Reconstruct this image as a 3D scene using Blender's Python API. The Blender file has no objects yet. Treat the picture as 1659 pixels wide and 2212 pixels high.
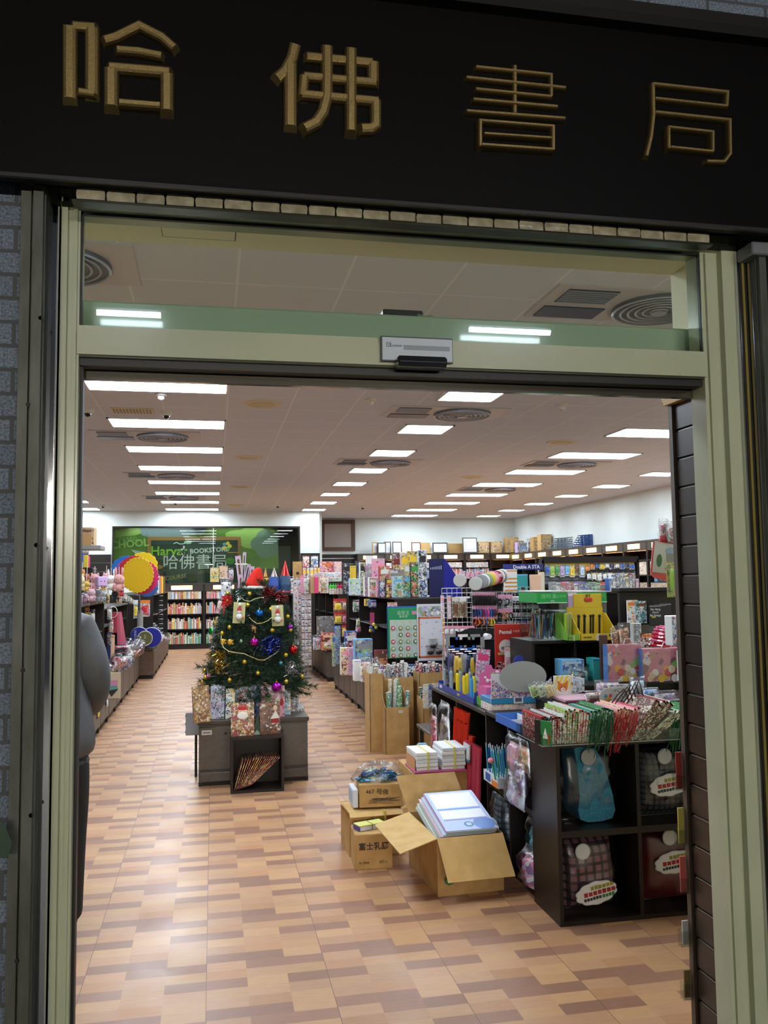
import bpy, bmesh, math, random
from mathutils import Vector, Matrix
S = bpy.context.scene
COLL = S.collection
PI = math.pi
sin, cos, rad = math.sin, math.cos, math.radians
# ---------------------------------------------------------------- camera (eye at 1.5 m, looking into the shop)
F = 1866.0; EYE = Vector((0, 0, 1.5))
_d = Vector((460-829.5, 1259-1106., F)).normalized()
_l = Vector((10270-829.5, 1133-1106., F)); _l = (_l-_d*_l.dot(_d)).normalized()
_u = _l.cross(_d)
if _u.y > 0: _u = -_u
RW = Matrix((_l, _d, _u))                       # rows: world axes in camera space (x right, y down, z forward)
cam = bpy.data.objects.new('camera', bpy.data.cameras.new('camera')); COLL.objects.link(cam)
cam.data.sensor_fit = 'HORIZONTAL'; cam.data.sensor_width = 36; cam.data.lens = F/1659*36
cam.data.clip_start = .05; cam.data.clip_end = 100
cr, cu, cb = RW.col[0], -RW.col[1], -RW.col[2]
cam.matrix_world = Matrix(((cr[0], cu[0], cb[0], EYE.x), (cr[1], cu[1], cb[1], EYE.y), (cr[2], cu[2], cb[2], EYE.z), (0, 0, 0, 1)))
S.camera = cam
S.view_settings.view_transform = 'Standard'; S.view_settings.look = 'None'
S.view_settings.gamma = 1; S.view_settings.use_curve_mapping = False
S.view_settings.exposure = 0.0
TROFFER_POWER = 30.0
OUT_TUBE = 60.0
CYC = S.cycles
CYC.max_bounces = 8; CYC.diffuse_bounces = 4; CYC.glossy_bounces = 4; CYC.transmission_bounces = 6; CYC.transparent_max_bounces = 16
CYC.caustics_reflective = False; CYC.caustics_refractive = False; CYC.sample_clamp_indirect = 4
W = bpy.data.worlds.new('night'); S.world = W; W.use_nodes = True
W.node_tree.nodes['Background'].inputs[0].default_value = (.7, .72, .8, 1)
W.node_tree.nodes['Background'].inputs[1].default_value = .06

def _ray(u, v):
    return RW @ Vector((u-829.5, v-1106.0, F))
def at(u, v, Y):                                 # the place that is seen at (u, v) in the depth Y
    r = _ray(u, v); return EYE + r*(Y/r.y)
def atx(u, v, X):
    r = _ray(u, v); return EYE + r*(X/r.x)
def atz(u, v, Z):
    r = _ray(u, v); return EYE + r*((Z-1.5)/r.z)

# ---------------------------------------------------------------- materials
def lin(h):
    if not isinstance(h, str): return (h[0], h[1], h[2], 1)
    c = [int(h[i:i+2], 16)/255 for i in (0, 2, 4)]
    return tuple([x/12.92 if x <= .04045 else ((x+.055)/1.055)**2.4 for x in c]+[1])
_mc = {}
def mat(h, rough=.55, metal=0, coat=0, emit=0, spec=.5, sheen=0):
    k = (h, rough, metal, coat, emit, spec, sheen)
    if k in _mc: return _mc[k]
    m = bpy.data.materials.new('surface_'+str(h)); m.use_nodes = True
    b = m.node_tree.nodes['Principled BSDF']
    b.inputs['Base Color'].default_value = lin(h); b.inputs['Roughness'].default_value = rough
    b.inputs['Metallic'].default_value = metal; b.inputs['Coat Weight'].default_value = coat
    b.inputs['Specular IOR Level'].default_value = spec
    b.inputs['Sheen Weight'].default_value = sheen
    if emit:
        b.inputs['Emission Color'].default_value = lin(h); b.inputs['Emission Strength'].default_value = emit
    _mc[k] = m; return m
class NT:
    def __init__(s, name):
        s.m = bpy.data.materials.new(name); s.m.use_nodes = True; s.t = s.m.node_tree; s.n = s.t.nodes
        s.b = s.n['Principled BSDF']
    def add(s, t, **kw):
        n = s.n.new(t)
        for k, v in kw.items(): setattr(n, k, v)
        return n
    def link(s, a, b): s.t.links.new(a, b)
    def math(s, op, a, b=None, c=None):
        n = s.add('ShaderNodeMath', operation=op)
        for i, x in enumerate((a, b, c)):
            if x is None: continue
            if isinstance(x, (int, float)): n.inputs[i].default_value = x
            else: s.link(x, n.inputs[i])
        return n.outputs[0]
    def ramp(s, fac, stops, interp='LINEAR'):
        n = s.add('ShaderNodeValToRGB'); r = n.color_ramp; r.interpolation = interp
        while len(r.elements) < len(stops): r.elements.new(1)
        for e, (p, c) in zip(r.elements, stops): e.position = p; e.color = lin(c)
        s.link(fac, n.inputs[0]); return n.outputs[0]
    def coord(s, scale=(1, 1, 1), loc=(0, 0, 0), kind='Object'):
        c = s.add('ShaderNodeTexCoord'); mp = s.add('ShaderNodeMapping')
        mp.inputs['Scale'].default_value = scale; mp.inputs['Location'].default_value = loc
        s.link(c.outputs[kind], mp.inputs[0]); return mp.outputs[0]
    def noise(s, co, scale, detail=2, rough=.5):
        n = s.add('ShaderNodeTexNoise'); n.inputs['Scale'].default_value = scale; n.inputs['Detail'].default_value = detail
        n.inputs['Roughness'].default_value = rough
        s.link(co, n.inputs['Vector']); return n.outputs[0]
    def bump(s, h, strength=.3, dist=.01):
        n = s.add('ShaderNodeBump'); n.inputs['Strength'].default_value = strength; n.inputs['Distance'].default_value = dist
        s.link(h, n.inputs['Height']); s.link(n.outputs[0], s.b.inputs['Normal'])
def noisy(name, a, b, scale=8, stretch=(1, 1, 1), rough=.6, metal=0, bump=0, detail=4, spec=.5):
    t = NT(name); co = t.coord(stretch); f = t.noise(co, scale, detail)
    t.link(t.ramp(f, [(.3, a), (.7, b)]), t.b.inputs['Base Color'])
    t.b.inputs['Roughness'].default_value = rough; t.b.inputs['Metallic'].default_value = metal
    t.b.inputs['Specular IOR Level'].default_value = spec
    if bump: t.bump(f, bump, .004)
    return t.m
_pc = {}
def printed(cols, scale=25, seed=0, rough=.35, coat=.2):         # packaging print: patches of several inks
    k = (tuple(cols), scale, seed)
    if k in _pc: return _pc[k]
    t = NT('printed_card'); co = t.coord((1, .6, 1), (seed*.37, seed*.11, seed*.23))
    v = t.add('ShaderNodeTexVoronoi'); v.inputs['Scale'].default_value = scale; t.link(co, v.inputs['Vector'])
    sep = t.add('ShaderNodeSeparateColor'); t.link(v.outputs['Color'], sep.inputs[0])
    n = len(cols); st = [(i/n, c) for i, c in enumerate(cols)]
    v2 = t.add('ShaderNodeTexVoronoi'); v2.inputs['Scale'].default_value = scale*3.2; t.link(co, v2.inputs['Vector']); s2 = t.add('ShaderNodeSeparateColor'); t.link(v2.outputs['Color'], s2.inputs[0])
    mixed = t.math('FRACT', t.math('ADD', sep.outputs[0], t.math('MULTIPLY', t.math('GREATER_THAN', s2.outputs[0], .55), s2.outputs[1])))
    base = t.ramp(mixed, st, 'CONSTANT')
    ov = t.add('ShaderNodeMix', data_type='RGBA'); t.link(t.math('MULTIPLY', t.math('GREATER_THAN', s2.outputs[2], .8), .7), ov.inputs[0]); t.link(base, ov.inputs[6]); t.link(t.ramp(s2.outputs[0], [(0, 'e2e0dc'), (.6, '3a3634')], 'CONSTANT'), ov.inputs[7])
    hs = t.add('ShaderNodeHueSaturation'); hs.inputs['Saturation'].default_value = .86; hs.inputs['Value'].default_value = .92; t.link(ov.outputs[2], hs.inputs['Color'])
    t.link(hs.outputs[0], t.b.inputs['Base Color'])
    t.b.inputs['Roughness'].default_value = rough; t.b.inputs['Coat Weight'].default_value = coat
    _pc[k] = t.m; return t.m
def film(name='clear_film', tint='ffffff', a=.16, rough=.08):       # thin clear plastic
    t = NT(name); t.n.remove(t.b)
    tr = t.add('ShaderNodeBsdfTransparent'); tr.inputs[0].default_value = lin(tint)
    gl = t.add('ShaderNodeBsdfGlossy'); gl.inputs['Roughness'].default_value = rough
    fr = t.add('ShaderNodeLayerWeight'); fr.inputs[0].default_value = .3
    mx = t.add('ShaderNodeMixShader'); f = t.math('ADD', t.math('MULTIPLY', t.math('POWER', fr.outputs[1], 2.5), .55), .025+a*.4)
    t.link(f, mx.inputs[0]); t.link(tr.outputs[0], mx.inputs[1]); t.link(gl.outputs[0], mx.inputs[2])
    t.link(mx.outputs[0], t.n['Material Output'].inputs[0]); return t.m
FILM = film(); ACRYL = film('clear_acrylic', 'f2f6f4', .06, .03); GLASS = film('window_glass', 'f3f7f2', 0.0, .0)
CRINKLE = film('crinkled_film', 'f6f6f6', .16, .3)

# ---------------------------------------------------------------- mesh builder
class MB:
    def __init__(s): s.v = []; s.f = []; s.mi = []; s.m = []; s.T = Matrix()
    def mid(s, m):
        if m not in s.m: s.m.append(m)
        return s.m.index(m)
    def add(s, vs, fs, m):
        o = len(s.v); i = s.mid(m); T = s.T
        s.v += [tuple(T @ Vector(v)) for v in vs]
        for f in fs: s.f.append([a+o for a in f]); s.mi.append(i)
        return s
    def box(s, x0, x1, y0, y1, z0, z1, m, fm=None):     # fm: other material on the front (-y) face
        vs = [(x0, y0, z0), (x1, y0, z0), (x1, y1, z0), (x0, y1, z0), (x0, y0, z1), (x1, y0, z1), (x1, y1, z1), (x0, y1, z1)]
        s.add(vs, [(0, 3, 2, 1), (4, 5, 6, 7), (1, 2, 6, 5), (2, 3, 7, 6), (3, 0, 4, 7)], m)
        s.f.append([len(s.v)-8+a for a in (0, 1, 5, 4)]); s.mi.append(s.mid(fm or m)); return s
    def cbox(s, c, sz, m, rot=None):
        T = s.T; s.T = T @ Matrix.Translation(c) @ (rot.to_4x4() if rot else Matrix())
        x, y, z = sz[0]/2, sz[1]/2, sz[2]/2; s.box(-x, x, -y, y, -z, z, m); s.T = T; return s
    def bbox(s, x0, x1, y0, y1, z0, z1, m, b=.004):     # box with chamfered vertical and top edges
        P = lambda a, c, d: [(x0+a, y0+c, d), (x1-a, y0+c, d), (x1-c, y0+a, d), (x1-c, y1-a, d), (x1-a, y1-c, d), (x0+a, y1-c, d), (x0+c, y1-a, d), (x0+c, y0+a, d)]
        r = [P(b, 0, z0+b), P(b, 0, z1-b), P(b*1.6, b, z1), P(b*1.6, b, z0)]
        vs = r[3]+r[0]+r[1]+r[2]; fs = [tuple(range(7, -1, -1)), tuple(range(24, 32))]
        for k in range(3):
            for i in range(8): j = (i+1) % 8; fs.append((k*8+i, k*8+j, k*8+8+j, k*8+8+i))
        return s.add(vs, fs, m)
    def quad(s, a, b, c, d, m): return s.add([a, b, c, d], [(0, 1, 2, 3)], m)
    def prism(s, poly, y0, y1, m, ax='y', fm=None):      # polygon in x-z extruded along y (or x-y along z, y-z along x)
        n = len(poly)
        g = {'y': lambda p, t: (p[0], t, p[1]), 'z': lambda p, t: (p[0], p[1], t), 'x': lambda p, t: (t, p[0], p[1])}[ax]
        s.add([g(p, y0) for p in poly]+[g(p, y1) for p in poly], [tuple(range(n, 2*n))]+[(i, i+n, (i+1) % n+n, (i+1) % n) for i in range(n)], m)
        s.f.append([len(s.v)-2*n+a for a in range(n-1, -1, -1)]); s.mi.append(s.mid(fm or m)); return s
    def lathe(s, prof, m, n=20, c=(0, 0, 0), ax='z'):
        vs = []; fs = []
        for r, h in prof:
            for k in range(n):
                a = 2*PI*k/n; p = (r*cos(a), r*sin(a), h)
                if ax == 'x': p = (h, p[0], p[1])
                if ax == 'y': p = (p[0], h, p[1])
                vs.append((p[0]+c[0], p[1]+c[1], p[2]+c[2]))
        for i in range(len(prof)-1):
            for k in range(n): j = (k+1) % n; fs.append((i*n+k, i*n+j, i*n+n+j, i*n+n+k))
        fs.append(tuple(range(n-1, -1, -1))); fs.append(tuple((len(prof)-1)*n+k for k in range(n)))
        return s.add(vs, fs, m)
    def cyl(s, c, r, h, m, n=16, ax='z', r2=None): return s.lathe([(r, 0), (r if r2 is None else r2, h)], m, n, c, ax)
    def ball(s, c, r, m, n=12, k=8):
        if not isinstance(r, tuple): r = (r, r, r)
        vs = []; fs = []
        for i in range(1, k):
            a = PI*i/k
            for j in range(n): b = 2*PI*j/n; vs.append((c[0]+r[0]*sin(a)*cos(b), c[1]+r[1]*sin(a)*sin(b), c[2]+r[2]*cos(a)))
        for i in range(k-2):
            for j in range(n): q = (j+1) % n; fs.append((i*n+j, i*n+n+j, i*n+n+q, i*n+q))
        t = len(vs); vs += [(c[0], c[1], c[2]+r[2]), (c[0], c[1], c[2]-r[2])]
        for j in range(n): q = (j+1) % n; fs.append((t, j, q)); fs.append((t+1, (k-2)*n+q, (k-2)*n+j))
        return s.add(vs, fs, m)
    def tube(s, pts, r, m, n=6, r2=None):
        pts = [Vector(p) for p in pts]; vs = []; fs = []; L = len(pts); up = Vector((0, 0, 1))
        for i, p in enumerate(pts):
            t = (pts[min(i+1, L-1)]-pts[max(i-1, 0)])
            t = t.normalized() if t.length > 1e-9 else up
            a = t.cross(up)
            if a.length < .05: a = t.cross(Vector((1, 0, 0)))
            a.normalize(); b = t.cross(a); rr = r if r2 is None else r+(r2-r)*i/max(1, L-1)
            for k in range(n): w = 2*PI*k/n; vs.append(tuple(p+a*cos(w)*rr+b*sin(w)*rr))
        for i in range(L-1):
            for k in range(n): j = (k+1) % n; fs.append((i*n+k, i*n+j, i*n+n+j, i*n+n+k))
        fs.append(tuple(range(n-1, -1, -1))); fs.append(tuple((L-1)*n+k for k in range(n)))
        return s.add(vs, fs, m)
    def puff(s, w, d, h, m, rnd, nx=7, nz=7, amp=.12, c=(0, 0, 0)):       # soft packet, standing, centred in x, base at z=0
        vs = []; fs = []
        for side in (-1, 1):
            for i in range(nz+1):
                for j in range(nx+1):
                    u, v = j/nx*2-1, i/nz*2-1
                    e = max(0, (1-u**4)*(1-v**4))**.5
                    k = d/2*e*(1+rnd.uniform(-amp, amp)*3)
                    pin = 1-.05*abs(v)*abs(u)
                    vs.append((c[0]+u*w/2*pin, c[1]+side*k, c[2]+(v+1)/2*h))
        N = (nx+1)*(nz+1)
        for q in (0, 1):
            for i in range(nz):
                for j in range(nx):
                    a = q*N+i*(nx+1)+j; f = (a, a+1, a+nx+2, a+nx+1); fs.append(f if q == 0 else f[::-1])
        ring = [j for j in range(nx+1)]+[i*(nx+1)+nx for i in range(1, nz+1)]+[nz*(nx+1)+j for j in range(nx-1, -1, -1)]+[i*(nx+1) for i in range(nz-1, 0, -1)]
        for i in range(len(ring)): a, b = ring[i], ring[(i+1) % len(ring)]; fs.append((a, a+N, b+N, b))
        return s.add(vs, fs, m)

def obj(name, mb, parent=None, loc=(0, 0, 0), rot=(0, 0, 0), smooth=False, label=None):
    me = bpy.data.meshes.new(name); me.from_pydata(mb.v, [], mb.f)
    for m in mb.m: me.materials.append(m)
    me.polygons.foreach_set('material_index', mb.mi)
    if smooth: me.polygons.foreach_set('use_smooth', [True]*len(me.polygons))
    me.update()
    o = bpy.data.objects.new(name, me); COLL.objects.link(o); o.location = loc; o.rotation_euler = rot
    if parent: o.parent = parent
    if label: o['label'] = label
    return o
def smooth_by(o, ang=40):
    me = o.data; me.polygons.foreach_set('use_smooth', [True]*len(me.polygons)); me.set_sharp_from_angle(angle=rad(ang)); return o
def tag(o, label, cat, group=None, kind=None):
    o['label'] = label; o['category'] = cat
    if group: o['group'] = group
    if kind: o['kind'] = kind
    return o
def thing(name, label, cat, loc=(0, 0, 0), rz=0, group=None, rx=0, ry=0):
    o = bpy.data.objects.new(name, None); COLL.objects.link(o); o.empty_display_size = .05
    o.location = loc; o.rotation_euler = (rx, ry, rz); return tag(o, label, cat, group)
def one(name, mb, label, cat, loc=(0, 0, 0), rot=(0, 0, 0), group=None, smooth=False, kind=None):
    return tag(obj(name, mb, None, loc, rot, smooth), label, cat, group, kind)
def struct(name, mb, loc=(0, 0, 0)):
    o = obj(name, mb, None, loc); o['kind'] = 'structure'; return o
def text(body, size, m, parent, loc, rz=0, name='lettering', ext=.0008, align='CENTER', bold=0, rx=PI/2, space=1, ry=0, sx=1):
    cu = bpy.data.curves.new(name, 'FONT'); cu.body = body; cu.size = size; cu.extrude = ext; cu.align_x = align; cu.align_y = 'CENTER'
    cu.offset = bold; cu.space_character = space; cu.resolution_u = 2
    t = bpy.data.objects.new(name, cu); COLL.objects.link(t)
    dg = bpy.context.evaluated_depsgraph_get(); me = bpy.data.meshes.new_from_object(t.evaluated_get(dg))
    bpy.data.objects.remove(t); me.materials.clear(); me.materials.append(m)
    o = bpy.data.objects.new(name, me); COLL.objects.link(o); o.parent = parent; o.location = loc; o.rotation_euler = (rx, ry, rz)
    o.scale = (sx, 1, 1)
    return o
def copy_tree(o, parent=None):
    c = o.copy(); COLL.objects.link(c); c.parent = parent
    for ch in list(o.children): copy_tree(ch, c)
    return c
ORD = 'first second third fourth fifth sixth seventh eighth ninth tenth eleventh twelfth thirteenth fourteenth fifteenth sixteenth seventeenth eighteenth nineteenth twentieth'.split()
def nth(i):
    if i < 20: return ORD[i]
    t, r = divmod(i+1, 10)
    tens = {2: 'twent', 3: 'thirt', 4: 'fort', 5: 'fift', 6: 'sixt'}[t]
    return tens+('ieth' if r == 0 else 'y-'+ORD[r-1])
CN = {'red': 'c2242c', 'orange': 'e07a28', 'yellow': 'ecc936', 'green': '3a9a4c', 'lime green': '9cc84a', 'teal': '2f9a9a', 'sky blue': '6fb0dc', 'blue': '2b5fb4',
      'navy blue': '22305e', 'purple': '74479c', 'lilac': 'b9a0cf', 'pink': 'e79ab4', 'bright pink': 'e0457f', 'white': 'e8e8e6', 'cream': 'e6dcc0', 'grey': '8f9294',
      'black': '1e1d20', 'brown': '6b4630', 'tan': 'b99a6b', 'dark red': '7c1f24', 'dark green': '1f5a36', 'pale blue': 'b4cfe4', 'pale green': 'bcdcae', 'peach': 'ecc0a0'}
# shared woods, boards, metals
def woodgrain(name, a, b, rough=.4, sc=(2, 30, 30), scale=6, spec=.5, bump=.06):
    t = NT(name); co = t.coord(sc); f = t.noise(co, scale, 5, .65)
    t.link(t.ramp(f, [(.3, a), (.72, b)]), t.b.inputs['Base Color']); t.b.inputs['Roughness'].default_value = rough
    t.b.inputs['Specular IOR Level'].default_value = spec
    t.bump(f, bump, .002); return t.m
WENGE = woodgrain('dark_wenge_laminate', '130d0b', '241b17', .42, (30, 30, 2), spec=.35)
WENGE_B = woodgrain('brown_laminate', '2e2420', '46392f', .35, (25, 25, 2))
SHELFTOP = woodgrain('shelf_top_laminate', '3a3533', '4c4643', .25, (3, 30, 3))
GREYWOOD = noisy('grey_brown_melamine', '4a423c', '544b44', 30, rough=.4, detail=3)
STEELRUST = noisy('dull_galvanised_steel', '46483f', '5e605a', 9, (3, 3, .7), .5, .35, .2)
POLISHED = mat('b9bcc0', .07, 1)
CREAMP = noisy('cream_enamel_paint', 'b2b79a', 'bfc3a8', 3, rough=.22)
BLACKR = mat('0b0b0b', .5)
CHROME = mat('c8c8c8', .12, 1)
WHITEP = mat('e6e6e2', .5)
CARD = noisy('corrugated_cardboard', 'a98350', 'bb9660', 14, (1, 1, 1), .8, detail=3)
CARD2 = noisy('light_cardboard', 'bf9a5e', 'cdab72', 14, (1, 1, 1), .8, detail=3)
CARDE = mat('8d6d42', .9)
INK = mat('2a2320', .8)
# ================================================================ the room shell
H = 3.19
def floor_mat():
    t = NT('vinyl_plank_tiles'); c = t.add('ShaderNodeTexCoord'); sp = t.add('ShaderNodeSeparateXYZ'); t.link(c.outputs['Object'], sp.inputs[0])
    P = .457
    x = t.math('ADD', sp.outputs[0], .02+P*20); y = t.math('ADD', sp.outputs[1], P*20-3.728+.0381)
    cx = t.math('FLOOR', t.math('DIVIDE', x, P/3)); cy = t.math('FLOOR', t.math('DIVIDE', y, P/6))
    col = t.math('MODULO', cx, 3); row = t.math('MODULO', cy, 6)
    idx = t.math('DIVIDE', t.math('ADD', t.math('ADD', t.math('MULTIPLY', row, 3), col), .5), 18)
    # rows from near to far: LLL LLL DLD LLL LDD DDL
    D, A, B, C = '956c56', 'b68a68', 'bb9068', 'b2835e'
    pat = [A, C, B, B, A, A, D, B, D, C, A, B, A, D, D, D, '926a57', B]
    base = t.ramp(idx, [(i/18, p) for i, p in enumerate(pat)], 'CONSTANT')
    co = t.coord((3, 22, 1)); g = t.noise(co, 4, 5, .6)
    wn = t.add('ShaderNodeTexWhiteNoise', noise_dimensions='2D'); cb = t.add('ShaderNodeCombineXYZ'); t.link(cx, cb.inputs[0]); t.link(cy, cb.inputs[1]); t.link(cb.outputs[0], wn.inputs['Vector'])
    mixf = t.math('ADD', t.math('MULTIPLY', g, .35), t.math('ADD', t.math('MULTIPLY', wn.outputs[0], .16), .72))
    mx = t.add('ShaderNodeMix', data_type='RGBA', blend_type='MULTIPLY'); mx.inputs[0].default_value = 1
    cbc = t.add('ShaderNodeCombineColor')
    for i in range(3): t.link(mixf, cbc.inputs[i])
    t.link(base, mx.inputs[6]); t.link(cbc.outputs[0], mx.inputs[7])
    # seam between tile columns
    sx = t.math('LESS_THAN', t.math('ABSOLUTE', t.math('SUBTRACT', t.math('MODULO', x, P), P/2)), P/2-.0012)
    m2 = t.add('ShaderNodeMix', data_type='RGBA'); t.link(sx, m2.inputs[0]); m2.inputs[6].default_value = lin('6b4c3c'); t.link(mx.outputs[2], m2.inputs[7])
    t.link(m2.outputs[2], t.b.inputs['Base Color'])
    s = t.noise(t.coord((1, 1, 1)), 2.2, 6, .7)
    t.link(t.ramp(s, [(.35, (.34, .34, .34)), (.65, (.50, .50, .50))]), t.b.inputs['Roughness'])
    t.b.inputs['Specular IOR Level'].default_value = .36; t.bump(s, .08, .004); return t.m
struct('floor', MB().box(-6, 8.25, 2.42, 23, -.1, 0, floor_mat()))
struct('pavement', MB().box(-6, 7, -9, 2.42, -.12, -.02, noisy('pavement_stone', '3a3a3a', '4a4a48', 20)))
def ceil_mat():
    t = NT('ceiling_tiles'); c = t.add('ShaderNodeTexCoord'); sp = t.add('ShaderNodeSeparateXYZ'); t.link(c.outputs['Object'], sp.inputs[0])
    def ln(ax, ph):
        x = t.math('ADD', sp.outputs[ax], 60+ph); f = t.math('ABSOLUTE', t.math('SUBTRACT', t.math('MODULO', x, .6), .3)); return t.math('GREATER_THAN', f, .2925)
    a = t.math('MAXIMUM', ln(0, -.13), ln(1, -.05))
    m = t.add('ShaderNodeMix', data_type='RGBA'); t.link(a, m.inputs[0]); m.inputs[6].default_value = lin('d3d9e6'); m.inputs[7].default_value = lin('e6eaf2')
    t.link(m.outputs[2], t.b.inputs['Base Color']); t.b.inputs['Roughness'].default_value = .8
    t.bump(t.noise(t.coord(), 60, 3), .1, .002); return t.m
struct('ceiling', MB().box(-6, 8.25, 2.75, 23, H, H+.1, ceil_mat()))
WALLW = noisy('white_wall_paint', 'cdd4d0', 'd6dcd8', 2, rough=.7)
CREAMW = noisy('cream_wall_paint', 'e2ddbc', 'e8e3c4', 2, rough=.5)
BW = 20.72
# the back wall is left open behind the glazed mural niche
b = MB()
for (x0, x1, z0, z1) in ((-6, -2.28, 0, H), (2.05, 2.52, 0, H), (-2.28, 2.05, 2.83, H), (-2.28, 2.05, 0, 1.46)): b.box(x0, x1, BW, BW+.2, z0, z1, WALLW)
struct('wall_back', b)
struct('wall_recess', MB().box(2.52, 2.6, BW+.2, 23, 0, H, WALLW))
struct('wall_far', MB().box(2.6, 8.25, 23, 23.1, 0, H, WALLW))
struct('wall_right', MB().box(8.25, 8.35, 2.75, 23.1, 0, H, WALLW))
struct('wall_left', MB().box(-6.1, -6, 2.75, 23, 0, H, WALLW))
b = MB().box(1.6, 8.25, 2.45, 2.75, 0, H, CREAMW); b.box(-6, -.42, 2.45, 2.75, 0, H, CREAMW); b.box(-.42, 1.6, 2.45, 2.75, 2.575, H, CREAMW)
struct('wall_front', b)
hp = one('access_hatch', MB().box(-.155, .065, 2.5, 2.68, 2.5715, 2.575, CREAMW).box(-.157, -.155, 2.5, 2.68, 2.571, 2.575, mat('55513c')).box(.064, .067, 2.5, 2.68, 2.571, 2.575, BLACKR).box(-.155, .065, 2.68, 2.682, 2.571, 2.575, mat('8b8562')),
    'small square access hatch in the cream soffit above the transom window', 'hatch')
# ---------------------------------------------------------------- facade
def stone():
    t = NT('blue_grey_stone_tiles'); co = t.coord((1, 1, 1))
    br = t.add('ShaderNodeTexBrick'); br.offset = .5
    cc = t.add('ShaderNodeTexCoord'); sp = t.add('ShaderNodeSeparateXYZ'); t.link(cc.outputs['Object'], sp.inputs[0]); cb = t.add('ShaderNodeCombineXYZ')
    t.link(sp.outputs[0], cb.inputs[0]); t.link(sp.outputs[2], cb.inputs[1]); t.link(cb.outputs[0], br.inputs['Vector'])
    br.inputs['Scale'].default_value = 1; br.inputs['Brick Width'].default_value = .2; br.inputs['Row Height'].default_value = .062; br.inputs['Mortar Size'].default_value = .005
    f = t.noise(co, 160, 3, .7); t.link(t.ramp(f, [(.35, '46505c'), (.65, '8a96a6')]), br.inputs['Color1']); t.link(t.ramp(f, [(.35, '3d4652'), (.65, '7a8696')]), br.inputs['Color2'])
    br.inputs['Mortar'].default_value = lin('4a4d4e'); t.link(br.outputs[0], t.b.inputs['Base Color']); t.b.inputs['Roughness'].default_value = .75
    t.bump(t.math('SUBTRACT', 1, br.outputs[1]), .8, .006); return t.m
ST = stone()
struct('wall_outside', MB().box(-2.5, -.485, 2.3, 2.45, -.1, 2.6, ST).box(1.67, 3.6, 2.3, 2.45, -.1, 2.6, ST).box(-2.5, 3.6, 2.3, 2.45, 2.6, 4.3, ST))
# shutter guide channels, polished cladding, cream door frame
def rail(name, xs, label):
    o = thing(name, label, 'shutter rail', (xs[0], 2.28, 0)); w = xs[1]-xs[0]
    m = MB(); n = 2
    for k in range(n):
        a = w*k/n; m.box(a+.003, a+w/n-.003, -.012-.004*k, .05, 0, 2.52, STEELRUST)
    m.box(0, w, .004, .06, 0, 2.52, STEELRUST); obj('channel', m, o)
    r = random.Random(5)
    for k in range(7):
        z = .25+k*.33+r.uniform(-.06, .06); obj('rivet', MB().lathe([(.006, 0), (.005, .004), (.001, .006)], mat('2c2b28', .6, .6), 8, (w*(.5 if k % 2 else .93), -.016, z), 'y'), o)
    return o
rail('shutter_rail', (-.485, -.425), 'dull steel shutter guide rail left of the doorway beside the stone wall')
rail('shutter_rail', (1.61, 1.668), 'dull steel shutter guide rail right of the doorway beside the stone wall')
obj('cap', MB().bbox(-.03, .035, -.03, .05, 2.46, 2.50, mat('7d8085', .4, .3)), bpy.data.objects['shutter_rail.001'])
struct('trim_1', MB().box(-.425, -.3995, 2.33, 2.36, 0, 2.5, POLISHED).box(-.4015, -.3995, 2.31, 2.36, 0, 2.55, CHROME))
m = MB().box(1.588, 1.592, 2.33, 2.40, 0, 2.52, BLACKR); m.box(1.592, 1.6, 2.325, 2.4, 0, 2.52, mat('7a6a20', .5)); m.box(1.6, 1.606, 2.33, 2.4, 0, 2.52, BLACKR); m.box(1.606, 1.612, 2.30, 2.4, 0, 2.52, POLISHED)
struct('trim_2', m)
def frame():
    m = MB(); C = CREAMP
    for sgn, xi, w in ((-1, -.352, .046), (1, 1.48, .106)):
        x0, x1 = (xi-w, xi) if sgn < 0 else (xi, xi+w)
        m.box(x0, x1, 2.37, 2.45, 0, 2.54, C)
        if sgn > 0:
            m.box(xi+.012, xi+.03, 2.36, 2.37, 0, 2.5, C); m.box(xi+.058, xi+.1, 2.345, 2.37, 0, 2.52, C); m.box(xi+.1, xi+.106, 2.33, 2.37, 0, 2.52, CHROME)
        else:
            m.box(x0, x0+.016, 2.352, 2.37, 0, 2.52, C); m.box(x0+.03, x0+.04, 2.36, 2.37, 0, 2.52, C)
    m.box(-.398, 1.586, 2.37, 2.45, 2.505, 2.56, C)
    m.box(-.38, 1.57, 2.352, 2.37, 2.505, 2.53, C)
    m.box(-.352, 1.48, 2.37, 2.45, 2.125, 2.19, C); m.box(-.356, 1.486, 2.362, 2.37, 2.11, 2.175, C)
    m.box(-.352, 1.48, 2.37, 2.42, 2.105, 2.125, mat('6e7062', .15, .6))
    return m
df = struct('trim_3', frame())
struct('trim_4', MB().box(-.36, -.346, 2.376, 2.388, 2.19, 2.51, BLACKR).box(1.478, 1.492, 2.376, 2.388, 2.19, 2.51, BLACKR).box(-.36, 1.49, 2.376, 2.388, 2.497, 2.507, BLACKR)
       .box(-.352, 1.482, 2.385, 2.43, 2.085, 2.105, BLACKR).box(-.352, -.344, 2.40, 2.43, 0, 2.1, BLACKR).box(-.352, 1.482, 2.44, 2.46, 2.06, 2.095, mat('9c9484', .12, .9)))
w1 = struct('window_1', MB().box(-.35, 1.48, 2.395, 2.401, 2.19, 2.505, GLASS))
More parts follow.
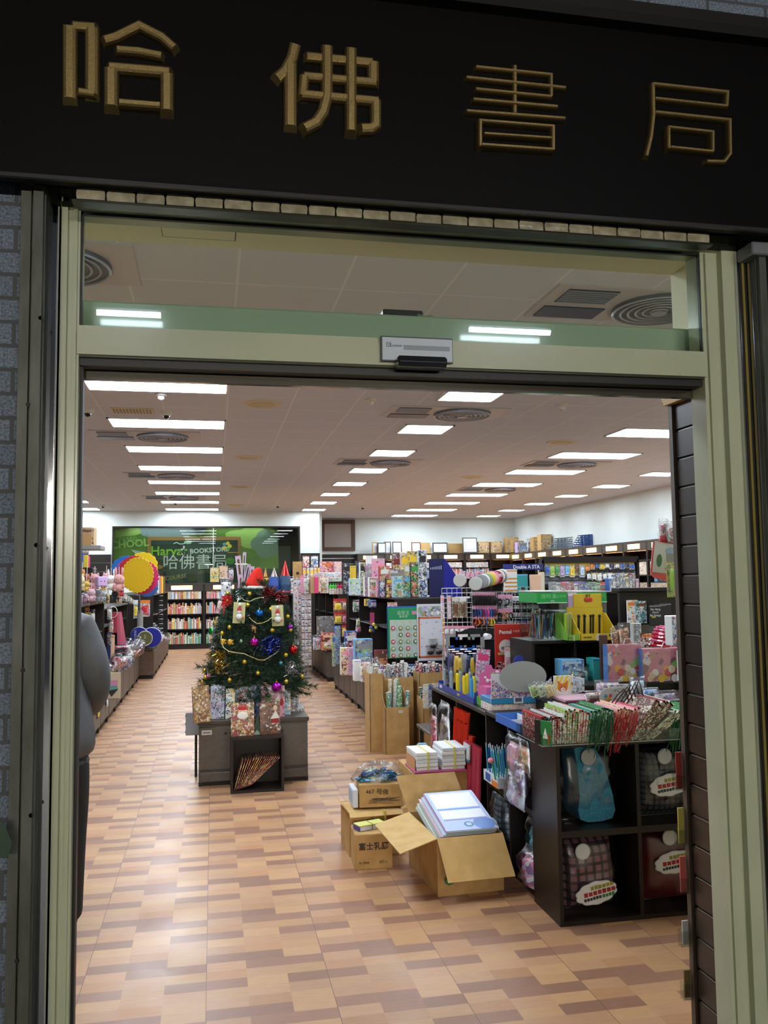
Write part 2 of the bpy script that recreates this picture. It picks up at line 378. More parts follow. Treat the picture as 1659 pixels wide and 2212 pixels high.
# automatic door operator behind the transom
o = thing('door_operator', 'long pale green housing of the automatic sliding door behind the transom glass', 'door operator', (.6, 2.5, 2.13))
obj('housing', MB().bbox(-1.02, 1.0, 0, .14, 0, .172, mat('b4c6b6', .12, 0, .6), .006), o)
o = thing('notice_plate', 'white plate with grey printed bar in the middle of the transom bar', 'sign', (.568, 2.352, 2.118))
W2 = .105
obj('plate', MB().box(-W2, W2, -.004, .004, 0, .072, mat('24282a', .4)).box(-W2+.004, W2-.002, -.006, -.003, .003, .068, mat('c3cdd8', .3)), o)
text('▤', .018, INK, o, (-.083, -.0065, .046), name='emblem', ext=.0003)
text('Caution', .011, INK, o, (-.062, -.0065, .045), name='lettering', ext=.0003)
obj('printed_bar', MB().box(-.04, .095, -.0072, -.006, .034, .047, mat('8b96a0', .4)), o)
o = thing('motion_sensor', 'black motion sensor bar mounted below the white plate over the doorway', 'sensor', (.57, 2.34, 2.098))
obj('housing', MB().prism([(-.062, 0), (.075, 0), (.078, .012), (.078, .024), (.072, .03), (-.06, .03), (-.066, .024)], -.02, .02, mat('14141a', .12, 0, .8)), o)
obj('lens', MB().box(-.058, .074, -.022, -.02, .013, .015, mat('5b5e66', .1)), o)
o = thing('motion_sensor', 'black sensor box standing on top of the pale green door housing', 'sensor', (.575, 2.55, 2.302))
obj('housing', MB().bbox(-.068, .058, -.02, .03, 0, .026, mat('17191c', .3), .003), o)
obj('cable', MB().tube([(.04, -.02, .012), (.06, -.03, .004), (.08, -.03, .008), (.095, -.02, .003)], .003, mat('9aa39a', .4), 6), o)
# ribbed clear light strip under the sign
o = thing('light_strip', 'ribbed clear plastic strip running under the shop sign above the doorway', 'light strip', (-.345, 2.252, 2.480))
r = random.Random(3)
cm = noisy('aged_clear_plastic', '857e68', 'b3ab90', 30, rough=.15, bump=.8)
m = MB()
for k in range(24):
    x = k*.0742
    m.prism([(x+.002, .0), (x+.07, 0), (x+.071, .02+r.uniform(-.002, .003)), (x+.066, .028), (x+.004, .028+r.uniform(-.002, .002)), (x+.0, .016)], -.012-r.uniform(0, .006), .02, cm)
obj('ribbed_cover', m, o)
obj('rail', MB().box(-.01, 1.79, -.01, .03, -.006, 0, mat('3a3a30', .3, .6)), o)
# ---------------------------------------------------------------- shop sign
SB = woodgrain('black_brown_sign_board', '040303', '080605', .5, (2, 2, 40), 6, .12)
o = thing('sign_board', 'long black-brown wooden shop sign board above the doorway', 'sign board', (.6, 2.2, 2.51))
obj('panel', MB().box(-2.6, 2.6, 0, .035, 0, .57, SB).box(-2.5, 2.5, .03, .1, .1, .5, SB), o)
obj('ledge', MB().box(-2.6, 2.6, -.012, .0, -.006, .004, mat('2a2624', .35)).box(-2.6, 2.6, -.04, .1, .57, .60, mat('14110f', .4)).box(-2.6, 2.6, -.02, .1, .60, .65, mat('171412', .45)), o)
def goldm():
    t = NT('gilded_lettering'); f = t.noise(t.coord(), 400, 3, .6)
    t.link(t.ramp(f, [(.3, '7a663c'), (.7, 'b49c68')]), t.b.inputs['Base Color']); t.b.inputs['Metallic'].default_value = .8; t.b.inputs['Roughness'].default_value = .42
    t.bump(f, .35, .002); return t.m
GOLD = goldm()
def stroke(m, pts, w, mt, h=.02):                      # raised stroke with mitred corners and rounded section
    P = [Vector((p[0], p[1])) for p in pts]; n = len(P); off = []
    for i in range(n):
        a = (P[i]-P[i-1]).normalized() if i else (P[1]-P[0]).normalized()
        b = (P[i+1]-P[i]).normalized() if i < n-1 else a
        na, nb = Vector((-a.y, a.x)), Vector((-b.y, b.x)); t = (na+nb); t.normalize(); off.append(t/max(.4, t.dot(na)))
    prof = [(-.5, 0), (-.5, .5), (-.4, .85), (-.22, 1), (.22, 1), (.4, .85), (.5, .5), (.5, 0)]
    vs = []; fs = []; k = len(prof)
    for i in range(n):
        for a, hh in prof:
            q = P[i]+off[i]*a*w
            if hh > .4:                                # hipped ends
                e = w*.33*hh
                if i == 0: q = q+(P[1]-P[0]).normalized()*e
                if i == n-1: q = q-(P[-1]-P[-2]).normalized()*e
            vs.append((q.x, -h*hh, q.y))
    for i in range(n-1):
        for j in range(k-1): fs.append((i*k+j, i*k+j+1, i*k+k+j+1, i*k+k+j))
    fs.append(tuple(range(k-1, -1, -1))); fs.append(tuple((n-1)*k+j for j in range(k)))
    m.add(vs, [f[::-1] for f in fs], mt)
GLY = {
 'thick character, leftmost': (0, 0, 2., 50/2., [([(302, 98), (302, 447)], 50), ([(302, 112), (425, 122)], 36), ([(398, 108), (398, 430)], 50), ([(330, 398), (422, 412)], 30),
    ([(440, 182), (500, 165), (602, 115), (700, 165), (765, 222)], 36), ([(495, 220), (600, 228), (710, 250)], 32), ([(482, 285), (482, 485)], 52), ([(458, 296), (748, 320)], 40), ([(722, 312), (722, 505)], 50), ([(505, 452), (705, 468)], 32)]),
 'thick character, second from left': (0, 0, 2., 0, [([(1278, 182), (1262, 250), (1232, 308), (1185, 348)], 44), ([(1255, 262), (1255, 565)], 50), ([(1312, 246), (1620, 274)], 38), ([(1612, 258), (1612, 372)], 46),
    ([(1300, 332), (1635, 362)], 36), ([(1316, 322), (1306, 436)], 40), ([(1290, 412), (1645, 444)], 38), ([(1622, 428), (1622, 545), (1602, 560), (1545, 562)], 44), ([(1412, 195), (1412, 420), (1395, 490), (1365, 535), (1300, 568)], 46), ([(1515, 206), (1515, 592)], 46)]),
 'thin character of stacked bars, third from left': (830, 0, 2., 0, [([(562, 282), (562, 500)], 20), ([(388, 294), (718, 328), (718, 428)], 17), ([(346, 340), (784, 386)], 17), ([(386, 391), (722, 425)], 17), ([(375, 436), (748, 469)], 17), ([(345, 487), (780, 520)], 17),
    ([(410, 518), (410, 648)], 20), ([(404, 530), (732, 556)], 17), ([(722, 548), (722, 662)], 20), ([(420, 588), (720, 608)], 15), ([(408, 636), (730, 658)], 17)]),
 'thin character, rightmost': (830, 0, 2., 0, [([(1157, 358), (1160, 500), (1150, 590), (1128, 684)], 20), ([(1150, 366), (1478, 402), (1474, 470)], 18), ([(1160, 430), (1478, 464)], 16), ([(1160, 490), (1486, 524), (1488, 670), (1462, 704), (1380, 702)], 18),
    ([(1222, 548), (1222, 655)], 18), ([(1214, 556), (1418, 578)], 16), ([(1410, 570), (1410, 668)], 18), ([(1222, 644), (1414, 664)], 16)])}
for k, (desc, (ox, oy, sc, _, st)) in enumerate(GLY.items()):
    m = MB(); us = [p[0] for s_, w in st for p in s_]; vv = [p[1] for s_, w in st for p in s_]
    c = at(ox+(min(us)+max(us))/2/sc, oy+max(vv)/sc, 2.19)
    for j, (pts, w) in enumerate(st):
        pp = [at(ox+p[0]/sc, oy+p[1]/sc, 2.19) for p in pts]
        stroke(m, [(q.x-c.x, q.z-c.z) for q in pp], w/sc/1866*2.65, GOLD, .019+.0011*j)
    g = obj('sign_letter', m, None, (c.x, 2.2, c.z)); tag(g, 'gold '+desc+' on the dark shop sign', 'letter', 'gold letters on the shop sign')
# ---------------------------------------------------------------- arcade lamps outside, and a pair added to light the shopfront
for x0, x1, d in ((1.71, 2.29, 'over the right half of the pavement'), (-.72, -.33, 'over the left half of the pavement')):
    o = thing('tube_light', 'short tube light hung '+d+' outside the shop', 'tube light', ((x0+x1)/2, -.75, 3.2))
    L = (x1-x0)/2; obj('housing', MB().box(-L-.03, L+.03, -.03, .03, .025, .06, WHITEP), o)
    obj('tube', MB().cyl((-L, 0, 0), .018, 2*L, mat('dfe9ff', .5, emit=OUT_TUBE), 12, 'x'), o)
for x0, x1, d in ((-2.4, 0, 'left'), (1.2, 3.6, 'right')):  # added pair behind the viewer, placed and sized to brighten frame and sign
    o = thing('tube_light', 'long unseen tube light added to brighten the shopfront, on the '+d, 'tube light', ((x0+x1)/2, -7.5, 2.5)); L = (x1-x0)/2
    obj('housing', MB().box(-L-.03, L+.03, -.04, .04, .03, .07, WHITEP), o); obj('tube', MB().cyl((-L, 0, 0), .04, 2*L, mat('fff8ea', .5, emit=380), 12, 'x'), o)
# ---------------------------------------------------------------- slatted wall panel with crown just inside
o = thing('slatwall_panel', 'tall dark slatted display panel with pale wooden crown right inside the doorway', 'slatwall panel', (1.6, 2.74, 0))
m = MB(); SL = noisy('dark_slat_laminate', '2b211d', '352a24', 4, (1, 1, 30), .3)
for k in range(21):
    z = .012+k*.1; m.box(-.02, 0, -.29, -.012, z, z+.088, SL)
obj('slats', m, o)
m = MB()
for k in range(20): z = .1+k*.1; m.box(-.012, 0, -.29, -.012, z, z+.012, BLACKR).box(-.019, -.01, -.29, -.03, z+.0015, z+.0045, mat('a39c94', .3, .7)); 
obj('groove_inserts', m, o)
obj('edge_post', MB().box(-.03, .0, -.012, .012, 0, 2.1, woodgrain('taupe_edge', '4c3f35', '625348', .5, (30, 30, 2))), o)
m = MB(); CR = woodgrain('pale_wood_crown', 'b08b4f', 'c6a266', .5, (30, 2, 30))
m.prism([(-.295, 2.1), (.014, 2.1), (.02, 2.115), (.026, 2.12), (.03, 2.135), (.03, 2.15), (-.295, 2.15)], -.045, 0, CR, 'x')
m.box(-.052, 0, -.3, .036, 2.138, 2.152, CR)
obj('crown', m, o)
for k, (z, c, h, lab) in enumerate(((.78, 'a33a34', .14, 'red'), (.60, 'c9b75e', .13, 'yellow'), (.44, 'd8685f', .13, 'coral pink'), (.27, 'c9c9c9', .05, 'white'), (.10, '7d6a40', .07, 'brown'))):
    q = thing('card_pocket', f'clear acrylic pocket with {lab} card on the edge of the slatted panel', 'card holder', (1.568, 2.755, z), 0, 'acrylic pockets on the slatted panel')
    obj('pocket', MB().box(-.034, 0, .0, .002, 0, .055, ACRYL).box(-.034, 0, -.02, -.018, 0, .05, ACRYL).box(-.034, 0, -.02, 0, 0, .002, ACRYL), q)
    obj('card', MB().box(-.022, -.001, -.008, -.003, .003, .055+h*.5, mat(c, .5)), q)
# ---------------------------------------------------------------- lights in the ceiling
LED = mat('e6f3ff', .5, emit=TROFFER_POWER)
def troffer(x0, x1, y0, y1, label, grp):
    o = thing('ceiling_light', label, 'ceiling light', ((x0+x1)/2, (y0+y1)/2, H), 0, grp); X, Y = (x1-x0)/2, (y1-y0)/2
    m = MB(); f = mat('eeeeee', .4)
    for a in ((-X, X, -Y, -Y+.02), (-X, X, Y-.02, Y), (-X, -X+.02, -Y, Y), (X-.02, X, -Y, Y)): m.box(*a, -.012, 0, f)
    obj('frame', m, o); obj('diffuser', MB().box(-X+.02, X-.02, -Y+.02, Y-.02, -.006, 0, LED), o)
    return o
for x0, x1, d in ((-1.07, .13, 'long white ceiling light over the entrance in the left row'), (2.05, 2.6, 'square white ceiling light over the entrance in the middle row'), (4.57, 5.75, 'long white ceiling light over the entrance in the right row')): troffer(x0, x1, 3.6, 4.12, d, 'ceiling lights over the entrance')
for k in range(10):
    y = 5.42+1.815*k
    if k < 9: troffer(-1.07, .13, y, y+.5, f'long white ceiling light, {nth(k)} from the door in the left row', 'ceiling lights of the left row')
    if k < 9: troffer(2.05, 2.6, y-.02, y+.53, f'square white ceiling light, {nth(k)} from the door in the middle row', 'ceiling lights of the middle row')
    if k: troffer(4.57, 5.75, y-.1, y+.45, f'long white ceiling light, {nth(k-1)} from the door in the right row', 'ceiling lights of the right row')
    if k > 2: troffer(6.92, 7.5, y+.02, y+.5, f'square white ceiling light, {nth(k-3)} from the door along the right wall', 'ceiling lights along the right wall')
    if 4 < k < 9: troffer(-3.6, -2.5, y, y+.5, f'long white ceiling light, {nth(k-5)} from the door at the far left', 'ceiling lights at the far left')
def cassette(x, y, label, s=.3, sx=.3):
    o = thing('ceiling_air_conditioner', label, 'air conditioner', (x, y, H), 0, 'round-grille ceiling air conditioners')
    g = mat('a9adba', .3, .2); dk = mat('4b5064', .3, .3)
    m = MB().box(-.6, .6, -.3, .3, -.012, 0, mat('c9c6cc', .4)); obj('panel', m, o)
    m = MB(); m.cyl((.18, 0, -.03), .29, .02, mat('70757f', .4, .3), 28)
    for k in range(6):
        r0 = .05+k*.046; pts = [(.18+r0*cos(a*PI/14), r0*sin(a*PI/14), -.034) for a in range(29)]; m.tube(pts, .008, g, 5)
    m.cyl((.18, 0, -.05), .05, .02, g, 16); obj('fan_guard', m, o)
    m = MB().box(-.52, -.2, -.25, -.02, -.018, -.01, dk)
    for k in range(7): m.box(-.52, -.2, -.24+k*.033, -.23+k*.033, -.022, -.016, g)
    obj('intake_grille', m, o); obj('louvre', MB().box(-.55, -.15, .06, .26, -.02, -.012, dk), o)
    return o
cassette(2.55, 4.85, 'ceiling air conditioner with round grille nearest the door on the right')
cassette(2.3, 8.35, 'ceiling air conditioner between square lights in the middle row, nearest')
cassette(2.3, 12, 'ceiling air conditioner between square lights in the middle row, farther')
cassette(-1.0, 4.65, 'ceiling air conditioner nearest the door on the far left')
cassette(-.75, 10.1, 'ceiling air conditioner in the left light row, nearest')
cassette(-.75, 13.8, 'ceiling air conditioner in the left light row, middle')
cassette(-.75, 17.4, 'ceiling air conditioner in the left light row, farthest')
cassette(5.1, 11.9, 'ceiling air conditioner in the right light row, nearest')
cassette(5.1, 15.4, 'ceiling air conditioner in the right light row, farther')
for k, (u, v) in enumerate(((567, 872), (537, 988), (520, 1051), (509, 1091), (1213, 955), (1020, 1030))):
    p = atz(u, v, H); m = MB(); c = mat('d7cdb0', .5)
    m.lathe([(.19, 0), (.185, -.008), (.15, -.012)], c, 28); m.lathe([(.14, -.006), (.12, -.02), (.03, -.024)], mat('c9bd9b', .5), 24)
    one('ceiling_vent', m, ['cream round ceiling vent nearest the door', 'cream round ceiling vent, second from the door', 'cream round ceiling vent, third from the door', 'cream round ceiling vent farthest along the aisle', 'cream round ceiling vent between middle and right light rows', 'cream round ceiling vent far back right of the middle lights'][k], 'ceiling vent', (p.x, p.y, H), group='round ceiling vents')
for k, (u, v, d) in enumerate(((348, 850, 'by the nearest left light'), (800, 862, 'in the middle of the ceiling'), (1215, 874, 'on the right of the ceiling'))):
    p = atz(u, v, H); m = MB().lathe([(.055, 0), (.052, -.02), (.03, -.028), (.028, -.05), (.012, -.06)], mat('e2dedb', .4), 18)
    one('smoke_detector', m, 'white smoke detector '+d, 'smoke detector', (p.x, p.y, H), smooth=False)
for k, (u, v, d) in enumerate(((190, 884, 'beside the second left light'), (360, 889, 'next to the small vent on the left'), (600, 1090, 'far down the ceiling in the middle'), (783, 1093, 'far down the ceiling right of the middle lights'), (222, 1090, 'far down the ceiling at the left'), (379, 1083, 'below the far left light row'))):
    p = atz(u, v, H); q = thing('security_camera', 'small dome security camera '+d, 'security camera', (p.x, p.y, H))
    obj('base', MB().lathe([(.06, 0), (.055, -.03), (.04, -.045)], WHITEP, 16), q); obj('lens', MB().ball((0, -.01, -.045), .032, mat('141414', .15)), q)
p = atz(287, 886, H); m = MB().box(-.2, .2, -.12, .12, -.012, 0, mat('d2c7a6', .5))
for k in range(12): m.box(-.18+k*.031, -.168+k*.031, -.09, .09, -.018, -.01, mat('8c8468', .5))
one('ceiling_register', m, 'cream rectangular slotted ceiling register before the second left light', 'ceiling vent', (p.x, p.y, H))
# ================================================================ furniture
def cube_shelf(name, label, x0, x1, y0, y1, cells_x, cells_z, z1, m=WENGE, face='-y', back=True, t=.018, z0=0):
    # open black cube shelving; face '-y' opens to the door, '-x' opens to the aisle
    o = thing(name, label, 'shelf', (x0, y0, z0)); w, d, h = x1-x0, y1-y0, z1-z0
    b = MB(); sh = MB(); dv = MB()
    b.box(0, w, 0, d, h-t, h, m).box(0, w, 0, d, 0, t, m)
    if face == '-y':
        b.box(0, t, 0, d, t, h-t, m).box(w-t, w, 0, d, t, h-t, m)
        obj('back_panel', MB().box(t, w-t, d-.006, d-.001, t, h-t, m), o)
        for i in range(1, cells_x): dv.box(w*i/cells_x-t/2, w*i/cells_x+t/2, .001, d-.007, t, h-t, m)
        for i in range(1, cells_z): sh.box(t, w-t, .002, d-.007, h*i/cells_z-t, h*i/cells_z+t*.6, m)
    else:
        b.box(0, w, 0, t, t, h-t, m).box(0, w, d-t, d, t, h-t, m)
        obj('back_panel', MB().box(w-.006, w-.001, t, d-t, t, h-t, m), o)
        for i in range(1, cells_x): dv.box(.001, w-.007, d*i/cells_x-t/2, d*i/cells_x+t/2, t, h-t, m)
        for i in range(1, cells_z): sh.box(.002, w-.007, t, d-t, h*i/cells_z-t, h*i/cells_z+t*.6, m)
    obj('carcass', b, o)
    if dv.v: obj('divider', dv, o)
    if sh.v: obj('shelf_board', sh, o)
    return o
# right foreground
cube_shelf('cube_shelf', 'large black cube shelf of four cells facing the doorway at lower right', 1.475, 2.245, 3.64, 3.95, 2, 2, .775)
cube_shelf('cube_shelf', 'black side shelf facing the aisle just behind the large cube shelf', 1.50, 1.80, 3.97, 4.72, 2, 2, .765, face='-x')
cube_shelf('cube_shelf', 'black two-cell shelf holding red organza bags beside the open carton', 1.52, 2.02, 4.75, 6.02, 2, 2, .744, face='-x')
cube_shelf('cube_shelf', 'black cube shelf carrying the clear pen case at the right', 1.93, 2.50, 5.1, 5.5, 2, 3, 1.115)
one('display_counter', MB().bbox(1.82, 3.2, 4.0, 5.05, 0, .815, WENGE, .005).bbox(1.81, 3.21, 3.99, 5.06, .815, .84, WENGE_B, .004), 'low dark counter heaped with gift goods behind the large cube shelf', 'counter')
one('display_counter', MB().bbox(2.54, 3.4, 5.2, 6.4, 0, 1.02, WENGE, .005).bbox(2.53, 3.41, 5.19, 6.41, 1.02, 1.05, WENGE_B, .004), 'dark counter with piled goods behind the clear pen case', 'counter')
# low brown side table seen behind the organza bags
o = thing('side_table', 'low brown table edge with paper scraps between tall cartons and black shelf', 'table', (1.60, 6.1, 0))
obj('tabletop', MB().bbox(0, .5, 0, .75, .33, .355, WENGE_B), o)
for x, y in ((.02, .02), (.46, .02), (.02, .71), (.46, .71)): obj('leg', MB().box(x, x+.03, y, y+.03, 0, .33, WENGE_B), o)
# cabinets with doors
def cabinet(label, x0, x1, y0, y1, h, doors, face, m=GREYWOOD, top=SHELFTOP, name='base_cabinet', kick=.06):
    o = thing(name, label, 'cabinet', (x0, y0, 0)); w, d = x1-x0, y1-y0
    obj('carcass', MB().box(.01, w-.01, .012, d-.012, kick, h-.03, m).box(.03, w-.03, .03, d-.03, 0, kick, WENGE), o)
    obj('top', MB().bbox(0, w, 0, d, h-.03, h, top, .003), o)
    if face == 'x-': n = doors; L = d/n
    elif face == 'x+': n = doors; L = d/n
    else: n = doors; L = w/n
    for i in range(n):
        a, b = i*L+.012, (i+1)*L-.012; mm = MB(); z0, z1 = kick+.015, h-.045
        if face == 'x-': mm.bbox(-.006, .012, a, b, z0, z1, m, .002); hp = (-.008, (a+b)/2, z1-.06); ax = 'x'
        elif face == 'x+': mm.bbox(w-.012, w+.006, a, b, z0, z1, m, .002); hp = (w+.004, (a+b)/2, z1-.06); ax = 'x'
        else: mm.bbox(a, b, -.006, .012, z0, z1, m, .002); hp = ((a+b)/2, -.008, z1-.06); ax = 'y'
        dr = obj('door', mm, o); obj('finger_hole', MB().cyl(hp, .013, .004, BLACKR, 14, ax), dr)
    for i in range(n+1):
        q = min(max(i*L, .02), (d if face[0] == 'x' else w)-.02)
        c = (.02, q) if face == 'x-' else (w-.02, q) if face == 'x+' else (q, .02)
        obj('foot', MB().box(c[0]-.012, c[0]+.012, c[1]-.012, c[1]+.012, 0, kick, BLACKR), o)
    return o
cabinet('brown base cabinet row under the nearer toy gondola by the main aisle', 1.67, 2.8, 8.25, 12.15, .47, 8, 'x-')
cabinet('brown base cabinet row under the farther toy gondola by the main aisle', 1.68, 2.8, 13.02, 16.35, .47, 7, 'x-')
cabinet('brown base cabinet row of the left gondola nearest the person', -2.2, -1.12, 6.4, 10.0, .47, 5, 'x+')
cabinet('brown base cabinet row of the left gondola behind the nearest one', -2.2, -1.12, 10.02, 13.9, .47, 5, 'x+')
cabinet('brown base cabinet of the far left gondola before the bookcases', -1.9, -.92, 14.25, 18.9, .48, 5, 'x+', m=noisy('brown_melamine', '5a4537', '6a5443', 20))
def gondola(label, x0, x1, y0, y1, ups, z1, m=WENGE, z0=.47, depth=None, side=-1, shelfz=(.98,)):
    # spine board with upright dividers; side -1 opens to -x, +1 to +x
    o = thing('gondola', label, 'shelving', ((x0+x1)/2, y0, z0)); c = (x0+x1)/2; hw = (x1-x0)/2; L = y1-y0; h = z1-z0
    obj('spine', MB().box(-.02, .02, .02, L-.02, 0, h-.02, m), o)
    obj('top_board', MB().bbox(-hw, hw, 0, L, h-.02, h, SHELFTOP, .002), o)
    for y in ups: obj('upright', MB().box(-hw+.01, hw-.01, y-y0-.012 if y > y0+.1 else 0, y-y0+.012 if y < y1-.1 else L-.0, 0, h-.02, m) if y > y0+.1 else MB().box(-hw+.01, hw-.01, 0, .022, 0, h-.02, m), o)
    for i in range(len(ups)-1):
        for z in shelfz:
            a, b = ups[i]-y0+.03, ups[i+1]-y0-.03
            obj('glass_shelf', MB().box(-hw+.03, hw-.03, a, b, z-z0-.004, z-z0+.004, mat('8d9698', .1)).box(-hw+.02, -hw+.03, a, b, z-z0-.008, z-z0+.006, CHROME).box(hw-.03, hw-.02, a, b, z-z0-.008, z-z0+.006, CHROME), o)
    return o
gondola('dark double-sided toy gondola on the right of the aisle, nearer one', 1.86, 2.52, 8.88, 12.12, (8.9, 10.3, 11.2, 12.1), 1.32)
gondola('dark double-sided gondola on the right of the aisle, farther one', 1.86, 2.52, 13.05, 16.3, (13.07, 13.6, 14.6, 15.6, 16.25), 1.32)
gondola('dark gondola above the nearest left cabinets', -1.80, -1.2, 7.3, 10.3, (7.32, 8.8, 10.28), 1.31)
gondola('dark gondola above the second left cabinets', -1.80, -1.28, 10.35, 13.9, (10.37, 12.0, 13.88), 1.21)
gondola('dark gondola panel at the far left before the bookcases', -1.65, -.92, 14.27, 18.8, (14.28, 15.8, 17.3, 18.78), 1.33)
# cabinet and cube under the christmas tree
gc = cabinet('low grey-brown cabinet carrying the christmas tree', -.11, .72, 6.66, 7.42, .475, 2, 'y-', kick=.03, top=WENGE_B)
for c in list(gc.children):
    if c.name.startswith('door'): c.location.z = .085; c.scale.z = .8; [setattr(g, 'hide_render', False) for g in c.children]
obj('lower_rail', MB().bbox(.02, .81, -.008, .012, .035, .10, GREYWOOD, .002), gc)
obj('price_label', MB().bbox(.03, .105, -.012, -.006, .375, .41, mat('c9c6bd', .5), .002).box(.04, .095, -.0125, -.012, .388, .398, mat('6b6b6b', .5)), gc)
cube_shelf('cube_shelf', 'single open black cube in front of the christmas tree cabinet', .127, .507, 6.38, 6.65, 1, 1, .395, m=WENGE)
# island behind the tree with the far spinner racks
cabinet('dark display counter largely hidden behind the christmas tree', .42, 1.2, 13.2, 16.0, .95, 4, 'x+', m=WENGE)
# ---------------------------------------------------------------- bookcases on the far walls
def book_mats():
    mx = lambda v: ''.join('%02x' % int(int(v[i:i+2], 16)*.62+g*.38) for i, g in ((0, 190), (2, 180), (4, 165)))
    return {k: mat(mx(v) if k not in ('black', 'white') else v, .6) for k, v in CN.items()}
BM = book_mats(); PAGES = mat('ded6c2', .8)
def bookcase(label, x0, x1, yb, depth, zs, z1, lit=True, face='y', group='bookcases'):
    o = thing('bookcase', label, 'bookcase', (x0, yb, 0) if face == 'y' else (x0, yb, 0), 0 if face == 'y' else -PI/2, group)
    w = x1-x0 if face == 'y' else x1
    b = MB(); b.box(0, .03, -depth, 0, 0, z1, WENGE).box(w-.03, w, -depth, 0, 0, z1, WENGE).box(0, w, -.015, 0, 0, z1, WENGE).box(0, w, -depth-.01, 0, z1-.03, z1, WENGE_B).box(.03, w-.03, -depth+.02, -.02, 0, .1, WENGE)
    obj('carcass', b, o)
    for z in zs: obj('shelf_board', MB().box(.03, w-.03, -depth+.005, -.015, z-.025, z, WENGE), o)
    if lit:
        obj('header', MB().box(.03, w-.03, -depth, -depth+.02, z1-.19, z1-.03, WENGE_B), o)
        obj('sign_light', MB().bbox(w*.22, w*.72, -depth-.012, -depth, z1-.15, z1-.055, mat('ffd58a', .5, emit=3.2), .004), o)
        obj('strip_lamp', MB().box(.1, w-.1, -depth+.03, -depth+.06, z1-.19, z1-.175, mat('ffb060', .5, emit=7)), o)
    return o
def books(n, x0, x1, y, z, hmin, hmax, seed, where, group, ang=0, depth=.16, pal=None, lean=.0, reserve=None, ax='x'):
    r = random.Random(seed); pal = pal or list(CN); x = x0; i = 0; avg = (x1-x0)/n
    while x < x1-.012 and i < n*2:
        w = min(max(.006, r.gauss(avg, avg*.3)), x1-x); h = r.uniform(hmin, hmax); c = r.choice(pal)
        m = MB(); cm = BM[c]; b2 = BM[r.choice(('white', 'cream', c, 'yellow', 'red'))]
        m.box(0, w*.93, 0, .004, 0, h, cm).box(0, .0015, 0, depth, 0, h, cm).box(w*.93-.0015, w*.93, 0, depth, 0, h, cm).box(.0015, w*.93-.0015, .004, depth-.004, .003, h-.004, PAGES)
        q = h*r.uniform(.5, .8); m.box(w*.1, w*.83, -.0006, 0, q, q+h*r.uniform(.06, .16), b2)
        ry = lean if r.random() < .25 else 0
        loc = (x, y, z) if ax == 'x' else (y, -x, z)
        one('book', m, f'{c} book spine, {nth(i)} from left {where}', 'book', loc, (0, ry, ang), group)
        x += w; i += 1
ZB = (.12, .46, .80, 1.14)
BY = BW-.02
warm = ['orange', 'pink', 'yellow', 'red', 'peach', 'white', 'sky blue', 'lime green', 'cream', 'orange']
coolp = ['white', 'cream', 'teal', 'grey', 'yellow', 'orange', 'pale blue', 'brown', 'red', 'pale green', 'green']
for k, (x0, x1, nm) in enumerate(((-1.14, -.2, 'left'), (-.2, .74, 'middle'), (.74, 1.4, 'right'))):
    bookcase(f'dark bookcase with lit header under the chalkboard mural, {nm} one', x0, x1, BY, .34, ZB, 1.5)
    if k == 2: continue
    for s, z in enumerate(ZB):
        xa, xb = x0+.05, x1-.05
        if k == 1: xb = x0+.45
        books(28 if k == 0 else 13, xa, xb, BY-.33, z, .17, .27 if s < 3 else .2, 31*k+s, f'on {("bottom", "lower middle", "upper middle", "top")[s]} shelf of {nm} mural bookcase', f'books on the {("bottom", "lower middle", "upper middle", "top")[s]} shelf of the {nm} bookcase', pal=(coolp if s < 2 else warm), lean=.2 if (k and s == 2) else 0)
# recess wall bookcases (far right)
for k in range(6):
    x0 = 3.75+k*.74
    bookcase(f'tall dark lit bookcase on the far right wall, {nth(k)} from left', x0, x0+.74, 22.98, .34, (.5, .85, 1.2, 1.55, 1.83), 2.22)
    if k in (1, 2, 3, 4):
        books(17, x0+.05, x0+.69, 22.66, 1.55, .22, .29, 70+k, f'on upper shelf of {nth(k)} far right bookcase', f'books on the upper shelf of far bookcase {nth(k)}', pal=['white', 'pale blue', 'peach', 'cream', 'lilac', 'grey', 'red', 'blue'])
        one('book_row', MB().box(0, .62, 0, .14, 0, .14, PAGES, printed(['8ab0d0', 'e8e0d0', 'c87a60', 'f0ede6', '7a88b0', 'd8c8a8'], 30, k)), f'row of pale magazines on the top shelf of {nth(k)} far bookcase', 'magazines', (x0+.05, 22.66, 1.83), kind='stuff')
# right wall bookcases, facing the room
for k in range(9):
    y0 = 22.3-k*.94
    bookcase(f'dark lit bookcase along the right wall, {nth(k)} from the far corner', 8.23, .94, y0, .34, (.5, .85, 1.2, 1.55, 1.83), 2.19, face='x')
    if k > 1:
        one('book_row', MB().box(0, .8, 0, .14, 0, .24, PAGES, printed(['d8a860', 'e8e0d0', '9ab880', 'f0ede6', 'b06848', 'd8c8a8'], 28, k+9)), f'row of paperbacks in right wall bookcase, {nth(k)} from corner, upper shelf', 'books', (7.91, y0-.07, 1.55), (0, 0, -PI/2), kind='stuff')
        one('book_row', MB().box(0, .8, 0, .14, 0, .2, PAGES, printed(['8a6a50', 'c8b090', '6a7060', 'b0a080'], 28, k+19)), f'row of brown books in right wall bookcase, {nth(k)} from corner, lower shelf', 'books', (7.91, y0-.07, 1.2), (0, 0, -PI/2), kind='stuff')
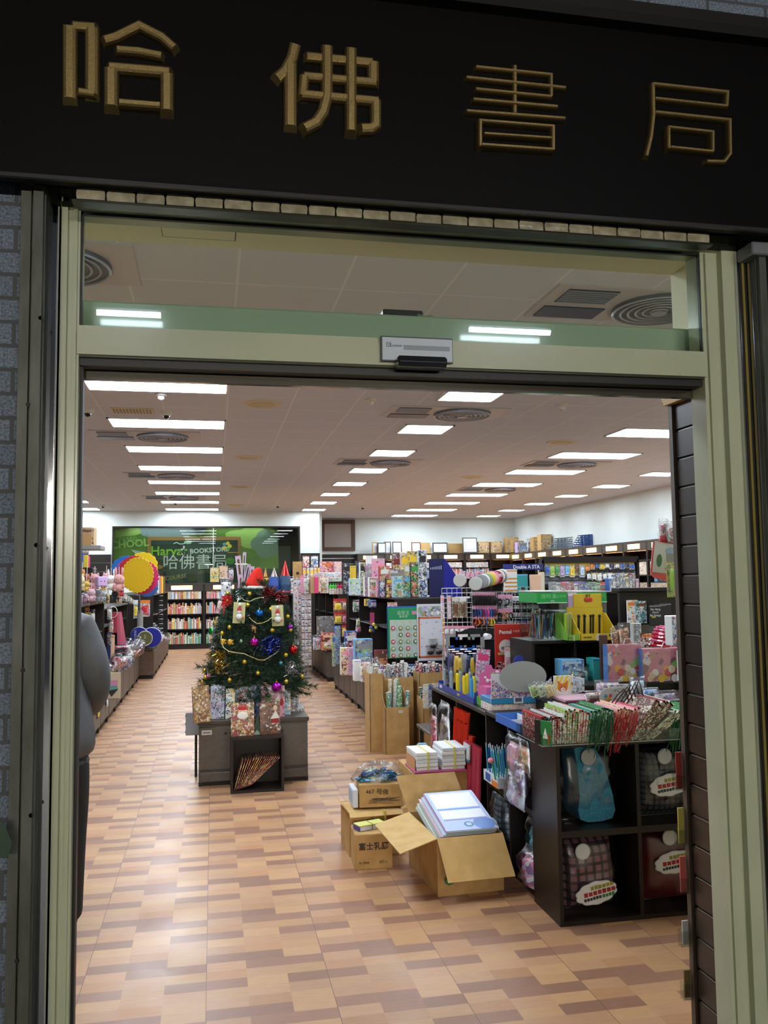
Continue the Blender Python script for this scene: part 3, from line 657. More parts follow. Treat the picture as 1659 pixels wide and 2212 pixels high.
# dark slatted dado on the back wall
struct('trim_5', MB().box(-6, -2.3, BW-.03, BW-.002, 1.55, 2.18, WENGE).box(-6, -2.3, BW-.035, BW-.03, 1.98, 1.995, CHROME).box(-6, -2.3, BW-.035, BW-.03, 1.78, 1.795, CHROME)
       .box(2.06, 2.52, BW-.03, BW-.002, 1.2, 2.18, WENGE).box(2.62, 3.74, 22.95, 22.99, 1.2, 2.22, WENGE).box(2.62, 3.74, 22.94, 22.95, 1.95, 1.965, CHROME).box(2.62, 3.74, 22.94, 22.95, 2.1, 2.115, CHROME))
# brown framed panel high on the recess wall
o = thing('framed_panel', 'large brown-framed grey panel high on the recessed back wall', 'frame', (3.29, 22.96, 2.31))
FR = mat('4c2f20', .45); w, h = .46, .83
obj('frame', MB().box(-w, w, -.03, .03, 0, .1, FR).box(-w, w, -.03, .03, h-.1, h, FR).box(-w, -w+.09, -.03, .03, .1, h-.1, FR).box(w-.09, w, -.03, .03, .1, h-.1, FR), o)
obj('panel', MB().box(-w+.09, w-.09, 0, .02, .1, h-.1, mat('9c928c', .6)), o)
# ---------------------------------------------------------------- mural behind glass
w1 = struct('window_2', MB().box(-2.28, 2.05, BW-.01, BW, 1.46, 1.5, WENGE).box(-2.28, 2.05, BW-.01, BW, 2.79, 2.83, WENGE).box(-2.28, -2.24, BW-.01, BW, 1.5, 2.79, WENGE).box(2.01, 2.05, BW-.01, BW, 1.5, 2.79, WENGE).box(.0, .008, BW-.004, BW+.004, 1.5, 2.79, CHROME)
      .box(-2.24, 2.01, BW+.002, BW+.008, 1.5, 2.79, film('mural_glass', 'dde2dc', .02, .0)))
struct('wall_niche', MB().box(-2.4, 2.4, BW+1.4, BW+1.5, 1.2, H, mat('8e9692', .6)).box(2.3, 2.4, BW+.2, BW+1.4, 1.2, H, mat('8e9692', .6)).box(-2.4, -2.28, BW+.2, BW+1.4, 1.2, H, mat('8e9692', .6)).box(-2.4, 2.4, BW+.2, BW+1.4, 1.36, 1.46, mat('8e9692', .6)).box(-2.4, 2.4, BW+.2, BW+1.4, 2.85, 2.95, mat('8e9692', .6)))
MY = BW+.28
o = thing('mural', 'green printed mural with chalkboard picture behind the back wall glass', 'mural', (0, MY, 1.47))
pl = lambda u, v: (at(u, v, MY).x, at(u, v, MY).z-1.47)
m = MB().box(-2.27, 1.55, 0, .02, 0, 1.36, noisy('mural_green', '5a8434', '82a64c', 1.3, rough=.5))
obj('backing', m, o)
def blob(cx, cz, w, h, n, r, mt, y, mm, z_lo=None):
    pts = []
    for k in range(n*6):
        a = 2*PI*k/(n*6); rr = 1+r*abs(sin(a*n/2)); pts.append((cx+w*rr*cos(a), cz+h*rr*sin(a)))
    pts = [(max(-2.26, min(1.54, p[0])), max(.01, min(1.34, p[1]))) for p in pts]
    mm.prism(pts, y, y+.003, mt)
m = MB(); G1 = mat('9fb8b0', .5); G2 = mat('a9cf6e', .5)
blob(-1.0, 1.34, .75, .22, 7, .18, mat('93a7ae', .5), -.004, m); blob(-2.2, 1.3, .5, .16, 5, .2, G2, -.0045, m); blob(.95, 1.1, .6, .22, 6, .2, G2, -.0045, m); blob(1.3, .95, .35, .3, 5, .2, mat('7e9a86', .5), -.005, m)
obj('cloud_shapes', m, o)
(x0, z1), (x1, z0) = pl(318, 1160), pl(520, 1262)
m = MB().box(x0, x1, -.02, 0, z0, z1, mat('a97c45', .5)).box(x0+.09, x1-.07, -.024, -.02, z0, z1-.08, noisy('chalkboard_green', '22352c', '2c4338', 3))
obj('chalkboard', m, o)
CH = mat('dfe6e2', .6); q = lambda u, v: (pl(u, v)[0], -.027, pl(u, v)[1])
text('Harvar', .30, mat('8fd22e', .5), o, q(365, 1191), bold=.004, name='green_lettering'); text('d', .30, CH, o, q(393, 1190), bold=.006)
text('BOOKSTORE', .155, CH, o, q(452, 1189), bold=.003, ry=-.06, name='chalk_lettering')
text('哈佛書局', .38, CH, o, q(422, 1216), bold=.0, name='chalk_characters')
text('COURSE', .13, mat('b9b04a', .6), o, q(380, 1247), name='yellow_lettering', ry=-.15); text('LECTURE', .1, mat('8d8d4a', .6), o, q(446, 1235), name='yellow_lettering', ry=-.08)
text('HARVARD', .13, mat('9fcf6a', .6), o, q(268, 1164), name='pale_lettering'); text('SCHOOL', .24, mat('a5d072', .6), o, q(275, 1176), bold=.008, name='pale_lettering', ry=-.08)
m = MB(); a, b_, c = pl(283, 1187), pl(307, 1192), pl(297, 1200)
m.prism([a, c, pl(297, 1196)], -.012, -.008, mat('e6efe6', .5)); m.prism([a, pl(297, 1196), b_], -.012, -.008, mat('c9d8c9', .5)); obj('paper_plane', m, o)
m = MB(); X, Z = pl(388, 1180); m.tube([(X-.14, -.027, Z+.06), (X-.07, -.027, Z+.09), (X, -.027, Z+.05), (X+.08, -.027, Z+.05), (X+.12, -.027, Z+.07)], .01, CH, 5); m.ball((X+.19, -.028, Z+.09), (.09, .004, .045), mat('a9c9b0', .5), 14, 8); obj('light_bulb_drawing', m, o)
m = MB(); X, Z = pl(490, 1180)
for a in range(5): m.ball((X+.07*cos(a*1.257), -.027, Z+.07*sin(a*1.257)), (.045, .003, .045), mat(('f2d43a', 'f2d43a', '5aa8c8', 'f2d43a', '7ac050')[a], .5), 10, 6)
m.ball(pl(497, 1212)[0:1]+(-.027,)+pl(497, 1212)[1:], (.12, .003, .08), mat('5a9a40', .5), 10, 6); m.ball(pl(343, 1225)[0:1]+(-.027,)+pl(343, 1225)[1:], (.1, .003, .05), mat('b07a3a', .5), 10, 6); m.box(X+.02, X+.3, -.028, -.024, Z-.16, Z-.14, mat('d9a23a', .5)); obj('small_drawings', m, o)
obj('ground_print', MB().box(-2.27, x0, -.003, 0, 0, .5, mat('4f7a34', .6)).box(x1, 1.55, -.003, 0, 0, .35, mat('4a5f52', .6)), o)
o = thing('projection_screen', 'pale grey screen in a black frame behind the back wall glass', 'screen', (at(576, 1200, BW+.9).x, BW+.9, 1.47))
w = .62
obj('frame', MB().box(-w, w, -.02, .02, .93, .97, BLACKR).box(w-.03, w, -.02, .02, 0, .93, BLACKR).box(-w, -w+.03, -.02, .02, 0, .93, BLACKR), o); obj('sheet', MB().box(-w+.03, w-.03, 0, .01, 0, .93, mat('8c9794', .5)), o)

for x in (-1.2, .6):  # added lamps above the niche opening, out of view, to brighten the mural
    t = thing('ceiling_light', 'unseen light added to brighten the glazed mural, '+('left' if x < 0 else 'right'), 'ceiling light', (x, BW+.13, 2.84)); obj('diffuser', MB().box(-.7, .7, -.04, .04, -.01, 0, mat('f4f8ff', .5, emit=10)), t)
# ================================================================ goods: helpers
R = random.Random(11)
def pick(cols): return [CN.get(c, c) for c in cols]
def pack_mesh(kind, w, d, h, cols, seed=0, parent=None, r=R):
    c = pick(cols); pm = printed(c, max(10, 2.2/max(.02, min(w, h))), seed); side = mat(c[0], .5)
    if kind == 'box':
        obj('carton', MB().bbox(-w/2, w/2, 0, d, 0, h, side, min(.003, w/12, d/12)), parent)
        obj('printed_front', MB().box(-w/2+.003, w/2-.003, -.0008, 0, .004, h-.004, pm), parent)
        obj('title_band', MB().box(-w*.36, w*.36, -.0016, -.0008, h*.74, h*.88, mat(c[-1], .4)), parent)
    elif kind == 'blister':
        obj('backing_card', MB().box(-w/2, w/2, d*.6, d*.6+.002, 0, h, side, pm), parent)
        obj('title_band', MB().box(-w/2, w/2, d*.6-.001, d*.6, h*.8, h, mat(c[-1], .4)), parent)
        m = MB(); m.puff(w*.72, d*.5, h*.5, mat(c[len(c)//2], .35), r, 4, 4, .08, (0, d*.3, h*.15)); obj('product', m, parent, smooth=True)
        obj('bubble', MB().bbox(-w*.43, w*.43, 0, d*.58, h*.08, h*.74, FILM, .004), parent)
    elif kind == 'bag':
        m = MB(); m.puff(w*.86, d*.8, h*.78, pm, r, 6, 6, .1, (0, d/2, 0)); obj('contents', m, parent, smooth=True)
        m = MB(); m.puff(w, d, h, CRINKLE, r, 8, 8, .14, (0, d/2, 0)); obj('clear_bag', m, parent, smooth=True)
    elif kind == 'card':
        obj('card', MB().box(-w/2, w/2, 0, d, 0, h, side, pm), parent)
        obj('title_band', MB().box(-w*.4, w*.4, -.001, 0, h*.76, h*.9, mat(c[-1], .4)), parent)
    elif kind == 'plain':
        obj('board', MB().bbox(-w/2, w/2, 0, d, 0, h, side, min(.003, d/4)), parent)
        obj('edge_strip', MB().box(-w/2+.002, w/2-.002, -.001, 0, h*.93, h*.97, mat(c[-1], .5)), parent)
def pk(kind, u0, v0, u1, v1, Y, d, cols, label, cat='packet', base=None, rz=0, name=None, group=None, seed=0, rx=0, ry=0):
    a, b = at(u0, v1, Y), at(u1, v0, Y); z0 = base if base is not None else min(a.z, at(u1, v1, Y).z)
    t = thing(name or {'box': 'packaged_box', 'blister': 'blister_pack', 'bag': 'goods_bag', 'card': 'printed_card', 'plain': 'board'}[kind], label, cat, ((a.x+b.x)/2, Y, z0), rz, group, rx, ry)
    pack_mesh(kind, abs(b.x-a.x), d, b.z-z0, cols, seed or R.randrange(99), t)
    return t
# ================================================================ cartons on the floor
def flap(o, a, b, out, m=None, t=.004):       # a,b hinge ends, out = offset vector
    a, b, out = Vector(a), Vector(b), Vector(out); n = (b-a).cross(out).normalized()*t; mm = MB(); vs = [a, b, b+out, a+out]
    mm.add([tuple(v) for v in vs]+[tuple(v+n) for v in vs], [(0, 1, 2, 3), (7, 6, 5, 4), (0, 4, 5, 1), (1, 5, 6, 2), (2, 6, 7, 3), (3, 7, 4, 0)], m or CARD2); return obj('flap', mm, o)
def open_box(o, w, d, h, m=CARD, t=.004):
    mm = MB(); mm.box(0, w, 0, t, 0, h, m).box(0, w, d-t, d, 0, h, m).box(0, t, t, d-t, 0, h, m).box(w-t, w, t, d-t, 0, h, m).box(t, w-t, t, d-t, 0, t, m); return obj('carton_body', mm, o)
o = thing('cardboard_box', 'large open cardboard carton filled with printed sheets in front of the black shelves', 'box', (1.052, 4.105, 0), rad(3))
open_box(o, .335, .50, .27)
flap(o, (0, 0, .27), (.335, 0, .27), (.02, -.10, -.175)); flap(o, (0, .5, .27), (0, 0, .27), (-.20, -.06, -.035)); flap(o, (.335, .5, .27), (0, .5, .27), (-.04, .10, .17), CARD)
flap(o, (.335, 0, .27), (.335, .5, .27), (.04, 0, -.2), CARD)
m = MB(); GM = mat('2e6b34', .7); m.lathe([(.026, -.002), (.026, 0)], GM, 16, (.058, -.001, .075), 'y'); m.prism([(.044, .07), (.06, .082), (.075, .088), (.064, .07), (.06, .06)], -.004, -.002, mat('b39357', .8)); obj('green_emblem', m, o)
text('綠色包裝紙箱', .018, mat('6d6a3a', .8), o, (.16, -.001, .075), name='box_print')
# sheets
t = thing('sheet_stack', 'thick stack of blue and white printed planner sheets sticking out of the open carton', 'papers', (1.225, 4.34, .275), rad(3))
m = MB(); r = random.Random(4)
for k in range(22):
    c = r.choice(('e9e6e8', 'e9e6e8', 'd9c2cf', 'b9c8e0', 'c87f94', 'e9e6e8', '9fb8a4')); dx, dy = r.uniform(-.012, .006)-.0015*(22-k), r.uniform(-.012, .012)
    m.box(-.13+dx, .13+dx, -.19+dy, .19+dy, k*.0036, k*.0036+.0028, mat(c, .5))
obj('loose_sheets', m, t)
sh = obj('top_sheet', MB().box(-.132, .13, -.195, .19, .08, .082, mat('a9b9e6', .4)), t)
m = MB().box(-.112, .112, .02, .17, .082, .0826, mat('e6e6ec', .4)).box(-.112, .112, -.085, -.005, .082, .0826, mat('e2e4ec', .4)).box(-.112, .112, .004, .012, .082, .0828, mat('5f93d2', .4)).box(-.112, .112, -.1, -.092, .082, .0828, mat('8a86b8', .4))
m.lathe([(.024, .082), (.024, .0828)], mat('3c7f86', .4), 20, (.0, -.145, 0)); m.lathe([(.015, .0828), (.015, .0832)], mat('a9b9e6', .4), 20, (.0, -.145, 0)); m.lathe([(.055, .082), (.055, .0828)], mat('5a80c4', .4), 24, (.08, -.145, 0))
obj('print', m, sh)
t.rotation_euler = (rad(14), rad(0), rad(3))
t.location.z = .262
o = thing('cardboard_box', 'small cardboard box with black characters at the front left of the box pile', 'box', (.728, 4.57, 0), rad(-3))
obj('carton_body', MB().bbox(0, .2, 0, .2, 0, .18, CARD, .003), o)
obj('top_seam', MB().box(.0, .2, .098, .101, .1795, .1805, CARDE).box(-.001, .201, .02, .03, .15, .181, CARD2), o)
text('富士乳膠', .04, INK, o, (.1, -.001, .115), name='box_print', bold=.0006); text('0-100A', .018, INK, o, (.05, -.001, .035), name='box_print'); text('3打入', .018, INK, o, (.15, -.001, .035), name='box_print')
t = thing('paper_bundle', 'small yellow-wrapped bundle of slips tied with string on the small characters box', 'papers', (.825, 4.67, .181), rad(18))
obj('slips', MB().bbox(-.075, .075, -.035, .035, 0, .025, mat('cfcfd6', .6), .003), t); obj('wrapper', MB().bbox(-.078, .078, -.037, .037, .025, .031, mat('d4d47c', .6), .002), t)
obj('string', MB().box(-.003, .0, -.0385, .0385, -.0, .033, mat('8a7434', .7)), t); obj('purple_edge', MB().box(-.079, -.075, -.036, .036, .002, .022, mat('4a3f8a', .5)), t)
o = thing('cardboard_box', 'torn cardboard carton with half-open lid behind the small characters box', 'box', (.735, 4.79, 0), rad(2))
open_box(o, .30, .26, .235, CARD); flap(o, (0, 0, .235), (.3, 0, .235), (.0, -.03, -.018), CARD2); flap(o, (0, .26, .235), (0, 0, .235), (-.035, 0, .045), CARD2); flap(o, (.3, 0, .235), (.3, .26, .235), (.03, 0, .012), CARD2)
obj('lid', MB().bbox(.004, .296, .004, .256, .228, .233, CARD2, .001), o)
m = MB(); IK = mat('2b2144', .7); m.box(.10, .165, -.002, 0, .185, .192, IK).box(.105, .112, -.002, 0, .15, .185, IK).box(.128, .134, -.002, 0, .15, .2, IK).box(.152, .158, -.002, 0, .15, .185, IK).box(.098, .168, -.002, 0, .145, .152, IK); obj('box_print', m, o)
obj('yellow_strap', MB().box(.19, .2, -.034, -.003, .13, .24, mat('c3b24e', .5)), o)
o = thing('cardboard_box', 'scribbled cardboard box on top of the torn carton', 'box', (.80, 4.84, .245), rad(-4))
obj('carton_body', MB().bbox(0, .24, 0, .19, 0, .125, CARD, .003), o); obj('top_seam', MB().box(0, .24, .094, .097, .1245, .1255, CARDE), o)
text('467', .032, INK, o, (.06, -.001, .085), name='marker_scribble'); text('哈佛', .034, INK, o, (.13, -.001, .082), name='marker_scribble', ry=.15)
m = MB(); r = random.Random(2)
for k in range(9): z = .035+r.uniform(-.012, .014); m.tube([(.05+r.uniform(0, .03), -.001, z), (.11, -.001, z+r.uniform(-.008, .008)), (.2+r.uniform(-.03, .03), -.001, z+r.uniform(-.01, .01))], .0014, mat('5a4632', .8), 4)
obj('scuffs', m, o)
one('small_box', MB().bbox(0, .03, 0, .16, 0, .10, mat('c9cdd8', .5)).box(-.0005, 0, .02, .14, .02, .08, mat('9fb0c8', .5)), 'narrow white box squeezed beside the scribbled cardboard box', 'box', (.765, 4.845, .245))
# bag of bright foil bits
t = thing('tinsel_bag', 'clear plastic bag of blue and green foil ornaments on the scribbled box', 'bag', (.925, 4.93, .372), rad(-4))
m = MB(); r = random.Random(9); cl = [mat(c, .2, .4) for c in ('1e6ab0', '2a7f5a', '1f4fa8', '3aa86a', '1a5f70', '86b8d8', '45204a')]
for k in range(150):
    a = r.uniform(0, 2*PI); q = r.random()**.5; x, y = .13*q*cos(a), .075*q*sin(a); z = .008+r.random()*.07*(1-q*q)
    m.cbox((x, y, z), (.03, .004, .012), r.choice(cl), Matrix.Rotation(r.uniform(0, PI), 3, 'Z') @ Matrix.Rotation(r.uniform(-1, 1), 3, 'X'))
f = obj('foil_pieces', m, t); f['kind'] = 'stuff'
m = MB(); n1, n2 = 18, 8
vs = []; fs = []
for i in range(n2+1):
    for j in range(n1):
        a = 2*PI*j/n1; e = i/n2; rr = cos(e*PI/2)**.6*(1+r.uniform(-.1, .1)); vs.append((.15*rr*cos(a), .09*rr*sin(a), .095*sin(e*PI/2)*(1+r.uniform(-.15, .12)))) if i < n2 else vs.append((.03*cos(a), .02*sin(a), .085+.02*(j % 2)))
for i in range(n2):
    for j in range(n1): k = (j+1) % n1; fs.append((i*n1+j, i*n1+k, i*n1+n1+k, i*n1+n1+j))
m.add(vs, fs, CRINKLE); obj('clear_bag', m, t, smooth=True)
o = thing('cardboard_box', 'plain cardboard carton standing behind the pile under the paper pads', 'box', (1.15, 5.02, 0), rad(0))
obj('carton_body', MB().bbox(0, .34, 0, .42, 0, .375, CARD, .004), o); obj('top_seam', MB().box(0, .34, .209, .212, .3745, .3755, CARDE), o)
obj('tape', MB().box(0, .34, .19, .23, .3752, .3758, mat('c0a064', .2)), o)
for k, (dx, dz, n, w) in enumerate(((.0, 0, 5, .13), (.135, 0, 6, .14))):
    t = thing('paper_pads', ('left' if k == 0 else 'right')+' stack of white note pads with yellow band on the pink board', 'papers', (1.17+dx+.02*k, 5.01, .388), rad(2-3*k), 'banded stacks of white note pads')
    m = MB(); r = random.Random(k)
    for i in range(n): q = r.uniform(-.004, .004); m.bbox(q, w+q, r.uniform(0, .008), .24, i*.021, i*.021+.0195, mat(('d9dadb', 'e0dfdd', 'd2d3d8')[i % 3], .7), .002)
    obj('pads', m, t); H_ = n*.021
    obj('yellow_band', MB().box(w*.5, w*.58, -.003, .245, -.001, H_+.002, mat('c9c45e', .4)), t)
    if not k: obj('orange_fore_edges', MB().box(-.0065, -.0055, .02, .22, .0, .075, mat('c49068', .6)), t)
one('pink_board', MB().bbox(0, .31, 0, .27, 0, .011, mat('b8467c', .4), .002), 'flat magenta board under the stacks of note pads', 'board', (1.155, 4.995, .3765))
# ================================================================ tall cartons of gift-wrap rolls
def rolls_box(label, x0, x1, y0, d, h, n, cols, hr, lip=0, sd=0, sticker=False, rows=2, lean=.0):
    o = thing('roll_carton', label, 'box', (x0, y0, 0)); w = x1-x0
    t = .004; mm = MB(); mm.box(0, w, 0, t, 0, h, CARD).box(0, w, d-t, d, 0, h+lip, CARD).box(t, w-t, t, d-t, 0, t, CARD)
    mm.prism([(0, 0), (d, 0), (d, h+lip), (0, h)], 0, t, CARD, 'x'); mm.prism([(0, 0), (d, 0), (d, h+lip), (0, h)], w-t, w, CARD, 'x')
    obj('carton_body', mm, o)
    if sticker: obj('sticker', MB().box(w*.55, w*.72, -.001, 0, h*.88, h*.93, mat('dcdce0', .5)).box(w*.57, w*.7, -.0015, -.001, h*.9, h*.91, mat('7a7a88', .5)), o)
    r = random.Random(sd); k = 0
    for j in range(rows):
        for i in range(n):
            c = r.choice(cols); x = w*(i+.5)/n+r.uniform(-.004, .004); y = d*(j+.5)/rows; hh = h+hr*r.uniform(.6, 1.15)+.02*j; rr = min(w/n*.44, .02)
            x = min(max(x, rr+.006), w-rr-.006); tx = lean*r.uniform(-1, 1)
            m = MB().cyl((0, 0, 0), rr, hh-.02, printed(pick([c, c, c, 'white']), 45, i % 4), 12); m.cyl((0, 0, hh-.02), rr*.98, .002, mat('d9d2c4', .7), 12)
            one('gift_wrap_roll', m, f'{c} gift wrap roll, {nth(k)} in the {label.split(" carton")[0].replace("tall ", "").replace("cardboard ", "")} carton', 'wrapping roll', (x0+x, y0+y, .012), (0, tx, 0), f'gift wrap rolls in the {label.split(" carton")[0]} carton'); k += 1
fo = ['red', 'dark red', 'navy blue', 'white', 'purple', 'brown', 'grey']
rolls_box('leftmost tall slim cardboard carton of dark wrapping rolls by the aisle', 1.36, 1.485, 7.6, .26, .68, 3, ['tan', 'white', 'brown', 'cream'], .06, sd=1)
rolls_box('rear tall cardboard carton of red and white rolls', 1.515, 1.80, 7.78, .25, .62, 7, fo, .12, sd=2)
rolls_box('front cardboard carton of green wrapping rolls with small sticker', 1.47, 1.685, 7.46, .26, .40, 5, ['dark green', 'teal', 'white', 'green', 'cream'], .20, lip=.15, sd=3, sticker=True, lean=.06)
rolls_box('right rear tall cardboard carton of blue and red rolls', 1.84, 2.08, 7.72, .25, .66, 6, ['navy blue', 'red', 'dark red', 'blue', 'white'], .08, sd=4)
rolls_box('right front low cardboard carton of patterned rolls', 1.80, 1.99, 7.42, .25, .45, 5, ['dark green', 'white', 'red', 'dark green'], .08, sd=5, lip=.02)
# ================================================================ big cube shelf: bagged cushions with cloud-shaped labels
def plaid(a, b, sc=38):
    t = NT('plaid_fabric'); c = t.add('ShaderNodeTexCoord'); sp = t.add('ShaderNodeSeparateXYZ'); t.link(c.outputs['Object'], sp.inputs[0])
    def st(i): return t.math('GREATER_THAN', t.math('SINE', t.math('MULTIPLY', sp.outputs[i], 6.28*sc)), .45)
    f = t.math('MULTIPLY', t.math('ADD', st(0), st(2)), .5); t.link(t.ramp(f, [(0, a), (.5, b), (1, '15131a')]), t.b.inputs['Base Color']); t.b.inputs['Roughness'].default_value = .9; return t.m
def cloud_label(o, x, y, z, w, h, rz=0, name='cloud_label'):
    m = MB(); pts = []
    for k in range(48): a = 2*PI*k/48; rr = 1+.09*abs(sin(a*5)); pts.append((w/2*rr*cos(a)*.94, h/2*rr*sin(a)*.94))
    m.prism(pts, -.003, 0, mat('b9bac0', .5)); m.prism([(p[0]*.95, p[1]*.93) for p in pts], -.004, -.003, mat('d6d6d8', .5))
    c = obj(name, m, o, (x, y, z), (0, rz, 0))
    r = random.Random(int(x*1000)); m = MB()
    for j, (cl, n, s) in enumerate((('8d8a2a', 7, .017), ('9a2028', 9, .02), ('2c2a34', 6, .013), ('2f7a34', 4, .014))):
        zz = h*(.24-.22*j) if j < 3 else h*-.2; x0 = -w*.3 if j < 3 else w*.12
        if j == 0: x0 = -w*.12
        if j == 2: x0 = -w*.32
        for i in range(n):
            if x0+i*s*1.1 > w*.42: break
            m.box(x0+i*s*1.1, x0+i*s*1.1+s*.9, -.005, -.004, zz-s*.5, zz+s*.3+r.uniform(0, .003), mat(cl, .5))
    obj('coloured_print', m, c); return c
def bagged(label, x, z, w, h, mt, lab=True, lx=0, lz=.3, tag_xy=None, kind='cushion', tilt=0, y=3.72, d=.16):
    t = thing('bagged_cushion', label, 'cushion', (x, y, z), 0, None, 0, tilt); r = random.Random(int(x*99))
    m = MB(); m.puff(w*.82, d*.85, h*.9, mt, r, 8, 8, .02, (0, d/2, .004)); obj('cushion', m, t, smooth=True)
    m = MB(); m.puff(w*.97, d, h, CRINKLE, r, 11, 11, .09, (0, d/2, 0)); obj('clear_bag', m, t, smooth=True)
    if lab: cloud_label(t, lx, -.012, h*lz, .2, .10, -.12)
    if tag_xy: obj('round_tag', MB().lathe([(.036, -.002), (.036, 0)], mat('a9acb0', .5), 24, (tag_xy[0], -.013, tag_xy[1]), 'y').lathe([(.031, -.003), (.031, -.002)], mat('c3c5c8', .5), 24, (tag_xy[0], -.013, tag_xy[1]), 'y'), t)
    return t
t = thing('bagged_cushion', 'blue fleece roll in clear bag in the upper left cell of the big cube shelf', 'cushion', (1.66, 3.74, .397))
m = MB(); BL = noisy('blue_fleece', '2b6a86', '3f86a2', 60, rough=.95); r = random.Random(1)
vs = []; fs = []; N = 16
for i in range(N+1):
    a = i/N*1.9*PI-.35; px_, pz = -.02+.10*cos(a)*(.85 if sin(a) > 0 else 1), .16+.15*sin(a)
prof = [(-.055, .335), (-.03, .34), (.045, .33), (.085, .27), (.125, .12), (.135, .05), (.12, .018), (.07, .006), (.0, .006), (-.035, .02), (-.045, .06), (-.035, .12), (-.04, .22)]
m.prism(prof, .0, .17, BL); obj('fleece', m, t); 
m = MB(); m.puff(.31, .19, .352, CRINKLE, r, 11, 11, .08, (.02, .085, 0)); obj('clear_bag', m, t, smooth=True)
obj('round_tag', MB().lathe([(.036, -.03), (.036, -.028)], mat('8d9094', .5), 24, (.0, 0, .30), 'y'), t)
bagged('grey plaid cushion with cloud label in the upper right cell of the big cube shelf', 2.06, .397, .34, .34, plaid('4a4c52', '22232a'), lx=-.01, lz=.46, tag_xy=(-.03, .285))
bagged('pink plaid owl cushion with cloud label in lower left cell of big cube shelf', 1.68, .02, .31, .33, plaid('8a5f6c', '3a2a33', 26), lx=-.0, lz=.26, tag_xy=(-.05, .27), tilt=-.05)
bagged('dark red cushion with cloud label in the lower right cell of the big cube shelf', 2.07, .02, .35, .345, noisy('dark_red_fabric', '5d1218', '741a20', 40, rough=.9), lx=-.01, lz=.55, tag_xy=(-.03, .3))
# tray of christmas gift bags on the big cube shelf
TX0, TX1, TY0, TY1, TZ = 1.40, 2.22, 3.60, 3.93, .775
o = thing('acrylic_tray', 'long clear acrylic tray holding christmas gift bags on the big cube shelf', 'tray', (TX0, TY0, TZ)); w, d = TX1-TX0, TY1-TY0
obj('tray', MB().box(0, w, 0, .003, 0, .05, ACRYL).box(0, w, d-.003, d, 0, .05, ACRYL).box(0, .003, 0, d, 0, .05, ACRYL).box(w-.003, w, 0, d, 0, .05, ACRYL).box(0, w, 0, d, 0, .003, ACRYL), o)
obj('bright_rim', MB().box(0, w, -.001, .001, 0, .003, mat('a9aaac', .2)).box(-.001, .001, 0, d, 0, .003, mat('a9aaac', .2)).box(0, w, -.001, .001, .048, .05, mat('6f7274', .2)), o)
def gift_bag_flat(k, x, tilt, c, label, h, cord=None, long=False, n_c=4, yy=0):
    t = thing('gift_bag', label, 'gift bag', (x, TY0+.02+yy, TZ+.005), 0, 'flat christmas gift bags in the acrylic tray', 0, tilt)
    pm = printed(pick(c), 60, k % 7)
    obj('bag', MB().bbox(-.0045, .0045, 0, .24, 0, h, pm, .001).box(-.005, .005, .0, .24, h-.008, h, mat(pick(c)[0], .5)), t)
    r = random.Random(k)
    if cord:
        cm = mat(cord, .6); m = MB()
        for q in range(n_c):
            y = -.004-r.uniform(0, .02); a = r.uniform(-.012, .012); z0 = h*r.uniform(.55, .8); L = r.uniform(.09, .15) if not long else r.uniform(.14, .2)
            m.tube([(a, .02, h*.9), (a, y, z0), (a+r.uniform(-.01, .01), y-.008, z0-L*.5), (a+r.uniform(-.012, .012), y-.004, z0-L)], .0022, cm, 5)
        obj('cord_handle', m, t)
    return t
gb = [('red', 'white', 'dark red'), ('black', 'white', 'red'), ('green', 'dark green', 'white'), ('red', 'white', 'cream'), ('white', 'red', 'green')]
xs = 1.41; k = 0
SEG = [(9, .0, ['white', 'dark red', 'cream', 'black', 'red'], None, .12, 'dark red and white'), (5, .05, ['lime green', 'green', 'red', 'white'], None, .145, 'leaf green'),
       (4, .12, ['peach', 'red', 'white'], None, .14, 'red and white'), (9, .16, ['pale green', 'dark green', 'teal', 'green'], '0f4a26', .145, 'green'), (8, .34, ['peach', 'orange', 'pink', 'red'], 'a01a1c', .15, 'salmon red'),
       (9, .72, ['dark red', 'brown', 'dark green', 'cream'], None, .22, 'dark maroon'), (5, .95, ['dark red', 'pale green', 'cream'], None, .2, 'maroon and green')]
for n, tl, cols, cord, h, nm in SEG:
    for i in range(n):
        g = R.uniform(-.02, .02); q = R.sample(cols, 3)
        gift_bag_flat(k, xs, tl+g+i*.012, q, f'{nm} flat gift bag, {nth(i)} of its colour in the acrylic tray', h*R.uniform(.93, 1.05), cord, n_c=3)
        xs += .0115 if tl < .5 else .0085; k += 1
xs = 2.0
for i in range(12):
    gift_bag_flat(k, 2.02+i*.015, .2+.03*(i % 3), ['green', 'lime green', 'dark green'], f'bright green corded gift bag, {nth(i)} at the right of the acrylic tray', R.uniform(.10, .13), '14552c', n_c=5, yy=R.uniform(0, .02)); k += 1
t = thing('gift_bag', 'green and black gift bag with white tree facing left at the tray end', 'gift bag', (1.408, 3.615, .779), rad(-62))
obj('bag', MB().bbox(-.045, .045, 0, .006, 0, .105, mat('1f7a3c', .5), .001).box(-.045, -.012, -.001, 0, 0, .105, mat('14130f', .5)), t)
obj('tree_print', MB().prism([(.0, .03), (.03, .03), (.016, .075)], -.002, -.001, mat('e6e6e0', .5)).box(.03, .04, -.002, -.001, .01, .05, mat('b02a2a', .5)), t)
for i in range(3):
    gift_bag_flat(90+i, 2.185+i*.012, .03, ['black', 'white', 'yellow'], f'black star-patterned gift bag, {nth(i)} at the far right of the tray', .12)
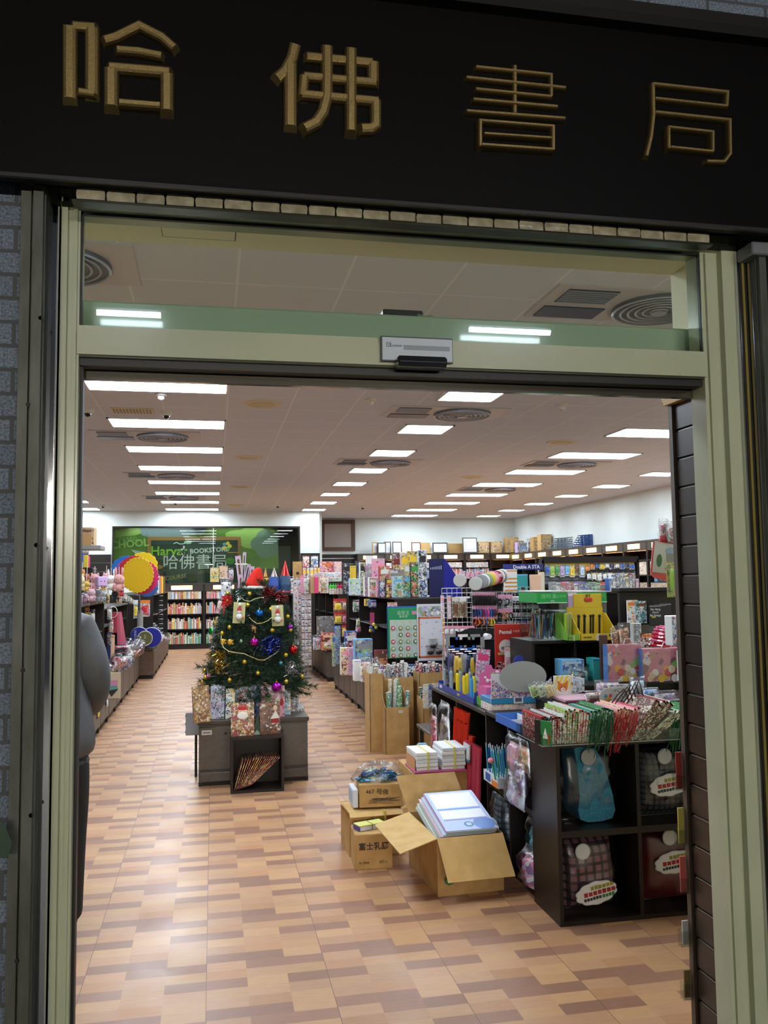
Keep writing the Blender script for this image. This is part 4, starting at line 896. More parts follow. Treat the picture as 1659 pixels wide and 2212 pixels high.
# ================================================================ side shelf (cells facing the aisle)
o = thing('divided_tray', 'blue cardboard tray with white compartments jutting over the side shelf', 'tray', (1.44, 3.99, .768), rad(0))
m = MB(); B_ = mat('2f64b8', .5); m.box(0, .24, 0, .004, 0, .04, B_).box(0, .24, .36, .364, 0, .04, B_).box(0, .004, .004, .36, 0, .04, B_).box(.236, .24, .004, .36, 0, .04, B_).box(0, .24, 0, .364, -.002, .001, B_)
obj('tray', m, o); obj('white_lining', MB().box(.005, .235, .005, .359, .001, .003, mat('d2d4d8', .6)).box(.005, .235, .17, .174, .001, .034, mat('dcdde0', .6)).box(.115, .119, .005, .359, .001, .036, mat('dcdde0', .6)), o)
def side_item(kind, Y0, z0, w, h, d, cols, label, x=1.44, cat='packet', name=None, tilt=0, seed=0):
    t = thing(name or {'bag': 'goods_bag', 'box': 'packaged_box', 'card': 'printed_card'}[kind], label, cat, (x, Y0, z0), -PI/2, None, tilt, 0)
    pack_mesh(kind, w, d, h, cols, seed or R.randrange(50), t); return t
side_item('bag', 4.19, .52, .20, .21, .06, ['pink', 'lilac', 'pink'], 'pink pouch hanging in the upper cell of the side shelf', 1.455)
side_item('bag', 4.07, .50, .15, .24, .06, ['peach', 'orange', 'tan'], 'orange-peach pouch in the upper cell of the side shelf', 1.46)
side_item('bag', 4.02, .46, .12, .17, .06, ['purple', 'lilac', 'navy blue'], 'deep purple pouch in the upper cell of the side shelf', 1.42)
side_item('bag', 4.08, .40, .24, .16, .07, ['lilac', 'lilac', 'pale blue'], 'lilac gauze pouch in clear bag at the front of the side shelf', 1.41)
side_item('bag', 4.10, .12, .20, .24, .12, ['sky blue', 'teal'], 'blue fleece bundle in clear bag in the lower cell of the side shelf', 1.52)
side_item('bag', 4.04, .03, .16, .19, .1, ['purple', 'bright pink', 'lilac'], 'purple and pink pouch at the bottom of the side shelf', 1.45)
t = bagged('small blue plaid cushion with cloud label in the lower cell of the side shelf', 1.50, .10, .2, .26, plaid('5a6b7a', '22303a', 34), lx=.02, lz=.25, y=4.6, d=.12); t.rotation_euler.z = -PI/2
o = thing('pen_tray', 'white and orange tray of blue ballpoint pens in the side shelf', 'pen tray', (1.465, 4.42, .405), 0)
obj('tray', MB().box(0, .12, -.0, .24, 0, .055, mat('d8dde4', .5), None).box(-.001, 0, .0, .1, .0, .03, mat('e07a30', .5)).box(-.002, -.001, .12, .2, .01, .05, mat('3a5fa0', .5)), o)
for i in range(22):
    c, nm = R.choice((('3aa0c8', 'sky blue'), ('1f4f9a', 'dark blue'), ('2f9a6a', 'green'), ('62b8d8', 'pale blue')))
    m = MB().cyl((0, 0, 0), .004, .13, mat(c, .3), 8); m.cyl((0, 0, .13), .0028, .018, mat('cfd6da', .3), 8)
    one('pen', m, f'{nm} ballpoint pen, {nth(i)} in the white and orange tray', 'pen', (1.475+(i % 4)*.028, 4.43+(i//4)*.036, .46), (R.uniform(-.15, .15), R.uniform(-.15, .05), 0), 'ballpoint pens in the side shelf')
t = thing('felt_flower_pen', 'pen with pink felt flower and green stem among the blue pens', 'pen', (1.46, 4.44, .45))
obj('stem', MB().tube([(0, 0, 0), (-.01, -.01, .05), (-.02, .0, .09)], .004, mat('1f8a4a', .6)), t); obj('flower', MB().ball((-.022, 0, .10), (.018, .018, .014), mat('e07a80', .6)), t)
# ================================================================ organza bag shelf
ORG = {}
def organza(c):
    if c not in ORG:
        t = NT('organza_fabric'); t.n.remove(t.b); d = t.add('ShaderNodeBsdfDiffuse'); d.inputs[0].default_value = lin(c); tr = t.add('ShaderNodeBsdfTransparent'); tr.inputs[0].default_value = lin(c); mx = t.add('ShaderNodeMixShader'); mx.inputs[0].default_value = .8
        t.link(tr.outputs[0], mx.inputs[1]); t.link(d.outputs[0], mx.inputs[2]); t.link(mx.outputs[0], t.n['Material Output'].inputs[0]); ORG[c] = t.m
    return ORG[c]
def organza_bag(k, y, w, h, c, label, z, x=1.50, tilt=.1):
    t = thing('organza_bag', label, 'gift bag', (x, y, z), -PI/2, 'organza bags in the two-cell shelf', tilt, 0); r = random.Random(k)
    m = MB(); n = 14; pts = [(w*(i/n-.5), .012*sin(i*1.9+k)+r.uniform(-.003, .003)) for i in range(n+1)]
    vs = []; fs = []
    for j, (z_, sx, am) in enumerate(((0, 1, 1.3), (h*.3, 1, 1), (h*.72, .97, .9), (h*.86, .95, 1.1), (h, .98, 1.3))):
        for i, (a, b) in enumerate(pts): vs.append((a*sx, b*am, z_+(r.uniform(0, .012) if j == 0 else 0)))
    for j in range(4):
        for i in range(n): q = j*(n+1)+i; fs.append((q, q+1, q+n+2, q+n+1))
    m.add(vs, fs, organza(c)); m.add([(a, b+.008, c2) for a, b, c2 in vs], [f[::-1] for f in fs], organza(c)); obj('fabric', m, t, smooth=True)
    obj('fold_seam', MB().box(w*.1, w*.11, -.014, .014, h*.05, h*.8, mat(c, .3)), t); return t
for k, (y, w, h, c, z, nm) in enumerate(((5.30, .30, .40, 'c0341f', .29, 'large flame red organza bag in front'), (5.20, .24, .36, 'b82f22', .27, 'red organza bag behind the large flame red one'), (5.12, .22, .30, 'c9402c', .27, 'bright red organza bag, third from the back'),
        (5.02, .16, .30, 'c8485a', .24, 'rose red organza bag with white top'), (4.95, .14, .30, 'cf5a6c', .22, 'pink-red organza bag next to the shelf side'), (4.88, .12, .34, 'c0465a', .2, 'crimson organza bag nearest the shelf side'))):
    organza_bag(k, y, w, h, c, nm, z, 1.50-.02*(k % 2), -.05)
obj('white_top', MB().box(-.06, .06, -.02, -.012, .2, .29, mat('c9c9cc', .6)).box(-.06, .06, -.021, -.012, .19, .205, mat('2a7080', .6)), bpy.data.objects['organza_bag.003'])
side_item('bag', 5.60, .28, .22, .42, .07, ['grey', 'brown', 'tan', 'grey'], 'tall bag of brown straw in shiny film in the two-cell shelf', 1.47)
side_item('bag', 5.88, .27, .15, .38, .04, ['red', 'dark red', 'bright pink'], 'shiny red dotted foil bag at the far end of the two-cell shelf', 1.48)
side_item('bag', 5.45, .1, .2, .17, .07, ['grey', 'white', 'pale blue'], 'crumpled clear plastic bag hanging below the red organza bags', 1.46)
pk('plain', 905, 1606, 922, 1660, 6.2, .04, ['sky blue', 'white'], 'pale blue folder under the low brown table', 'folder', rz=0); pk('plain', 921, 1613, 931, 1660, 6.15, .03, ['yellow', 'orange'], 'yellow folder under the low brown table', 'folder')
t = thing('paper_scraps', 'white paper scraps lying on the low brown table edge', 'papers', (1.66, 6.2, .356)); m = MB()
for k in range(6): m.cbox((R.uniform(0, .2), R.uniform(-.02, .3), .006+.006*k), (.1, .08, .002), mat('cfcfd2', .6), Matrix.Rotation(R.uniform(0, 3), 3, 'Z') @ Matrix.Rotation(.08, 3, 'X'))
obj('scraps', m, t)
for i in range(5): pk('card', 915+i*11, 1478-i, 925+i*11, 1530, 7.3, .01, R.choice((['white', 'sky blue', 'blue'], ['cream', 'white'], ['white', 'grey', 'blue'])), f'blue and white sheet packet, {nth(i)} beside the roll cartons', 'packet')
# ================================================================ on the organza shelf (top 0.744)
ZT = .745
o = thing('pen_display', 'blue cardboard pen display with yellow and clear pens beside the grid rack', 'display', (1.56, 5.12, ZT), 0)
B2 = mat('1f3f9a', .4)
obj('tray', MB().box(0, .2, 0, .84, 0, .012, B2).box(-.004, 0, 0, .84, 0, .035, mat('26348a', .4)).box(0, .2, -.004, 0, 0, .07, B2).box(0, .2, .84, .844, 0, .05, B2), o)
obj('side_wing', MB().prism([(0, .0), (.28, 0), (.02, .05)], .17, .175, B2, 'x').prism([(0, .01), (.24, .01), (.10, .15), (0, .16)], .196, .2, B2, 'x'), o)
obj('white_labels', MB().box(-.006, -.004, .74, .8, .008, .028, mat('d9dde6', .4)).box(-.006, -.004, .30, .36, .01, .022, mat('c9b84a', .4)), o)
for i in range(14):
    cl = ('clear', 'yellow', 'sky blue')[0 if i < 6 else 1 if i < 11 else 2]; y = 5.88-i*.052; h = .13
    t = thing('character_pen', f'{cl} capped pen, {nth(i)} in the blue pen display', 'pen', (1.585+.05*(i % 3), y, ZT+.012), 0, 'pens in the blue display')
    c = {'clear': '9aa4ae', 'yellow': 'e8cf2a', 'sky blue': '3a9ad0'}[cl]
    obj('barrel', MB().lathe([(.012, 0), (.013, .02), (.013, h*.9), (.008, h)], mat(c, .15, 0, .6), 10), t); obj('cap', MB().lathe([(.008, h), (.006, h+.02)], mat(('6a7078', '1e1e1e', '2a6ab0')[0 if i < 6 else 1 if i < 11 else 2], .4), 8), t)
for i in range(8):
    pk('blister', 965+i*9, 1370+(i % 3)*6, 985+i*9, 1432, 5.75, .03, R.choice((['black', 'navy blue', 'grey'], ['black', 'grey', 'white'], ['navy blue', 'yellow', 'blue'])), f'black and navy pen pack, {nth(i)} behind the blue pen display', 'packet', base=ZT)
pk('card', 1022, 1402, 1050, 1450, 5.45, .006, ['pink', 'lilac', 'white', 'bright pink'], 'pink and white printed card leaning behind the pen display', 'card', base=ZT, ry=.1)
o = thing('display_box', 'pink display box with white flower shapes beside the purple one', 'display', (1.575, 4.93, ZT), 0)
PK = mat('c55e92', .5)
m = MB().box(0, .09, 0, .2, 0, .05, mat('62a83c', .4)).box(.008, .09, .01, .19, .05, .12, PK)
m.prism([(.0, .12), (.0, .19), (.03, .20), (.04, .235), (.075, .24), (.085, .215), (.13, .21), (.15, .18), (.19, .17), (.2, .12)], .12, .124, PK)
obj('box', m, o); m = MB(); r = random.Random(7)
for k in range(7): m.ball((r.uniform(.03, .16), .118, r.uniform(.14, .2)), (r.uniform(.008, .017), .003, r.uniform(.006, .013)), mat(('e2dfe0', 'a02e62', 'e2dfe0', '7ab03a')[k % 4], .5), 10, 6)
m.box(.03, .17, .119, .1195, .13, .2, PK); obj('flower_print', m, o)
o = thing('display_box', 'white and blue counter display box with large blank grey oval card', 'display', (1.555, 4.77, ZT), 0)
m = MB().bbox(0, .375, 0, .2, 0, .045, printed(pick(['white', 'white', 'cream', 'peach', 'pink']), 60, 3), .003).bbox(-.002, .377, -.003, .2, .045, .078, mat('2f7fb0', .35), .002)
m.prism([(-.002, .045), (-.003, .1), (.08, .08)], .0, .004, mat('d5d3da', .4)); obj('tray', m, o)
FL = printed(['5c2f8a', 'c9a0d8', 'e5d9ea', '7a3f9f', 'e8d070', '4a2a7a', 'd070a8', '5fb0d0'], 70, 5)
obj('patterned_front', MB().prism([(.0, .078), (.365, .078), (.365, .19), (.34, .165), (.29, .13), (.09, .125), (.045, .16), (.008, .185)], -.004, -.001, FL), o)
obj('oval_card', MB().prism([(.19+.142*cos(2*PI*k/40), .196+.088*sin(2*PI*k/40)) for k in range(40)], -.009, -.006, mat('949694', .7)), o)
obj('white_panel', MB().box(.02, .35, .06, .063, .078, .21, mat('c9c8cc', .5)), o)
obj('barcode', MB().box(.132, .188, -.006, -.003, .046, .082, mat('c9ccd8', .4)).box(.14, .18, -.0065, -.006, .056, .078, mat('4a4a5a', .5)), o)
for k in range(3): pk('card', 1124+k*7, 1436-k*2, 1146+k*5, 1480, 5.0+.03*k, .02, ['white', 'orange', 'peach', 'white'], f'white pad with orange fox print, {nth(k)} behind the oval display', 'card', base=ZT+.08)
o = thing('standing_card', 'blue oval card with yellow figure behind the oval display', 'card', (at(1122, 1465, 5.2).x, 5.2, ZT))
obj('oval', MB().prism([(.04*cos(2*PI*k/24), .22+.06*sin(2*PI*k/24)) for k in range(24)], 0, .003, mat('2a3a8f', .4)).box(-.012, .012, 0, .003, 0, .17, mat('2a3a8f', .4)), o); obj('yellow_print', MB().ball((0, -.001, .2), (.022, .003, .035), mat('d9b83a', .5), 12, 8), o)
# pen boards: red board, long pink card, black felt block, paper roll
o = thing('pen_board', 'tall red cardboard pen display board behind the grey oval', 'display', (at(1112, 1440, 5.7).x, 5.7, .86))
a, b = at(1074, 1440, 5.7), at(1155, 1346, 5.7); w = (b.x-a.x)/2; h = b.z-.86
obj('board', MB().bbox(-w, w, 0, .012, 0, h, mat('b5291f', .5), .004), o); obj('plinth', MB().box(-w, w, .015, .2, -.12, 0, BLACKR).box(-w, w, -.02, .04, -.12, 0, WENGE), o)
text('Pentel', .036, mat('ece8e6', .5), o, (-w*.45, -.001, h*.83), bold=.0008); text('粉蠟筆．彩色筆', .016, mat('e6b8b0', .5), o, (w*.35, -.001, h*.84))
m = MB().lathe([(.05, -.003), (.05, 0)], mat('d7d5d0', .5), 28, (-w*.43, 0, h*.53), 'y'); obj('round_sticker', m, o); text('乖寶寶', .024, INK, o, (-w*.43, -.004, h*.5))
obj('gold_ribbon', MB().box(-w*.85, -w*.02, -.004, -.001, h*.37, h*.42, mat('c0a868', .4)), o)
m = MB(); r = random.Random(3)
for k in range(22): m.lathe([(.009, -.002), (.009, 0)], mat('e2b8b4', .5), 8, (-w*r.uniform(.55, .95), 0, h*r.uniform(.0, .22)), 'y')
obj('dotted_print', m, o)
pk('card', 1091, 1398, 1108, 1452, 5.5, .004, ['pink', 'peach', 'pink', 'white'], 'long pale pink card standing before the red pen board', 'card', base=.78)
o = thing('felt_display', 'black felt display block with scalloped back and unrolled white paper', 'display', (at(1033, 1400, 5.95).x, 5.95, ZT)); a, b = at(992, 1400, 5.95), at(1075, 1382, 5.95); w = (b.x-a.x)/2
FB = mat('0d0c0e', .95); h = at(1033, 1382, 5.95).z-ZT; pts = [(-w, 0), (w, 0), (w, h+.03)]+[(w*(1-k/12*2), h+.05+.03*abs(cos(k/12*2*PI*.75+.5))) for k in range(13)]+[(-w, h+.03)]
obj('block', MB().bbox(-w, w, 0, .05, 0, h, FB), o); obj('scalloped_back', MB().prism([(p[0], p[1]) for p in pts], .07, .08, FB), o)
m = MB().tube([(-w*.8, .03, h+.008), (w*.6, .03, h+.008)], .001, WHITEP, 4); m.box(-w*.85, w*.6, -.02, .06, h+.002, h+.005, mat('e6e6ec', .6)); m.cyl((w*.55, -.02, h+.022), .019, .09, mat('dfe0e8', .6), 16, 'y'); obj('paper_sheet', m, o)
# ---------------------------------------------------------------- wire grid racks of hair goods
WIRE = mat('c9cbd0', .3, .5)
def grid(o, x0, x1, z0, z1, nx, nz, y=0, r=.0025):
    m = MB()
    for i in range(nx+1): x = x0+(x1-x0)*i/nx; m.tube([(x, y, z0), (x, y, z1)], r, WIRE, 5)
    for i in range(nz+1): z = z0+(z1-z0)*i/nz; m.tube([(x0, y, z), (x1, y, z)], r, WIRE, 5)
    return obj('wire_grid', m, o)
GY = 6.75
def grack(u0, v0, u1, v1, Y, nx, nz, label):
    a, b = at(u0, v1, Y), at(u1, v0, Y); o = thing('wire_rack', label, 'rack', (a.x, Y, 0)); w = b.x-a.x
    grid(o, 0, w, a.z, b.z, nx, nz); m = MB()
    for x in (0, w): m.tube([(x, 0, .02), (x, 0, a.z)], .008, WIRE, 6); m.tube([(x, -.12, .01), (x, .2, .01)], .008, WIRE, 6)
    obj('stand', m, o); return o
grack(957, 1270, 1019, 1420, GY, 6, 14, 'white wire grid rack with brown packets and pink hair goods, left one')
grack(1019, 1278, 1106, 1424, GY+.08, 8, 13, 'white wire grid rack with scrunchies and hair bands, right one')
grack(1090, 1268, 1150, 1405, GY+.5, 5, 12, 'white wire grid rack with dark key rings, behind the right one')
one('counter_block', MB().bbox(2.10, 3.1, 7.05, 7.6, 0, .9, WENGE).bbox(2.09, 3.11, 7.04, 7.61, .9, .92, WENGE_B), 'dark counter behind the white wire racks', 'counter')
# round tins and tape rings at the top of the racks
def disc(u, v, Y, rr, d, c, label, grp=None, face='b7b8b6'):
    p = at(u, v, Y); t = thing('round_box', label, 'round box', tuple(p), rad(-25), grp)
    obj('body', MB().lathe([(rr*.97, 0), (rr, .004), (rr, d)], mat(c, .4), 28, (0, 0, 0), 'y'), t); obj('lid', MB().lathe([(rr*.9, -.003), (rr*.96, 0), (rr*.96, .003)], mat(face, .5), 28, (0, 0, 0), 'y'), t); return t
disc(993, 1254, GY-.12, .052, .03, 'a9aaa8', 'round pale grey disc box hanging at the left top of the wire racks')
disc(1027, 1261, GY-.14, .055, .035, 'b0b1ae', 'round pale grey disc box hanging right of the other disc box')
for i, cn in enumerate(('grey', 'white', 'grey', 'lime green', 'yellow', 'peach', 'pink', 'red', 'dark red', 'white', 'grey', 'white')):
    disc(1040+i*4, 1256-i*1.1, GY-.09+.012*i, .056, .008, CN[cn], f'{cn} headband ring, {nth(i)} in the row beside the disc boxes', 'headband rings on the wire rack', face=CN[cn])
for i in range(9):
    pk('card', 995+i*10, 1233+(i % 3)*3, 1006+i*10, 1246+(i % 2)*4, GY-.03, .003, ['pink', 'lilac', 'pink'], f'pink header card, {nth(i)} along the top of the wire racks', 'card', group='pink header cards on the wire racks')
for i, (u, c) in enumerate(((978, 'b08d60'), (994, 'a98458'))):
    pk('blister', u, 1290, u+14, 1334, GY-.03, .02, ['tan', 'tan', 'brown', 'white'], f'brown kraft hair net packet, {"left" if i == 0 else "right"} one on the wire rack', 'packet')
for i, u in enumerate((953, 968)):
    pk('card', u, 1286, u+6, 1337, GY-.04, .008, ['white', 'lilac', 'white', 'pink'], f'long white and pink hair clip card, {"left" if i == 0 else "right"} one on the wire rack', 'card')
def bands(u0, u1, v, cols, label, rr, tk=.007):
    n = len(cols)
    for i, cn in enumerate(cols):
        p = at(u0+(u1-u0)*i/n, v, GY+.03); t = thing('hair_band', f'{cn} hair band, {nth(i)} {label}', 'hair band', tuple(p), rad(-60), 'hair bands on the wire rack')
        pts = [(rr*.8*cos(2*PI*k/14), 0, rr*sin(2*PI*k/14)) for k in range(15)]; obj('loop', MB().tube(pts, tk, mat(CN[cn], .9), 6), t)
        obj('header_card', MB().box(-.018, .018, -.002, 0, rr, rr+.035, mat('d9a0bc', .5)), t)
bands(1022, 1072, 1297, ['black']*9, 'in the top row of the scrunchie rack', .03, .014)
bands(1024, 1074, 1324, ['navy blue', 'navy blue', 'blue', 'dark red', 'purple', 'bright pink', 'blue', 'navy blue', 'dark red'], 'in the middle row of the scrunchie rack', .026, .008)
bands(1026, 1075, 1344, ['dark red', 'orange', 'black', 'orange', 'blue', 'brown', 'yellow', 'yellow', 'black'], 'in the bottom row of the scrunchie rack', .026, .005)
bands(1080, 1112, 1300, ['black', 'grey', 'black', 'grey'], 'at the top right of the wire racks', .024, .005)
bands(1080, 1112, 1330, ['black', 'orange', 'brown', 'black'], 'at the lower right of the wire racks', .024, .005)
for j, v in enumerate((1352, 1374, 1400)):
    for i in range(6 if j < 2 else 3):
        pk('blister', 960+i*11, v, 971+i*11, v+20, GY-.05, .025, ['pink', 'lilac', 'white', 'grey', 'pink'], f'small pink-topped clear packet, {nth(i)} in the {("upper", "middle", "lower")[j]} row of the left rack', 'packet', group='pink-topped packets on the left wire rack')
# ---------------------------------------------------------------- black cube shelf top 1.115 : pen cases and yellow display
def acase(X, Y, w, d, h, label, z=1.116):
    o = thing('acrylic_case', label, 'display case', (X, Y, z)); m = MB()
    for a in ((0, w, 0, .003), (0, w, d-.003, d), (0, .003, 0, d), (w-.003, w, 0, d)): m.box(*a, 0, h, ACRYL)
    m.box(0, w, 0, d, h-.002, h, ACRYL); obj('case', m, o); GR = mat('1f9a46', .4)
    obj('green_band', MB().box(-.001, w+.001, -.002, 0, h*.78, h*.985, GR).box(-.002, 0, 0, d, h*.78, h*.985, GR), o)
    obj('rims', MB().box(-.002, w+.002, -.003, d, h, h+.006, mat('c9d6cc', .2)).box(-.002, w+.002, -.003, -.001, h*.765, h*.78, mat('d9e4dc', .2)).box(-.003, w, -.004, .004, 0, .006, mat('9fa4a4', .2)).box(w*.45, w*.58, -.003, -.002, h*.79, h*.83, mat('8fb09a', .3)), o)
    text('達時達', h*.115, mat('7fd08f', .4), o, (w*.38, -.003, h*.9)); text('精品系列', h*.07, mat('7fd08f', .4), o, (w*.75, -.003, h*.9)); return o
a = at(1163, 1388, 5.13); w = at(1227, 1388, 5.13).x-a.x; ch = at(1163, 1279, 5.13).z-1.116
acase(a.x, 5.13, w, .33, ch, 'clear acrylic pen case with green header on the black cube shelf, left one')
a2 = at(1250, 1388, 5.3); w2 = at(1313, 1388, 5.3).x-a2.x
acase(a2.x, 5.3, w2, .3, at(1250, 1279, 5.3).z-1.116, 'clear acrylic pen case with green header, right one half behind the yellow display')
pk('plain', 1228, 1280, 1246, 1336, 5.2, .01, ['lilac', 'white'], 'plain pale grey panel between the two green-topped pen cases', 'board', base=1.116)
r = random.Random(21)
for i in range(34):
    cn = r.choice(['peach', 'white', 'blue', 'sky blue', 'grey', 'teal', 'red', 'navy blue', 'black', 'black', 'black', 'tan']); x = a.x+.015+r.random()*(w-.03); y = 5.16+r.random()*.25; L = r.uniform(.11, .17)
    m = MB().cyl((0, 0, 0), .0042, L, mat(CN[cn], .35), 7); m.cyl((0, 0, L), .005, .012, mat(r.choice(('c9c9cc', CN[cn], '2a2a2a')), .3), 7)
    if r.random() < .3: m.ball((0, 0, L+.015), .008, mat(r.choice(('e8e8e6', 'b8c8b8', 'd89a9a')), .4), 8, 6)
    one('pen', m, f'{cn} pen, {nth(i)} of those standing in the left green-topped case', 'pen', (x, y, 1.12), (r.uniform(-.2, .2), r.uniform(-.2, .2), 0), 'pens in the left acrylic case')
def wedge_display(X, Y, w, d, h, c, label, z=1.116, head=True, cb=None):
    o = thing('counter_display', label, 'display', (X, Y, z)); cm = mat(c, .45); m = MB()
    m.box(0, w, 0, .003, 0, h*.22, cm).box(0, w, d-.003, d, 0, h, cm).box(0, w, 0, d, 0, .003, cm)
    for x in (0, w-.003): m.prism([(0, 0), (d, 0), (d, h*.82), (d*.75, h*.8), (0, h*.22)], x, x+.003, cm, 'x')
    obj('tray', m, o)
    if head: obj('header', MB().bbox(w*.18, w*.98, d-.004, d, h*.98, h*1.42, cm, .002), o)
    obj('front_labels', MB().box(w*.42, w*.5, -.001, 0, .0, h*.2, mat('c9c9c0', .4)).box(w*.08, w*.3, -.001, 0, h*.08, h*.13, mat(cb or '6a6020', .5)), o)
    return o
b0 = at(1243, 1396, 5.08); w3 = at(1322, 1396, 5.08).x-b0.x
o = wedge_display(b0.x, 5.0, w3, .2, .20, 'cdb02a', 'yellow cardboard display with black tube pens on the black cube shelf')
m = MB(); hx = w3*.6; m.ball((hx-.014, .193, .245), (.016, .003, .014), mat('c0302a', .5), 10, 6); m.ball((hx+.014, .193, .245), (.016, .003, .014), mat('c0302a', .5), 10, 6); obj('red_print', m, o); text('JET', .028, INK, o, (hx, .194, .27))
obj('small_marks', MB().lathe([(.006, -.002), (.006, 0)], INK, 10, (w3*.68, -.0, .02), 'y').lathe([(.008, -.002), (.008, 0)], INK, 10, (w3*.8, 0, .03), 'y').lathe([(.006, -.002), (.006, 0)], INK, 10, (w3*.92, 0, .016), 'y'), o)
for i in range(7):
    m = MB().cyl((0, 0, 0), .0065, .14, mat('17171a', .35), 9); m.ball((0, 0, .145), .010, mat('141416', .35), 10, 6)
    one('tube_pen', m, f'black tube pen with round cap, {nth(i)} in the yellow display', 'pen', (b0.x+.015+.0195*i+(.02 if i > 4 else 0), 5.06+.05*(i % 2), 1.12), (.08, 0, 0), 'black tube pens in the yellow display')
g0 = at(1217, 1388, 5.12)
o = wedge_display(g0.x-.01, 5.02, .085, .2, .17, '7ab040', 'lime green cardboard display with clear rulers left of the yellow display', head=False)
for i in range(6): one('ruler', MB().bbox(-.002, .002, 0, .03, 0, .16, mat(('b8d84a', 'cfe07a', 'd9c8c0')[i % 3], .2, 0, .5), .0005), f'lime or pale plastic ruler, {nth(i)} in the lime green display', 'ruler', (g0.x+.002+i*.012, 5.08+.01*i, 1.121), (.06, 0, 0), 'rulers in the lime green display')
o = thing('plush_ruler', 'green card with yellow animal-eared clip behind the yellow display', 'card', (at(1270, 1330, 5.35).x, 5.25, 1.116)); obj('card', MB().bbox(-.045, .045, 0, .006, 0, .20, mat('88b84a', .5)), o)
m = MB().bbox(-.01, .012, -.012, -.002, .12, .22, mat('e0c02c', .4)); m.ball((-.022, 0, .215), (.01, .005, .02), mat('88b84a', .5)); m.ball((.03, 0, .215), (.012, .005, .018), mat('d6dcc6', .5)); obj('clip', m, o)
for i, (u0, u1, v0) in enumerate(((1330, 1352, 1350), (1344, 1366, 1344), (1326, 1340, 1356))):
    pk('bag', u0, v0, u1, 1396, 5.0-.06*i, .04, ['orange', 'tan', 'orange', 'brown'], f'orange pack in clear bag, {("left front", "right", "leftmost")[i]} beside the yellow display', 'packet', base=1.07, ry=-.12)
one('dark_riser', MB().bbox(2.5, 3.3, 4.98, 5.18, 0, 1.06, WENGE), 'dark wooden display riser right of the black cube shelf', 'riser')
# books and notebooks in black racks further right
o = thing('brochure_rack', 'black rack end with white and black notebooks at the right', 'rack', (at(1355, 1380, 6.0).x, 6.0, 1.05)); w = at(1452, 1350, 6).x-at(1355, 1350, 6).x; ht = at(1400, 1278, 6).z-1.05
obj('panel', MB().bbox(.0, w+.5, .1, .14, 0, ht, WENGE).bbox(-.02, w+.5, .05, .2, ht, ht+.03, WENGE), o); obj('pocket', MB().box(0, w, 0, .004, ht*.1, ht*.35, ACRYL).box(0, w, 0, .1, ht*.1, ht*.11, BLACKR), o)
pk('card', 1356, 1296, 1378, 1345, 5.97, .01, ['white', 'white', 'yellow', 'orange'], 'white notebook with orange fruit print in the black rack', 'notebook'); pk('card', 1374, 1298, 1396, 1346, 5.96, .01, ['pale blue', 'white', 'teal', 'brown'], 'pale blue and white notebook with dog picture in the black rack', 'notebook')
for i in range(3):
    t = pk('plain', 1404+i*11, 1307-i*2, 1428+i*11, 1352-i*2, 5.9+.03*i, .012, ['black', 'grey'], ('black notebook with white handwriting, front one in the black rack', 'black notebook behind the handwritten one', 'black notebook farthest right in the black rack')[i], 'notebook')
    if i == 0: text("No Sting\nDon't\nBe Savage", .022, mat('e6e6e6', .5), t, (0, -.002, .10)); obj('yellow_mark', MB().box(-.03, .0, -.002, 0, .06, .07, mat('c9b83a', .4)), t)
pk('box', 1368, 1346, 1385, 1357, 5.5, .05, ['white', 'grey'], 'small white box beside the black handwriting card', 'box', base=1.05); pk('card', 1384, 1368, 1412, 1398, 5.1, .004, ['white', 'black', 'white', 'orange'], 'white card with black brush writing above the pink bags', 'card', base=1.06)
# red and pink slotted baskets
o = thing('plastic_basket', 'stacked red and pink slotted plastic baskets above the pink gift bags', 'basket', (at(1443, 1400, 4.9).x, 4.9, 1.075))
def slotted(c, sc, dz, rz, name):
    m = MB(); n = 24; mt_ = mat(c, .25, 0, .4)
    for k in range(7):
        a = k/6*PI*.8+.3; r0 = .085*sc*abs(sin(a))**.5+.0; z = .055*sc*(1-cos(a))*.9; pts = [(.11*sc*cos(t_)*sin(a)**.4, .06*sc*sin(t_)*sin(a)**.4, z) for t_ in [PI*j/10+PI for j in range(11)]]; m.tube([(p[0], p[1], p[2]) for p in pts], .0065*sc, mt_, 6)
    m.tube([(.115*sc*cos(2*PI*j/20), .062*sc*sin(2*PI*j/20), .0) for j in range(21)], .008, mt_, 6)
    for k in range(6): t_ = PI+PI*(k+.5)/6; m.tube([(.11*sc*cos(t_)*sin(a_)**.4, .06*sc*sin(t_)*sin(a_)**.4, .055*sc*(1-cos(a_))*.9) for a_ in [.3+j*.25 for j in range(10)]], .005, mt_, 5)
    q = obj(name, m, o, (0, 0, dz), (0, rz, 0)); return q
slotted('c41f2e', 1, 0, .12, 'red_basket'); slotted('d85f8c', .97, .022, .2, 'pink_basket')
